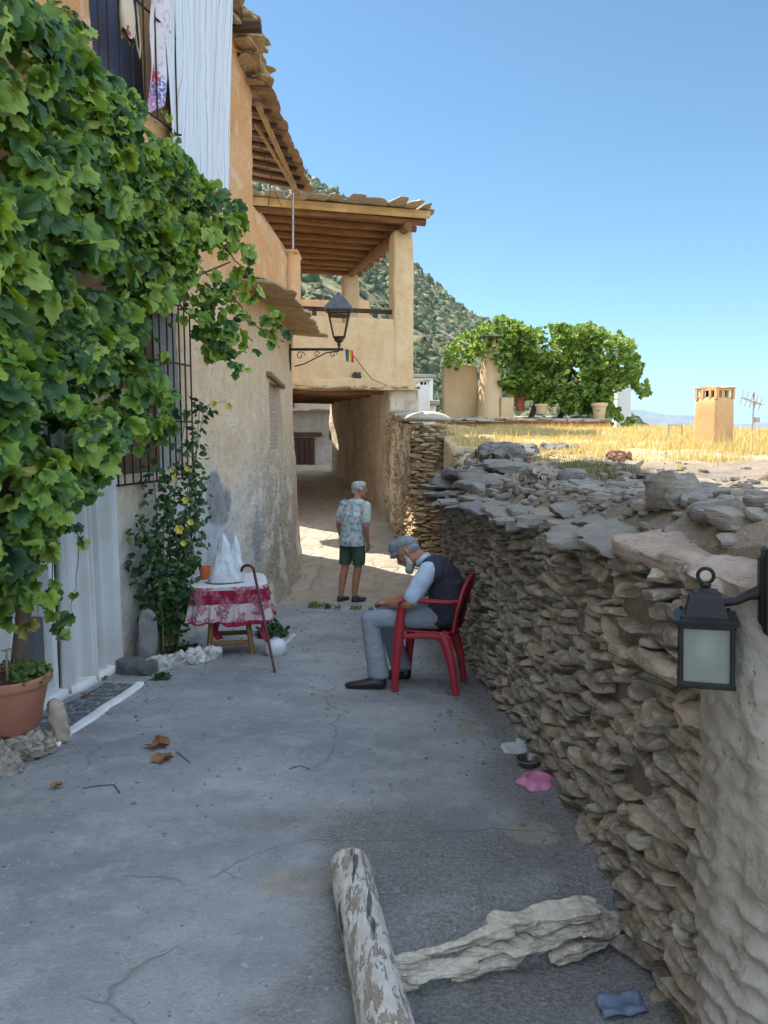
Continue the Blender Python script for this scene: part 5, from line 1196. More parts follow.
p_ = gpt(529, 766); pb = MB(); pb.lathe([(.001, .002), (.05, .0), (.062, .035), (.070, .038), (.066, .040), (.058, .036), (.045, .010), (.001, .008)], 28, p_); pb.solo('metal_bowl', simple('steel_bowl', (.22, .21, .20), (.14, .13, .12), 20, .35, 0, metal=.8), 'small dull steel bowl behind the pink pet bowl at the wall', 'bowl')
p_ = gpt(517, 750); V, F, rn = rocks([p_ + (0, 0, .006), p_ + (.06, .09, .005)], [(.085, .075, .014), (.05, .06, .01)], None, 10, 3, 6, (.7, .95), .2, 405, 20); solo('mortar_lump', V, F, M_LIME, 'pale dried mortar splash on the ground above the bowls', 'mortar', attrs=dict(rnd=rn))
p_ = gpt(622, 1012); P_, F_ = grid(14, 10, lambda u, v: np.stack([p_[0] - .07 + .14 * u, p_[1] - .045 + .09 * v + .02 * u, p_[2] + .012 + .012 * np.abs(np.sin(u * 5 + v * 4)) + .008 * np.sin(v * 9)], 1))
o = solo('plastic_scrap', P_, F_, simple('blue_plastic', (.10, .15, .24), (.16, .20, .27), 30, .4, .002), 'crumpled blue grey plastic scrap on the lower step near the wall foot', 'scrap'); md = o.modifiers.new('s', 'SOLIDIFY'); md.thickness = .004
M_DLEAF = simple('dead_leaf', (.24, .115, .055), (.15, .07, .035), 18, .8, .003, 60)
def dead_leaf(px, py, size, seed, label, nl=1):
    p = gpt(px, py); r = np.random.default_rng(seed); b = MB()
    for q in range(nl):
        o = p + (r.uniform(-.05, .05) * (nl > 1), r.uniform(-.07, .07) * (nl > 1), .015 + q * .008); a0 = r.uniform(0, 6); R1 = []; n = 32
        rings = 6; V = [o + (0, 0, .01)]
        for g_ in range(1, rings + 1):
            for j in range(n):
                th = 2 * math.pi * j / n; lob = 1 + .28 * math.cos(5 * th + .3) + .07 * math.sin(13 * th); rr_ = size * lob * g_ / rings
                V.append(o + (rr_ * math.cos(th + a0), rr_ * math.sin(th + a0), .35 * size * (g_ / rings) ** 2 * (math.sin(2 * th + q) + .7 * math.sin(3 * th + 2 * q)) * .7 + .25 * size * (g_ / rings) ** 2))
        F = [(0, 1 + j, 1 + (j + 1) % n) for j in range(n)]
        for g_ in range(rings - 1):
            for j in range(n): F.append((1 + g_ * n + j, 1 + (g_ + 1) * n + j, 1 + (g_ + 1) * n + (j + 1) % n, 1 + g_ * n + (j + 1) % n))
        b.add(V, F)
    return b.solo('dead_leaf', M_DLEAF, label, 'leaf')
dead_leaf(158, 748, .060, 1, 'large curled brown leaf, upper one of two in the middle of the grey street')
dead_leaf(163, 762, .050, 2, 'curled brown leaf, lower one of two in the middle of the grey street')
dead_leaf(57, 789, .026, 3, 'small brown leaf alone on the concrete near the left edge')
dead_leaf(86, 697, .03, 4, 'brown leaf lying on the dark cobbles below the curtain')
dead_leaf(104, 680, .03, 5, 'brown leaf lying on the white doorsill edge by the cobbles')
def twig(pts_, rad, label, m=M_DARKWOOD):
    P = [gpt(a, c_) + (0, 0, .006) for a, c_ in pts_]; b = MB(); b.tube(P, rad, 5); return b.solo('twig', m, label, 'twig')
twig([(83, 790), (100, 787), (114, 786), (120, 794)], .0025, 'thin bent dark twig on the concrete right of the small leaf')
twig([(177, 753), (190, 764)], .002, 'short dark twig beside the two curled leaves')
twig([(289, 770), (300, 767), (310, 771)], .002, 'tiny curved twig in the middle of the street')

# ------------------------------------------------------------- big terracotta pot, stones at the left
M_TC = simple('terracotta', (.36, .15, .095), (.30, .125, .08), 6, .75, .002, 60); M_SOIL = simple('potting_soil', (.045, .03, .02), (.08, .055, .035), 30, .95, .01, 40)
pp = np.array((-2.02, 4.02, .0)); gl = gz(-1.985, 4.02)
bp = thing('flower_pot', 'large terracotta pot of dark soil standing on stones at the left edge', 'flower pot', (pp[0], pp[1], .005))
b = MB(); b.lathe([(.005, 0), (.135, 0), (.150, .02), (.195, .235), (.200, .25), (.214, .252), (.220, .262), (.220, .296), (.212, .303), (.198, .300), (.190, .26), (.187, .25)], 48); b.make('pot_body', M_TC, bp)
P_, F_ = grid(30, 10, lambda u, v: np.stack([.192 * v * np.cos(u * 2 * math.pi), .192 * v * np.sin(u * 2 * math.pi), .262 + .012 * fbm(np.stack([v * np.cos(u * 6.28) * 5, v * np.sin(u * 6.28) * 5, u * 0], 1), 1, 3, 2)], 1)); mesh('soil', P_, F_, M_SOIL, bp)
b = MB(); b.tube([(-.02, .03, .25), (-.018, .03, .42)], .007, 6); b.tube([(-.045, .03, .42), (.01, .03, .43)], .006, 6); b.make('water_pipe', M_GALV, bp)
r = np.random.default_rng(410); n = 260; th = r.uniform(-.9, 2.2, n); rd = r.uniform(.08, .22, n); P = np.stack([rd * np.cos(th), rd * np.sin(th), .275 + r.uniform(0, .05, n)], 1)
M_GRN = leaf_mat('small_green_leaf', [(0, (.05, .10, .02)), (.5, (.09, .16, .035)), (1, (.16, .22, .05))], .3)
V, F, rn = leaves(P, r.uniform(.02, .04, n), OVAL, seed=4, droop=-.1); mesh('trailing_plant', V, F, M_GRN, bp, smooth=False, attrs=dict(rnd=rn))
M_KERB = stone_mat('kerb_stone', [(.34, .30, .25), (.28, .26, .23), (.40, .35, .29)], (.15, .13, .11))
def single_rock(name, c, h, yaw, dip, roll, seed, label, m=None, cat='stone', p=3.6, rough=.10):
    V, F, rn = rocks([c], [h], frames([yaw], [dip], [roll]), 12, p, 8, (.72, .97), rough, seed, 5 / max(h)); return solo(name, V, F, m or M_KERB, label, cat, attrs=dict(rnd=rn))
single_rock('stone', (-1.93, 3.97, -.065), (.11, .10, .07), .3, .05, 0, 421, 'rounded grey stone directly under the terracotta pot')
single_rock('stone', (-2.06, 3.80, -.06), (.10, .12, .075), 1.0, 0, .05, 422, 'pinkish grey stone under the terracotta pot at the picture edge')
single_rock('stone', (-2.10, 4.12, -.065), (.12, .12, .075), .2, 0, 0, 423, 'grey stone behind the others under the terracotta pot')
single_rock('stone', (-1.98, 3.72, -.09), (.14, .10, .07), .5, .1, .1, 424, 'flat cracked grey stone in the kerb at the left edge')
single_rock('stone', (-1.87, 4.04, -.09), (.06, .08, .06), .8, .1, 0, 425, 'small dark stone right of those under the terracotta pot')
single_rock('stone', (-1.835, 4.19, -.02), (.05, .045, .14), .3, -.16, .1, 426, 'pale tan cobble standing on end leaning against the terracotta pot', simple('tan_cobble', (.40, .33, .26), (.34, .28, .22), 8, .85, .003, 40), p=2.4, rough=.05)
single_rock('stone', (-2.02, 6.42, -.14), (.085, .06, .24), .3, .05, .02, 427, 'upright grey standing stone at the foot of the rose bush', simple('grey_stele', (.27, .27, .265), (.21, .21, .21), 8, .85, .005, 40), p=2.8, rough=.05)
single_rock('step_block', (-1.98, 6.02, -.27), (.17, .16, .06), -.15, 0, 0, 428, 'low grey concrete block between the curtain and the rose bush', M_CEM, 'step', p=8, rough=.04)
kb = thing('planter_kerb', 'low whitewashed rubble kerb holding the greenery under the rose bush', 'kerb', (-1.72, 6.25, gz(-1.7, 6.25)))
V, F, rn = rocks([(-1.84, 6.06, -.29), (-1.72, 6.18, -.29), (-1.60, 6.32, -.30), (-1.50, 6.47, -.31)], [(.10, .06, .08), (.11, .06, .085), (.10, .06, .08), (.09, .06, .07)], frames([.7, .8, .9, .9]), 10, 4, 7, (.7, .95), .14, 430, 30)
mesh('painted_stones', V, F, plaster('whitewashed_stone', (.60, .60, .57), (.48, .47, .44), (.26, .24, .21), .7, .008), kb, W=True)
M_SMALLPOT = simple('clay_pot', (.46, .20, .11), (.40, .17, .09), 8, .8, .002)
def spot(name, c, rd, h, m, label, cat='flower pot', soil=True):
    root = thing(name, label, cat, c); b = MB(); b.lathe([(.002, 0), (rd * .7, 0), (rd * .92, h * .78), (rd * 1.04, h * .78), (rd * 1.06, h), (rd * .95, h), (rd * .88, h * .8), (.002, h * .8)], 24); b.make('pot_body', m, root); return root
c_ = pt(168, 640, 6.72); rp = spot('flower_pot', (c_[0], c_[1], c_[2] - .02), .10, .17, M_SMALLPOT, 'small orange clay pot half hidden by leaves right of the standing stone')
r = np.random.default_rng(440); n = 120; th = r.uniform(0, 6.28, n); rd = r.uniform(0, .10, n); P = np.stack([rd * np.cos(th), rd * np.sin(th), .17 + r.uniform(0, .12, n)], 1)
M_DKG = leaf_mat('dark_green_leaf', [(0, (.018, .045, .015)), (.5, (.03, .07, .022)), (1, (.06, .11, .03))], .15)
V, F, rn = leaves(P, r.uniform(.04, .07, n), OVAL, seed=8, droop=.1); mesh('leaves', V, F, M_DKG, rp, smooth=False, attrs=dict(rnd=rn))
def clump(name, px, py, Yd, rad, hh, n, sz, m, label, cat='plant', seed=1, tmpl=OVAL):
    p = pt(px, py, Yd); r = np.random.default_rng(seed); th = r.uniform(0, 6.28, n); rd = np.sqrt(r.random(n)); x_ = p[0] + rad[0] * rd * np.cos(th); y_ = p[1] + rad[1] * rd * np.sin(th)
    P = np.stack([x_, y_, ground(x_, y_) + r.random(n) * hh * (1.1 - rd)], 1); N = np.stack([np.cos(th) * .6, np.sin(th) * .6, np.ones(n)], 1)
    root = thing(name, label, cat, (p[0], p[1], gz(p[0], p[1])))
    V, F, rn = leaves(P, r.uniform(sz * .6, sz * 1.3, n), tmpl, N, seed, -.05); mesh('leaves', V, F, m, root, smooth=False, W=True, attrs=dict(rnd=rn))
    b = MB()
    for q in range(8):
        t = P[r.integers(n)]; b.tube([(p[0] + r.normal() * .03, p[1] + r.normal() * .03, gz(p[0], p[1])), t], .003, 4)
    b.make('stems', M_GRN, root, W=True); return root
clump('ground_plant', 183, 645, 6.55, (.20, .22), .16, 420, .05, M_DKG, 'dark leafy plant spreading between the rose bush and the table', seed=2)
clump('ground_plant', 161, 687, 5.75, (.07, .06), .08, 90, .035, M_DKG, 'little weed growing from the street at the end of the cobbles', 'weed', seed=3)
clump('ground_plant', 272, 622, 7.7, (.16, .25), .22, 340, .055, M_DKG, 'dark leafy plant by the wall behind the table', seed=4)
def tuft(px0, px1, py, Yd, n, h, seed, label):
    r = np.random.default_rng(seed); a = pt(px0, py, Yd); c_ = pt(px1, py + 4, Yd); t = r.random(n); x_ = a[0] + (c_[0] - a[0]) * t; y_ = Yd + .10 * r.normal(size=n) - .25 * t
    x_ += .1 * fbm(np.stack([t * 9, t * 0, t * 0], 1), 1, 2, seed); V, F, rn = blades(np.stack([x_, y_, ground(x_, y_) - .005], 1), r.uniform(.3, 1, n) * h, np.full(n, .005), None, seed, 1.0)
    o = solo('weed_tuft', V, F, M_GRN, label, 'weeds', kind='stuff', attrs=dict(rnd=rn), smooth=False)
tuft(310, 342, 607, 9.85, 500, .06, 450, 'strip of short green weeds in the joint where the concrete ends')
tuft(352, 372, 611, 9.65, 260, .05, 451, 'small patch of weeds in the concrete joint beside the walking man')

# ------------------------------------------------------------- table, cloth, things on it, cane
TX, TY = -1.40, 6.84; TG = gz(TX, TY); TH = .665
tb = thing('small_table', 'small wooden table with turned splayed legs under the burgundy cloth', 'table', (TX, TY, TG), R(12))
M_TW = wood_mat('honey_wood', (.36, .19, .075), (.24, .12, .045), axis='Z')
b = MB(); b.box((0, 0, TH - .02), (.62, .56, .03), bev=.008); b.make('tabletop', M_TW, tb)
for sx_ in (-1, 1):
    for sy_ in (-1, 1):
        t0 = np.array((sx_ * .13, sy_ * .13, TH - .04)); t1 = np.array((sx_ * .19, sy_ * .19, .0)); b = MB(); Q = [t0 + (t1 - t0) * t for t in (0, .35, .45, .55, .62, .72, .80, .9, 1)]
        b.tube(Q, [.020, .022, .027, .020, .026, .024, .026, .022, .018], 12); b.make('leg', M_TW, tb)
for (a_, c_) in (((-1, -1), (1, -1)), ((1, -1), (1, 1)), ((1, 1), (-1, 1)), ((-1, 1), (-1, -1))):
    b = MB(); b.tube([(a_[0] * .172, a_[1] * .172, .13), (c_[0] * .172, c_[1] * .172, .13)], .015, 8, flat=1.5); b.make('stretcher', M_TW, tb)
k = NT('burgundy_lace_cloth'); s_ = k.sep(); z_ = s_[2]
lace = k.ramp(k.voro(42, 'F1', k.warp(.02, 25)), [(.25, 0.), (.45, 1.)]); big = k.ramp(k.noise(9, 3), [(.45, 0.), (.55, 1.)])
body_ = k.mix(k.math('MULTIPLY', k.math('MULTIPLY', lace, big), .8), (.50, .41, .42), (.26, .035, .07)); band = k.mix(k.math('MULTIPLY', k.math('MULTIPLY', lace, big), .4), (.22, .014, .035), (.46, .26, .30))
def zband(z0, z1, e=.006): return k.math('MULTIPLY', k.math('DIVIDE', k.math('SUBTRACT', z_, z0), e, True), k.math('DIVIDE', k.math('SUBTRACT', z1, z_), e, True))
c = k.mix(zband(TH - .155, TH - .030), body_, band); c = k.mix(zband(.0, TH - .30), c, (.30, .02, .06)); c = k.mix(zband(TH - .008, TH + 1), c, (.60, .56, .57))
M_CLOTH = k.done(c, .85, k.bump(lace, .002), .1)
def cloth(u, v):
    th = u * 2 * math.pi; ca, sa = np.cos(th), np.sin(th); sq = 1 / (np.abs(ca) ** 5 + np.abs(sa) ** 5) ** .2
    drop = np.clip((v - .4) / .6, 0, 1); rtop = np.clip(v / .4, 0, 1)
    fold = (np.sin(th * 19 + 2.2 * np.sin(th * 3)) * .020 + np.sin(th * 8 + 1) * .020 + .008 * np.sin(th * 41 + 2 * np.sin(th * 5))) * drop ** 1.2
    ax = .335 * rtop + .045 * drop + fold; ay = .305 * rtop + .045 * drop + fold
    z_ = TH + .004 - drop * (.325 + .018 * np.sin(th * 4 + .6) + .01 * np.sin(th * 11)) - .006 * np.clip((rtop - .94) / .06, 0, 1)
    return np.stack([ax * sq * ca, ay * sq * sa, z_], 1)
P_, F_ = grid(300, 60, cloth); cl = mesh('tablecloth', P_, F_, M_CLOTH); cl.location = (TX, TY, TG); cl.rotation_euler = (0, 0, R(12)); md = cl.modifiers.new('s', 'SOLIDIFY'); md.thickness = .003
tag(cl, 'burgundy and white lace patterned cloth draped over the small table', 'tablecloth')
P_, F_ = grid(10, 26, lambda u, v: np.stack([.30 + .05 * v - .05 * u + .02 * np.sin(v * 7), -.02 - .16 * u + .03 * np.sin(v * 5), TH - .30 - .24 * v + 0 * u], 1))
cr = mesh('cloth_tail', P_, F_, simple('red_cloth', (.42, .03, .05), (.34, .02, .04), 20, .85), cl); md = cr.modifiers.new('s', 'SOLIDIFY'); md.thickness = .003
P_, F_ = grid(10, 26, lambda u, v: np.stack([-.10 + .03 * v - .06 * u + .02 * np.sin(v * 7), -.10 - .06 * u + .03 * np.sin(v * 5), TH - .28 - .22 * v + 0 * u], 1))
cr = mesh('cloth_tail', P_, F_, bpy.data.materials['red_cloth'], cl); md = cr.modifiers.new('s', 'SOLIDIFY'); md.thickness = .003
TZT = TG + TH + .008
# tray (pale), white bag with two pointed handles, orange cup
p_ = pt(222, 576, 6.72)
b = MB(); b.lathe([(.001, 0), (.115, 0), (.145, .014), (.148, .014), (.118, -.0), (.001, .003)], 32, (p_[0], p_[1], TZT)); b.solo('plate', simple('white_plate', (.66, .66, .66), None, 5, .4, 0), 'pale round plate on the lace cloth under the white bag', 'plate')
k = NT('white_plastic_bag'); cr_ = k.noise(18, 5, .7); k.done((.66, .69, .73), .35, k.bump(cr_, .012), .5); k.b.inputs['Transmission Weight'].default_value = .12; M_BAG = k.m
def peak(cx, cy, w_, d_, h_, lean, seed, z0=TZT + .012):
    def f(u, v):
        th = u * 2 * math.pi; wv = (1 - v ** 1.9) ** 1.05 * (.90 + .10 * np.sin(v * 8 + .6)) + .010; nn = fbm(np.stack([np.cos(th) * 2, np.sin(th) * 2, v * 5 + seed], 1), 1, 3, seed)
        return np.stack([cx + lean * v ** 1.5 + (w_ * wv * np.cos(th)) * (1 + .22 * nn), cy + d_ * wv * np.sin(th) * (1 + .25 * nn), z0 + h_ * v], 1)
    return grid(36, 30, f)
b = MB(); x0 = pt(225, 560, 6.66)[0]
for (cx, cy, w_, d_, h_, ln, sd_) in ((x0 - .02, 6.66, .125, .07, .44, .01, 1), (x0 + .075, 6.70, .085, .06, .43, .01, 2)):
    P_, F_ = peak(cx, cy, w_, d_, h_, ln, sd_); b.add(P_, F_)
b.solo('plastic_bag', M_BAG, 'white plastic bag standing on the table with two tall pointed handles', 'bag')
c_ = pt(205, 568, 6.85); spot('cup', (c_[0], 6.85, TZT - .003), .055, .115, simple('orange_plastic', (.72, .17, .05), (.66, .15, .045), 9, .45, .0005), 'orange plastic cup on the table left of the white bag', 'cup')
ft = gpt(275, 673); tp = np.array(pt(254, 571, 6.58)); 
d_ = (tp - ft); b = MB(); hk = [ft, ft * .66 + tp * .34, ft * .33 + tp * .67, tp]; top = tp; ax = np.array((-1., .1, 0)); ax /= np.linalg.norm(ax); R0 = .055
for t in np.linspace(0, math.pi * 1.05, 12)[1:]: hk.append(tp + ax * R0 * (1 - math.cos(t)) + np.array((0, 0, 1)) * R0 * math.sin(t) * .9)
b.tube(hk, [.010, .011, .012] + [.0125] * (len(hk) - 3), 10); b.solo('walking_cane', simple('brown_cane', (.09, .035, .025), (.05, .022, .018), 12, .4, .0005), 'dark brown walking cane with a hooked handle leaning on the table', 'cane')
p_ = gpt(276, 655); root = thing('watering_can', 'small white plastic can with a raised spout on the ground right of the table', 'can', p_)
b = MB(); b.lathe([(.001, 0), (.075, .0), (.095, .03), (.098, .09), (.07, .13), (.035, .145), (.03, .16)], 22); b.make('body', simple('white_plastic', (.62, .64, .68), (.52, .54, .58), 12, .4, .001), root)
b = MB(); b.tube([(.06, -.0, .08), (.12, 0, .13), (.17, 0, .185)], [.018, .014, .02], 10); b.make('spout', bpy.data.materials['white_plastic'], root)

# ------------------------------------------------------------- red plastic chair
CX, CY = .33, 5.54; CG = gz(CX, CY); CRZ = R(166.4)
tilt = Matrix.Rotation(-math.atan(.09), 4, 'X') @ Matrix.Rotation(CRZ, 4, 'Z')
M_RED = simple('red_plastic', (.34, .016, .028), (.28, .013, .022), 6, .42, .0004, 60, .45)
ch = thing('plastic_chair', 'dark red moulded plastic armchair under the seated man', 'chair', (CX, CY, CG), rot=tilt.to_euler())
for sx_, sy_ in ((1, 1), (1, -1), (-1, 1), (-1, -1)):
    b = MB()
    if sx_ > 0: Q = [(.205, sy_ * .235, 0), (.195, sy_ * .232, .2), (.175, sy_ * .228, .41), (.165, sy_ * .235, .50), (.145, sy_ * .25, .645)]; rr_ = [.024, .032, .040, .034, .028]
    else: Q = [(-.235, sy_ * .225, 0), (-.205, sy_ * .215, .2), (-.165, sy_ * .205, .36), (-.12, sy_ * .20, .43)]; rr_ = [.024, .031, .040, .046]
    b.tube(Q, rr_, 10, flat=.62, up=(0, 1, 0)); b.make('leg', M_RED, ch)
P_, F_ = grid(26, 22, lambda u, v: np.stack([-.19 + .40 * u, (-.215 + .43 * v), .425 + .014 * (2 * v - 1) ** 2 + .02 * np.clip((u - .2), 0, 1) ** 2 - .05 * np.clip((u - .93) / .07, 0, 1) ** 2], 1))
o = mesh('seat', P_, F_, M_RED, ch); md = o.modifiers.new('s', 'SOLIDIFY'); md.thickness = .012
b = MB(); 
for sy_ in (-1, 1): b.tube([(-.18, sy_ * .215, .405), (.0, sy_ * .222, .408), (.19, sy_ * .225, .395)], .020, 8, flat=.5, up=(0, 1, 0))
b.tube([(.19, -.225, .40), (.205, 0, .405), (.19, .225, .40)], .018, 8, flat=.6, up=(1, 0, 0)); b.tube([(-.18, -.21, .40), (-.19, 0, .40), (-.18, .21, .40)], .018, 8); b.make('apron', M_RED, ch)
for sy_ in (-1, 1):
    b = MB(); b.tube([(.165, sy_ * .248, .640), (.12, sy_ * .258, .664), (-.05, sy_ * .262, .662), (-.19, sy_ * .25, .655), (-.245, sy_ * .225, .66)], [.026, .032, .032, .030, .026], 10, flat=.55); b.make('armrest', M_RED, ch)
bk = MB(); top = [(-.215, -.20, .44), (-.245, -.215, .60), (-.285, -.20, .74), (-.315, -.13, .81), (-.325, 0, .83), (-.315, .13, .81), (-.285, .20, .74), (-.245, .215, .60), (-.215, .20, .44)]
bk.tube(top, .024, 10, flat=.7); bo = bk.make('backrest', M_RED, ch)
for q in range(5):
    l_ = -.12 + .06 * q; b = MB(); b.tube([(-.205, l_ * .9, .45), (-.258, l_, .62), (-.312 + .02 * abs(l_) / .12, l_ * 1.05, .81 - .02 * abs(l_) / .12)], [.016, .019, .017], 8, flat=.3, up=(1, 0, 0)); b.make('back_slat', M_RED, bo)
b = MB(); b.tube([(-.215, -.205, .45), (-.228, 0, .448), (-.215, .205, .45)], .016, 8); b.make('lower_rail', M_RED, bo)

# grit and crumbs on the street
r = np.random.default_rng(600); n = 4200; y_ = 1.2 + 8.6 * r.random(n) ** 1.5; q = r.random(n)
x_ = np.where(q < .45, wallx(y_) - .10 - np.abs(r.normal(size=n)) * .16, np.where(q < .6, -1.75 + r.normal(size=n) * .25, r.uniform(-2.2, .8, n)))
sz = (r.gamma(1.3, .0014, n) + .0010) * np.clip(.45 + y_ * .16, .6, 1.6); C = np.stack([x_, y_, ground(x_, y_) + sz * .3], 1); H = np.stack([sz * r.uniform(1, 1.8, n), sz * r.uniform(.9, 1.5, n), sz * r.uniform(.4, .8, n)], 1)
V, F, rn = rocks(C, H, frames(r.uniform(0, 6, n)), 2, 4, 3, (.65, .95), .15, 601)
gt = mesh('grit', V, F, stone_mat('grit_mix', [(.14, .12, .10), (.30, .27, .23), (.20, .18, .16), (.44, .41, .36)], (.09, .08, .07)), attrs=dict(rnd=rn)); tag(gt, 'fine grit and crumbs of stone scattered over the concrete street', 'grit', kind='stuff')
# ============================================================= PEOPLE
def flesh(name, chains, m, parent, voxel=.008, it=4, attrs=None, cut=None, sub=None):
    """one continuous surface from chains of ellipsoids: node = (centre, radius or (rx,ry,rz))"""
    import bmesh
    T, F = cube_tmpl(5, 2.0); Vs = []; Fs = []; n = 0
    for chn in chains:
        nodes = [(np.array(c, float), np.array((r_,) * 3 if np.isscalar(r_) else r_, float)) for c, r_ in chn]
        pts_ = []
        if len(nodes) == 1: pts_ = nodes
        for (c0, r0), (c1, r1) in zip(nodes[:-1], nodes[1:]):
            d = np.linalg.norm(c1 - c0); st = max(2, int(d / (min(r0.min(), r1.min()) * .33)) + 1)
            for t in np.linspace(0, 1, st + 1): pts_.append((c0 + (c1 - c0) * t, r0 + (r1 - r0) * t))
        for c, r_ in pts_: Vs.append(T * r_ + c); Fs.append(F + n); n += len(T)
    me = bpy.data.meshes.new(name); V = np.concatenate(Vs); F = np.concatenate(Fs)
    me.from_pydata([tuple(v) for v in V], [], [tuple(int(q) for q in f) for f in F]); o = bpy.data.objects.new(name, me); COL.objects.link(o)
    rm = o.modifiers.new('r', 'REMESH'); rm.mode = 'VOXEL'; rm.voxel_size = voxel; rm.adaptivity = 0
    s = o.modifiers.new('s', 'SMOOTH'); s.factor = .5; s.iterations = it
    dg = bpy.context.evaluated_depsgraph_get(); dg.update(); me2 = bpy.data.meshes.new_from_object(o.evaluated_get(dg)); bpy.data.objects.remove(o)
    nv = len(me2.vertices); co = np.zeros(nv * 3, np.float32); me2.vertices.foreach_get('co', co); co = co.reshape(-1, 3).astype(float)
    if sub is not None: co = sub(co); me2.vertices.foreach_set('co', co.astype(np.float32).ravel())
    if cut is not None:
        bm = bmesh.new(); bm.from_mesh(me2)
        for (pc, pn) in cut: bmesh.ops.bisect_plane(bm, geom=bm.verts[:] + bm.edges[:] + bm.faces[:], plane_co=pc, plane_no=pn, clear_outer=True)
        bm.to_mesh(me2); bm.free()
    me2.name = name; me2.polygons.foreach_set('use_smooth', np.ones(len(me2.polygons), bool)); me2.materials.clear(); me2.materials.append(m)
    o = bpy.data.objects.new(name, me2); COL.objects.link(o); o.parent = parent; return o
def hand(wr, d, pn, side, curl=.35, s=1.0):
    """wr wrist, d direction of hand, pn palm normal (palm faces it), side: thumb side vector"""
    d, pn, side = (np.array(q, float) / np.linalg.norm(q) for q in (d, pn, side)); wr = np.array(wr, float); out = []
    out.append([(wr, .024 * s), (wr + d * .035 * s, .024 * s)])
    for q in (-.026, -.009, .009, .026): out.append([(wr + d * .02 * s + side * q * .5 * s, .016 * s), (wr + d * .085 * s + side * q * s, .013 * s)])
    for q, ln in ((.029, .070), (.010, .078), (-.010, .072), (-.028, .056)):
        p0 = wr + d * .088 * s + side * q * s; a = curl; P = [(p0, .0095 * s)]; cur = p0
        for seg in (.42, .32, .26):
            dd = d * math.cos(a) + pn * math.sin(a); cur = cur + dd * ln * seg * s; P.append((cur, (.009 - .0012 * len(P)) * s)); a += curl * 1.2
        out.append(P)
    t0 = wr + d * .025 * s + side * .022 * s; out.append([(t0, .013 * s), (t0 + (d * .6 + side * .75 + pn * .15) * .035 * s, .0115 * s), (t0 + (d * .6 + side * .75 + pn * .15) * .035 * s + (d * .85 + side * .3 + pn * .3) * .032 * s, .0095 * s)])
    return out
SKIN = NT('skin'); n_ = SKIN.noise(9, 4); SKIN.b.inputs['Subsurface Weight'].default_value = .08; SKIN.b.inputs['Subsurface Radius'].default_value = (.02, .008, .004)
M_SKIN = SKIN.done(SKIN.mix(SKIN.ramp(n_, [(.4, 0.), (.65, 1.)]), (.36, .175, .105), (.30, .13, .075)), .55, SKIN.bump(SKIN.noise(90), .001), .3)
def fab(name, c, c2=None, sc=7, wr=.014, wsc=9, rough=.85):
    k = NT(name); c2 = c2 or tuple(v * .82 for v in c); w1 = k.noise(wsc, 3, .5, k.mapping((1, 1, 1.6)), 1.2); n = k.bump(w1, wr); n = k.bump(k.noise(400, 2), .0006, prev=n)
    return k.done(k.mix(k.ramp(k.noise(sc, 4), [(.4, 0.), (.65, 1.)]), c, c2), rough, n, .15)
M_HAIR = simple('grey_hair', (.42, .42, .43), (.26, .26, .27), 30, .7, .006, 70); M_BEARD = simple('white_beard', (.50, .49, .47), (.36, .35, .34), 40, .8, .006, 80)
M_EYE = simple('eye_dark', (.03, .02, .015), None, 5, .2, 0)
def head(Hc, Fd, U, L, face=True):
    """head chains in body's frame; Fd face direction, U up, L left"""
    Hc, Fd, U, L = (np.array(q, float) for q in (Hc, Fd, U, L)); e = lambda f, l, u: Hc + Fd * f + L * l + U * u
    ch_ = [[(e(-.018, 0, .035), .083), (e(.012, 0, .035), .080)], [(e(.03, 0, .0), .066), (e(.038, 0, -.05), .052), (e(.052, 0, -.085), .033)], [(e(0, .03, -.05), .045), (e(.04, .018, -.078), .03)], [(e(0, -.03, -.05), .045), (e(.04, -.018, -.078), .03)],
           [(e(.088, 0, .018), .012), (e(.108, 0, -.018), .014), (e(.098, 0, -.026), .013)], [(e(.103, .010, -.024), .008)], [(e(.103, -.010, -.024), .008)],
           [(e(.084, -.03, .030), .011), (e(.090, 0, .030), .011), (e(.084, .03, .030), .011)], [(e(.080, -.018, -.052), .008), (e(.088, 0, -.053), .009), (e(.080, .018, -.052), .008)],
           [(e(.06, .042, -.012), .018)], [(e(.06, -.042, -.012), .018)]]
    for s in (1, -1): ch_ += [[(e(-.004, s * .078, .018), .011), (e(-.012, s * .086, .006), .012), (e(-.002, s * .082, -.022), .010)]]
    return ch_, e
def eyes(e, parent):
    b = MB()
    T, F = cube_tmpl(4, 2)
    for s in (1, -1): b.add(T * .010 + e(.078, s * .030, .010), F)
    b.make('eyes', M_EYE, parent)
def shoe(parent, heel, toe, m, h=.055, w=.042, sole=None, lift=0):
    heel, toe = np.array(heel, float), np.array(toe, float); d = toe - heel; L_ = np.linalg.norm(d); d /= L_
    z = np.array((0, 0, 1.)); q = lambda t, u: heel + d * t * L_ + z * u
    o = flesh('shoe', [[(q(.12, .045), (.036, .036, .045)), (q(.35, .045), (.040, .040, .045)), (q(.62, .032), (.043, .043, .032)), (q(.85, .026), (.040, .040, .026)), (q(.93, .024), (.030, .030, .022))], [(q(.15, .07), .036), (q(.28, .085), .034)]], m, parent, .007, 3, sub=lambda c: np.stack([c[:, 0], c[:, 1], np.maximum(c[:, 2], min(heel[2], toe[2]) + .004)], 1))
    return o

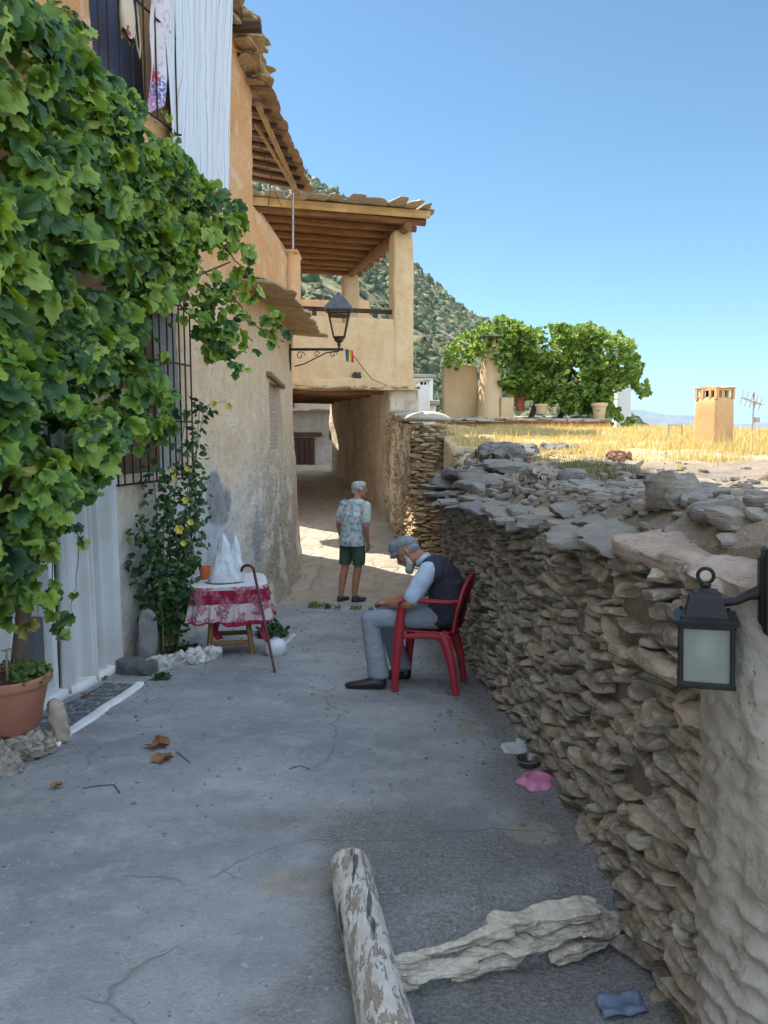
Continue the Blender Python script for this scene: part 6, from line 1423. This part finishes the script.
# ------------------------------------------------------------- seated man
SM = thing('person', 'elderly man in grey flat cap and dark vest sitting bowed on the red chair', 'person', (CX, CY, CG), rot=tilt.to_euler())
pit = R(38); U_ = (math.sin(pit), 0, math.cos(pit)); Fd_ = (math.cos(pit), 0, -math.sin(pit)); Hc = (.150, .0, .985)
hd, e = head(Hc, Fd_, U_, (0, 1, 0))
neck = [[((-.005, 0, .905), .062), ((.06, 0, .945), .056), ((.12, 0, .97), .056)]]
spine = [[((-.09, 0, .535), (.125, .160, .10)), ((-.135, 0, .64), (.115, .150, .09)), ((-.130, 0, .76), (.115, .155, .09)), ((-.075, 0, .85), (.105, .155, .08)), ((-.03, 0, .885), (.075, .14, .06))]]
shl, ell, wrl = (-.03, .172, .868), (.095, .262, .640), (.275, .135, .615)
shr, elr, wrr = (-.03, -.172, .868), (.105, -.235, .650), (.285, -.07, .615)
arms = [[(shl, .058), (tuple(.5 * np.add(shl, ell)), .047), (ell, .040)], [(ell, .040), (tuple(.4 * np.array(ell) + .6 * np.array(wrl)), .034), (wrl, .025)],
        [(shr, .058), (tuple(.5 * np.add(shr, elr)), .047), (elr, .040)], [(elr, .040), (tuple(.4 * np.array(elr) + .6 * np.array(wrr)), .034), (wrr, .025)]]
hds = hand(wrl, (.75, -.62, .04), (-.1, 0, -1), (.6, .75, .1), .40) + hand(wrr, (.80, .55, .03), (-.1, 0, -1), (.6, -.75, .1), .45)
kn_l, an_l, kn_r, an_r = (.405, .165, .500), (.335, .175, .09), (.375, -.135, .500), (.235, -.150, .09)
legs = [[((-.06, .095, .525), .085), (kn_l, .055), ], [(kn_l, .055), (an_l, .04)], [((-.06, -.095, .525), .085), (kn_r, .055)], [(kn_r, .055), (an_r, .04)]]
bd_ = flesh('body', hd + neck + spine + arms + hds + legs, M_SKIN, SM, .0062, 3)
eyes(e, bd_)
M_SHIRT = fab('light_blue_shirt', (.40, .49, .60), (.34, .43, .54)); M_VEST = fab('dark_vest', (.045, .045, .060), (.03, .03, .042)); M_TROU = fab('grey_blue_trousers', (.235, .265, .30), (.20, .225, .26), 6, .018, 8); M_SHOE = simple('black_leather', (.018, .018, .02), None, 8, .35, .0006, 40, .5)
def grow(ch_, g): return [[(c, (np.array(r_) + g) if not np.isscalar(r_) else r_ + g) for c, r_ in cc] for cc in ch_]
shl2 = tuple(np.array(shl) + (np.array(ell) - np.array(shl)) * .80); shr2 = tuple(np.array(shr) + (np.array(elr) - np.array(shr)) * .80)
# shirt with short loose sleeves
flesh('shirt', grow(spine, .003) + [[(shl, .070), (tuple(.6 * np.array(shl) + .4 * np.array(ell)), .072), (shl2, .066)], [(shr, .072), (tuple(.6 * np.array(shr) + .4 * np.array(elr)), .072), (shr2, .066)], [((-.01, .0, .90), (.072, .085, .04)), ((.035, 0, .935), (.064, .070, .03))]], M_SHIRT, bd_, .008, 3)
b = MB()
def ring(cen, ax, rad, h, fl, n=40):
    ax = np.array(ax, float); ax /= np.linalg.norm(ax); a = np.cross(ax, (0, 1, 0)); a /= np.linalg.norm(a); bb = np.array((0, 1., 0)); V = []
    for v, rd in ((0, rad), (h, rad * .93)):
        for j in range(n): th = 2 * math.pi * j / n; V.append(np.array(cen) + ax * v * (1 - .35 * (math.cos(th) < -.6)) + (a * math.cos(th) + bb * math.sin(th)) * rd)
    return V, [(j, (j + 1) % n, n + (j + 1) % n, n + j) for j in range(n)]
V, F = ring((.035, 0, .920), (.62, 0, .75), .066, .038, 1); b.add(V, F); co_ = b.make('collar', M_SHIRT, bd_); md = co_.modifiers.new('s', 'SOLIDIFY'); md.thickness = .006
# sleeveless vest, open at the front (front edge cut back)
vest_sp = [[((-.088, 0, .50), (.150, .182, .06)), ((-.105, 0, .56), (.146, .178, .08)), ((-.138, 0, .64), (.132, .170, .08)), ((-.134, 0, .76), (.132, .172, .08)), ((-.082, 0, .845), (.124, .168, .075)), ((-.055, 0, .895), (.092, .150, .062))], [((-.050, .06, .905), (.080, .060, .056)), ((-.055, .125, .880), (.088, .056, .066))], [((-.080, .10, .835), (.10, .082, .080))], [((-.075, .158, .860), (.062, .050, .068))], [((-.055, -.165, .868), (.074, .052, .082))], [((-.080, -.10, .835), (.10, .082, .080))], [((-.050, -.06, .905), (.080, .060, .056)), ((-.055, -.125, .880), (.088, .056, .066))]]
flesh('vest', grow(vest_sp, .009), M_VEST, bd_, .008, 3, cut=[((.005, 0, .74), (.985, 0, -.17))])
# trousers
def leg_t(hip, kn, an, hem): 
    kn, an = np.array(kn), np.array(an); sd = (an - kn)
    return [[(hip, (.10, .098, .092)), (tuple(np.array(hip) * .45 + kn * .55 + (0, 0, .004)), (.085, .083, .080)), (tuple(kn), .070)], [(tuple(kn), .070), (tuple(kn + sd * .35), (.074, .068, .06)), (tuple(kn + sd * .75), (.078, .070, .05)), (tuple(kn + sd * .98 + np.array((.0, 0, 0))), (.084, .072, .035))]]
flesh('trousers', leg_t((-.06, .095, .525), kn_l, an_l, .08) + leg_t((-.06, -.095, .525), kn_r, an_r, .08) + [[((-.09, 0, .52), (.135, .165, .085)), ((-.11, 0, .56), (.132, .163, .07))]], M_TROU, bd_, .008, 3, cut=[((0, 0, .065), (0, 0, -1))])
shoe(bd_, (.275, .180, 0), (.575, .215, 0), M_SHOE); shoe(bd_, (.165, -.15, 0), (.455, -.175, 0), M_SHOE)
# flat cap: crown bulging back, stiff brim in front
M_CAP = fab('grey_cap', (.20, .225, .245), (.15, .17, .19), 30, .004, 14)
flesh('flat_cap', [[(e(-.030, 0, .072), (.088, .090, .052)), (e(.02, 0, .085), (.085, .086, .040)), (e(.065, 0, .072), (.060, .074, .025))], [(e(.075, 0, .052), (.04, .068, .010)), (e(.118, 0, .040), (.026, .052, .007))]], M_CAP, bd_, .006, 3)
flesh('hair', [[(e(-.040, .022, .02), .056), (e(-.03, .040, .02), .042)], [(e(-.040, -.022, .02), .056), (e(-.03, -.040, .02), .042)], [(e(-.045, 0, .005), .050), (e(-.045, 0, -.02), .042)], [(e(.018, .068, .01), .016)], [(e(.018, -.068, .01), .016)]], simple('short_grey_hair', (.24, .24, .25), (.16, .16, .17), 30, .8, .004, 70), bd_, .006, 2)
flesh('beard', [[(e(.02, .066, -.010), .014), (e(.022, .062, -.040), .020), (e(.03, .052, -.070), .026), (e(.062, .03, -.095), .030), (e(.075, 0, -.105), .034), (e(.062, -.03, -.095), .030), (e(.03, -.052, -.070), .026), (e(.022, -.062, -.040), .020), (e(.02, -.066, -.010), .014)], [(e(.088, .02, -.045), .010), (e(.098, 0, -.042), .010), (e(.088, -.02, -.045), .010)]], M_BEARD, bd_, .006, 2)

# ------------------------------------------------------------- walking man seen from behind
WX, WY = -.425, 10.3; WG = gz(WX, WY)
WM = thing('person', 'grey haired man in patterned short sleeved shirt and green shorts walking up the lane', 'person', (WX, WY, WG), R(53)); WM.scale = (.985,) * 3
yw = R(-38); Fh = (math.cos(yw), math.sin(yw), -.08); Lh = (-math.sin(yw), math.cos(yw), 0)
Hc = (.150, 0, 1.535); hd, e = head(Hc, Fh, (.05, 0, 1), Lh)
spine = [[((-.01, 0, .90), (.115, .155, .11)), ((.01, 0, 1.02), (.120, .150, .10)), ((.035, 0, 1.18), (.120, .165, .11)), ((.065, 0, 1.30), (.105, .165, .09)), ((.08, 0, 1.36), (.07, .14, .05))]]
neck = [[((.085, 0, 1.36), .062), ((.12, 0, 1.45), .056), ((.135, 0, 1.49), .055)]]
shl, ell, wrl = (.06, .185, 1.325), (-.015, .235, 1.055), (.045, .235, .83); shr, elr, wrr = (.06, -.185, 1.325), (.0, -.235, 1.055), (.06, -.215, .84)
arms = [[(shl, .057), (tuple(.5 * np.add(shl, ell)), .046), (ell, .039)], [(ell, .039), (tuple(.5 * np.add(ell, wrl)), .034), (wrl, .025)], [(shr, .057), (tuple(.5 * np.add(shr, elr)), .046), (elr, .039)], [(elr, .039), (tuple(.5 * np.add(elr, wrr)), .034), (wrr, .025)]]
hds = hand(wrl, (.12, 0, -1), (0, -1, 0), (1, 0, .1), .25) + hand(wrr, (.12, 0, -1), (0, 1, 0), (1, 0, .1), .25)
kl, al, kr, ar_ = (-.055, .09, .47), (-.170, .075, .09), (.02, -.08, .475), (-.06, -.075, .085)
legs = [[((-.01, .085, .88), .092), ((-.02, .095, .68), .075), (kl, .054)], [(kl, .054), (tuple(.65 * np.array(kl) + .35 * np.array(al) + (-.012, 0, 0)), .055), (al, .034)], [((-.01, -.085, .88), .092), ((.02, -.09, .68), .075), (kr, .054)], [(kr, .054), (tuple(.65 * np.array(kr) + .35 * np.array(ar_) + (-.012, 0, 0)), .055), (ar_, .034)]]
bd_ = flesh('body', hd + neck + spine + arms + hds + legs, M_SKIN, WM, .0068, 3)
eyes(e, bd_)
k = NT('floral_shirt'); v1 = k.ramp(k.noise(16, 3, .5), [(.50, 0.), (.55, 1.)]); v2 = k.ramp(k.noise(22, 3, .5, k.mapping((1.3, .8, 1))), [(.54, 0.), (.58, 1.)])
c = k.mix(v1, (.42, .47, .46), (.17, .28, .38)); c = k.mix(v2, c, (.50, .48, .32)); M_FL = k.done(c, .85, k.bump(k.noise(9, 3), .016), .15)
flesh('shirt', grow(spine, .016) + [[((-.005, 0, .74), (.160, .200, .06)), ((-.015, 0, .86), (.162, .198, .06)), ((-.0, 0, .95), (.146, .190, .06)), ((.01, 0, 1.2), (.136, .18, .06))], [(shl, .074), (tuple(.5 * np.add(shl, ell) + (0, .01, 0)), .073), (tuple(.3 * np.array(shl) + .7 * np.array(ell)), .068)], [(shr, .074), (tuple(.5 * np.add(shr, elr)), .073), (tuple(.3 * np.array(shr) + .7 * np.array(elr)), .068)], [((.085, 0, 1.385), (.07, .08, .035)), ((.10, 0, 1.41), (.066, .068, .02))]], M_FL, bd_, .009, 3, cut=[((0, 0, .79), (0, 0, -1))])
M_SHORTS = fab('green_shorts', (.065, .095, .065), (.05, .075, .05))
flesh('shorts', [[((-.01, .085, .86), (.115, .10, .10)), ((-.02, .098, .66), (.10, .092, .06)), ((-.035, .10, .53), (.094, .086, .03))], [((-.01, -.085, .86), (.115, .10, .10)), ((.02, -.093, .66), (.10, .092, .06)), ((.022, -.088, .53), (.094, .086, .03))], [((-.01, 0, .88), (.125, .16, .07))]], M_SHORTS, bd_, .009, 3, cut=[((0, 0, .52), (0, 0, -1))])
M_SNK = simple('dark_sneaker', (.03, .035, .045), (.05, .055, .07), 30, .7, .002, 50)
shoe(bd_, (-.22, .075, 0), (.045, .12, 0), M_SNK); shoe(bd_, (-.11, -.08, 0), (.155, -.10, 0), M_SNK)
flesh('hair', [[(e(-.034, 0, .040), (.080, .086, .080)), (e(.02, 0, .072), (.074, .074, .054))], [(e(-.050, 0, -.02), (.050, .066, .050))], [(e(.01, .072, .02), (.03, .016, .03))], [(e(.01, -.072, .02), (.03, .016, .03))]], M_HAIR, bd_, .008, 2)
# ============================================================= VINES AND ROSE
M_VINE = leaf_mat('grape_leaf', [(0, (.050, .110, .050)), (.28, (.085, .175, .045)), (.48, (.17, .29, .040)), (.70, (.26, .38, .045)), (.92, (.34, .43, .09)), (1, (.34, .25, .09))], .30)
M_BARK = wood_mat('vine_bark', (.17, .13, .10), (.10, .075, .055), axis='Z')
M_STEM = simple('green_stem', (.12, .14, .05), (.16, .11, .06), 12, .7, 0)
VINE = [(-60, -60), (8, -40), (22, 0), (52, 18), (66, 12), (80, 42), (98, 66), (120, 84), (143, 100), (160, 112), (172, 138), (190, 158), (205, 178), (222, 195), (240, 205), (250, 225), (252, 262), (262, 290), (284, 322), (286, 346), (270, 358), (250, 350), (236, 372), (216, 362), (203, 345), (196, 322), (178, 330), (172, 352), (166, 378), (172, 420), (160, 440), (140, 425), (124, 440), (112, 456), (104, 470), (88, 492), (66, 500), (46, 512), (34, 560), (22, 596), (6, 604), (-10, 596), (-60, 580)]
rv_ = np.random.default_rng(500); n = 36000
px = rv_.uniform(-60, 290, n); py = rv_.uniform(-60, 580, n); ok = in_poly(px, py, VINE)
# sparse right part and clumpy edges
cl = fbm(np.stack([px / 55, py / 55, 0 * px], 1), 1, 3, 501)
keepp = np.where(px > 175, .34 + .35 * (px < 215), 1.0) * np.where(py < 60, .8, 1.0)
keepp = keepp * np.where((px > 112) & (py > 365), .42, 1.0)
ok &= rv_.random(n) < keepp * np.clip(.46 + 1.35 * cl, .02, 1)
px, py = px[ok], py[ok]; n = len(px)
front = np.interp(px, [-60, 0, 60, 120, 200, 290], [3.35, 3.55, 4.1, 4.8, 5.9, 6.7]) + .22 * fbm(np.stack([px / 40, py / 40, 0 * px], 1), 1, 2, 503)
lim = np.interp(px, [-60, 0, 100, 200, 290], [4.0, 4.5, 5.9, 7.3, 7.9])
Yd = front + (lim - front) * rv_.random(n) ** 1.5 * np.where(px > 200, .35, .9)
P = np.array([pt(a, b_, c_) for a, b_, c_ in zip(px, py, Yd)])
inside = P[:, 0] > np.array([float(housex(y_)) for y_ in P[:, 1]]) + .06; P = P[inside]; px = px[inside]; n = len(P)
cap_n = 8200
if n > cap_n: s_ = rv_.choice(n, cap_n, False); P = P[s_]; px = px[s_]; n = cap_n
size = (.042 + .105 * rv_.random(n) ** 1.5) * np.interp(px, [0, 150, 290], [1.12, .95, .85])
GV = thing('grapevine', 'huge green grapevine covering the left of the ochre house and hanging over its doorway', 'vine', (-2.13, 4.30, gz(-2.1, 4.3)))
N = np.tile((.75, -.75, .55), (n, 1))
V, F, rn = leaves(P, size, GRAPE, N, 504, .9)
mesh('foliage', V, F, M_VINE, GV, W=True, smooth=False, attrs=dict(rnd=np.clip(rn * .9 + .12 * np.repeat(fbm(P, 2.2, 2, 9), len(V) // len(P)), 0, 1)))
b = MB(); t0 = np.array((-2.12, 4.28, gz(-2.1, 4.3)))
trunk = [t0, t0 + (.02, .0, .35), t0 + (.10, -.05, .75), t0 + (.05, -.15, 1.2), t0 + (.18, -.2, 1.8), t0 + (.2, -.1, 2.6), t0 + (.15, .1, 3.6)]
b.tube(trunk, [.05, .045, .042, .04, .035, .03, .02], 12); b.make('trunk', M_BARK, GV, W=True)
def branch(pts_, r0, m=M_BARK, nm='branch', leafs=0, lsz=.1, seed=1, parent=GV, side=.07):
    Q = [pt(*q) for q in pts_]; b = MB(); k = len(Q); T_ = np.linspace(0, 1, 3 * k); A = np.array(Q); Qs = np.stack([np.interp(T_, np.linspace(0, 1, k), A[:, d]) for d in range(3)], 1); r = np.random.default_rng(seed); Qs[1:-1] += r.normal(size=Qs[1:-1].shape) * .01
    b.tube(Qs, list(np.linspace(r0, r0 * .4, len(Qs))), 6); o = b.make(nm, m, parent, W=True)
    if leafs:
        t = np.sort(r.random(leafs)); C = np.stack([np.interp(t, T_, Qs[:, d]) for d in range(3)], 1) + r.normal(size=(leafs, 3)) * side * .55
        V, F, rn = leaves(C, r.uniform(.7, 1.2, leafs) * lsz, GRAPE, np.tile((.5, -.9, .35), (leafs, 1)), seed + 1, 1.0); mesh('leaves', V, F, M_VINE, o, W=True, smooth=False, attrs=dict(rnd=rn))
    return o
branch([(20, 300, 4.2), (80, 200, 4.8), (150, 160, 5.8), (215, 190, 6.8)], .022)
branch([(10, 420, 4.1), (90, 330, 4.8), (170, 290, 5.9), (230, 262, 6.5)], .018)
branch([(195, 262, 6.3), (235, 300, 6.5), (262, 330, 6.6), (280, 348, 6.6)], .008, M_STEM, 'shoot', 22, .085, 5)
branch([(185, 230, 6.3), (225, 245, 6.5), (250, 280, 6.5), (272, 312, 6.6), (284, 335, 6.6)], .008, M_STEM, 'shoot', 26, .085, 6)
branch([(200, 205, 6.6), (225, 200, 6.7), (240, 212, 6.8)], .006, M_STEM, 'shoot', 9, .07, 7)
branch([(215, 215, 6.6), (236, 240, 6.6), (250, 262, 6.6)], .006, M_STEM, 'shoot', 9, .08, 17)
branch([(178, 300, 6.1), (205, 330, 6.2), (225, 352, 6.2), (240, 372, 6.3)], .007, M_STEM, 'shoot', 15, .085, 8)
branch([(58, 480, 4.25), (54, 530, 4.3), (52, 580, 4.35), (58, 620, 4.4), (60, 652, 4.4)], .005, M_STEM, 'shoot', 17, .085, 9)
branch([(62, 500, 4.5), (80, 545, 4.6), (76, 590, 4.6), (68, 625, 4.6)], .004, M_STEM, 'shoot', 8, .06, 10)
branch([(20, 500, 4.0), (30, 560, 4.1), (40, 600, 4.2)], .005, M_STEM, 'shoot', 13, .095, 11)
branch([(10, 500, 3.95), (14, 545, 4.0), (10, 590, 4.0), (16, 630, 4.05)], .005, M_STEM, 'shoot', 20, .10, 31)
branch([(30, 500, 4.0), (34, 550, 4.05), (28, 590, 4.1)], .005, M_STEM, 'shoot', 16, .09, 32)
branch([(-5, 500, 3.9), (8, 545, 4.0), (4, 590, 4.05)], .006, M_STEM, 'shoot', 13, .10, 12)
branch([(72, 60, 5.6), (80, 30, 5.7), (74, 12, 5.7)], .006, M_STEM, 'shoot', 16, .10, 13)
branch([(95, 100, 5.2), (78, 50, 5.3), (70, 15, 5.4)], .006, M_STEM, 'shoot', 14, .09, 14)
branch([(168, 110, 6.6), (172, 130, 6.6), (170, 158, 6.6)], .004, M_STEM, 'shoot', 9, .05, 15)
branch([(125, 380, 5.5), (140, 430, 5.6), (150, 465, 5.7)], .005, M_STEM, 'shoot', 10, .08, 16)
branch([(160, 350, 5.8), (172, 400, 6.0), (170, 440, 6.1)], .005, M_STEM, 'shoot', 12, .08, 18)

# rose bush with yellow flowers
RB = thing('rose_bush', 'tall rose bush with small yellow flowers climbing the wall between the curtain and the table', 'rose bush', (-1.93, 6.65, gz(-1.9, 6.6)))
r = np.random.default_rng(520); g0 = np.array((-1.93, 6.62, gz(-1.93, 6.6))); n = 0; LP_ = []
M_ROSEL = leaf_mat('rose_leaf', [(0, (.020, .050, .018)), (.5, (.035, .085, .025)), (.85, (.06, .13, .03)), (1, (.11, .19, .04))], .2)
for q, (tx, ty, Yt) in enumerate([(150, 450, 6.8), (165, 470, 6.7), (190, 470, 6.8), (205, 480, 6.9), (140, 520, 6.5), (180, 520, 6.6), (196, 540, 6.7), (150, 540, 6.5), (170, 560, 6.5), (185, 585, 6.6), (150, 600, 6.5), (168, 500, 6.6), (200, 398, 7.0), (205, 405, 7.0), (185, 420, 6.8), (135, 565, 6.5), (192, 445, 6.8), (178, 600, 6.55)]):
    e_ = pt(tx, ty, Yt); s0 = g0 + (r.normal() * .06, r.normal() * .05, 0); mid = s0 * .5 + e_ * .5 + (r.normal() * .06 + .03, r.normal() * .05, .08); T_ = np.linspace(0, 1, 9)[:, None]; Q = (1 - T_) ** 2 * s0 + 2 * T_ * (1 - T_) * mid + T_ ** 2 * e_
    b = MB(); b.tube(Q, list(np.linspace(.009, .003, 9)), 6); b.make('stem', M_STEM, RB, W=True)
    m_ = 42 if e_[2] < 1.4 else 30; t = .28 + .75 * r.random(m_) ** .8; C = np.stack([np.interp(t, T_[:, 0], Q[:, d]) for d in range(3)], 1) + r.normal(size=(m_, 3)) * .055; C[:, 0] = np.maximum(C[:, 0], [float(housex(y_)) + .04 for y_ in C[:, 1]]); LP_.append(C)
C = np.concatenate(LP_); V, F, rn = leaves(C, r.uniform(.045, .085, len(C)), OVAL, np.tile((.5, -.8, .4), (len(C), 1)), 521, .3); V_, F_2, rn_ = leaves(C + r.normal(size=C.shape) * .03, r.uniform(.04, .07, len(C)), OVAL, np.tile((.5, -.8, .5), (len(C), 1)), 522, .2)
mesh('leaves', np.concatenate([V, V_]), np.concatenate([F, F_2 + len(V)]), M_ROSEL, RB, W=True, smooth=False, attrs=dict(rnd=np.concatenate([rn, rn_])))
M_YEL = simple('yellow_petal', (.78, .66, .14), (.74, .60, .08), 9, .6, 0)
def flower(p, rad, parent, seed, m=M_YEL, nm='flower'):
    r = np.random.default_rng(seed); b = MB()
    for ly, (rr_, up_) in enumerate(((1.0, .15), (.75, .5), (.45, .8))):
        for q in range(6):
            a = q * 1.047 + ly * .5 + r.normal() * .1; d = np.array((math.cos(a), -.6, math.sin(a))); d /= np.linalg.norm(d); s_ = np.array((-math.sin(a), 0, math.cos(a))); o = np.array((0, -1., 0))
            c0 = p; V = [c0, c0 + d * rad * rr_ * .6 + s_ * rad * .38 + o * rad * up_ * .5, c0 + d * rad * rr_ + s_ * rad * .2 + o * rad * up_ * .6, c0 + d * rad * rr_ * 1.05 - s_ * rad * .2 + o * rad * up_ * .6, c0 + d * rad * rr_ * .6 - s_ * rad * .38 + o * rad * up_ * .5]
            b.add(V, [(0, 1, 2, 3, 4)])
    return b.make(nm, m, parent, False, W=True)
for q, (fx, fy, fY, fr) in enumerate([(214, 404, 6.75, .032), (229, 406, 6.75, .036), (172, 470, 6.5, .026), (188, 469, 6.6, .028), (180, 529, 6.35, .046), (191, 522, 6.4, .032), (186, 500, 6.5, .035), (175, 478, 6.5, .03), (184, 543, 6.4, .03)]): flower(pt(fx, fy, fY), fr, RB, 530 + q)
branch([(196, 410, 6.85), (205, 405, 6.8), (215, 402, 6.76), (230, 405, 6.76)], .004, M_STEM, 'stem', 0, .1, 3, RB)
flower(pt(117, 88, 5.3), .045, GV, 560, M_YEL, 'yellow_leaf')

# vine growing over the roof terrace on the right
VT = [(443, 366), (446, 350), (462, 334), (486, 322), (500, 316), (516, 320), (530, 328), (545, 326), (556, 322), (572, 326), (588, 322), (604, 330), (622, 334), (634, 344), (640, 360), (648, 380), (652, 394), (642, 396), (630, 384), (616, 392), (612, 402), (622, 414), (636, 420), (634, 430), (616, 432), (602, 418), (590, 412), (566, 412), (548, 404), (520, 396), (500, 388), (498, 366), (478, 352), (470, 362), (458, 368)]
r = np.random.default_rng(540); n = 42000; px = r.uniform(440, 655, n); py = r.uniform(314, 436, n); ok = in_poly(px, py, VT); cl = fbm(np.stack([px / 14, py / 14, 0 * px], 1), 1, 4, 541); ok &= r.random(n) < np.clip(.54 + .65 * cl, .03, 1) * np.where(px > 612, .6, 1) * np.where(px < 480, .55, 1)
px, py = px[ok], py[ok]; cl = cl[ok]; n = len(px); Yd = 17.8 + .5 * cl + 2.0 * r.random(n) ** 1.1; P = np.array([pt(a, b_, c_) for a, b_, c_ in zip(px, py, Yd)])
VR = thing('terrace_vine', 'bushy bright green vine spread over a roof terrace behind the round chimney', 'vine', (pt(560, 415, 19)[0], 19, 1.5))
V, F, rn = leaves(P, r.uniform(.065, .125, n), GRAPE, np.tile((-.4, -.5, .9), (n, 1)), 542, .4)
M_VINE2 = leaf_mat('yellow_green_vine_leaf', [(0, (.09, .16, .025)), (.4, (.17, .28, .04)), (.8, (.27, .39, .06)), (1, (.42, .46, .14))], .35)  # brighter yellow-green leaf colours than the house vine
mesh('foliage', V, F, M_VINE2, VR, W=True, smooth=False, attrs=dict(rnd=rn))
b = MB()
for (a_, c_) in (((530, 420, 18.8), (545, 360, 18.6)), ((560, 418, 19), (572, 350, 19)), ((598, 420, 18.5), (600, 360, 18.6))):
    A_, B_ = pt(*a_), pt(*c_); b.tube([A_, A_ * .5 + B_ * .5 + (.08, 0, 0), B_], [.07, .055, .04], 7)
for q in range(26):
    A_ = pt(r.uniform(535, 605), r.uniform(350, 400), 18.8); B_ = pt(r.uniform(470, 640), r.uniform(326, 400), r.uniform(18.2, 19.6)); b.tube([A_, A_ * .5 + B_ * .5 + (0, 0, .15), B_], [.03, .02, .008], 5)
b.make('trunk', M_BARK, VR, W=True)
# plain plants: a green clump at the right end of the slate rim

# repeats of a kind share a group
GR = {('dead_leaf', 'leaf'): 'dead leaves lying on the street', ('twig', 'twig'): 'twigs lying on the concrete', ('stone', 'stone'): 'stones around the terracotta pot and rose bush', ('rock', 'rock'): 'rocks on the earth roof',
      ('ground_plant', 'plant'): 'low leafy plants at the foot of the house wall', ('chimney', 'chimney'): 'square chimneys on the roofs', ('white_house', 'house'): 'white houses beyond the passage house', ('flower_pot', 'flower pot'): 'flower pots at the house front'}
for o in list(COL.objects):
    if o.parent is None and 'group' not in o.keys() and 'kind' not in o.keys():
        g_ = GR.get((o.name.split('.')[0], o.get('category')))
        if g_: o['group'] = g_
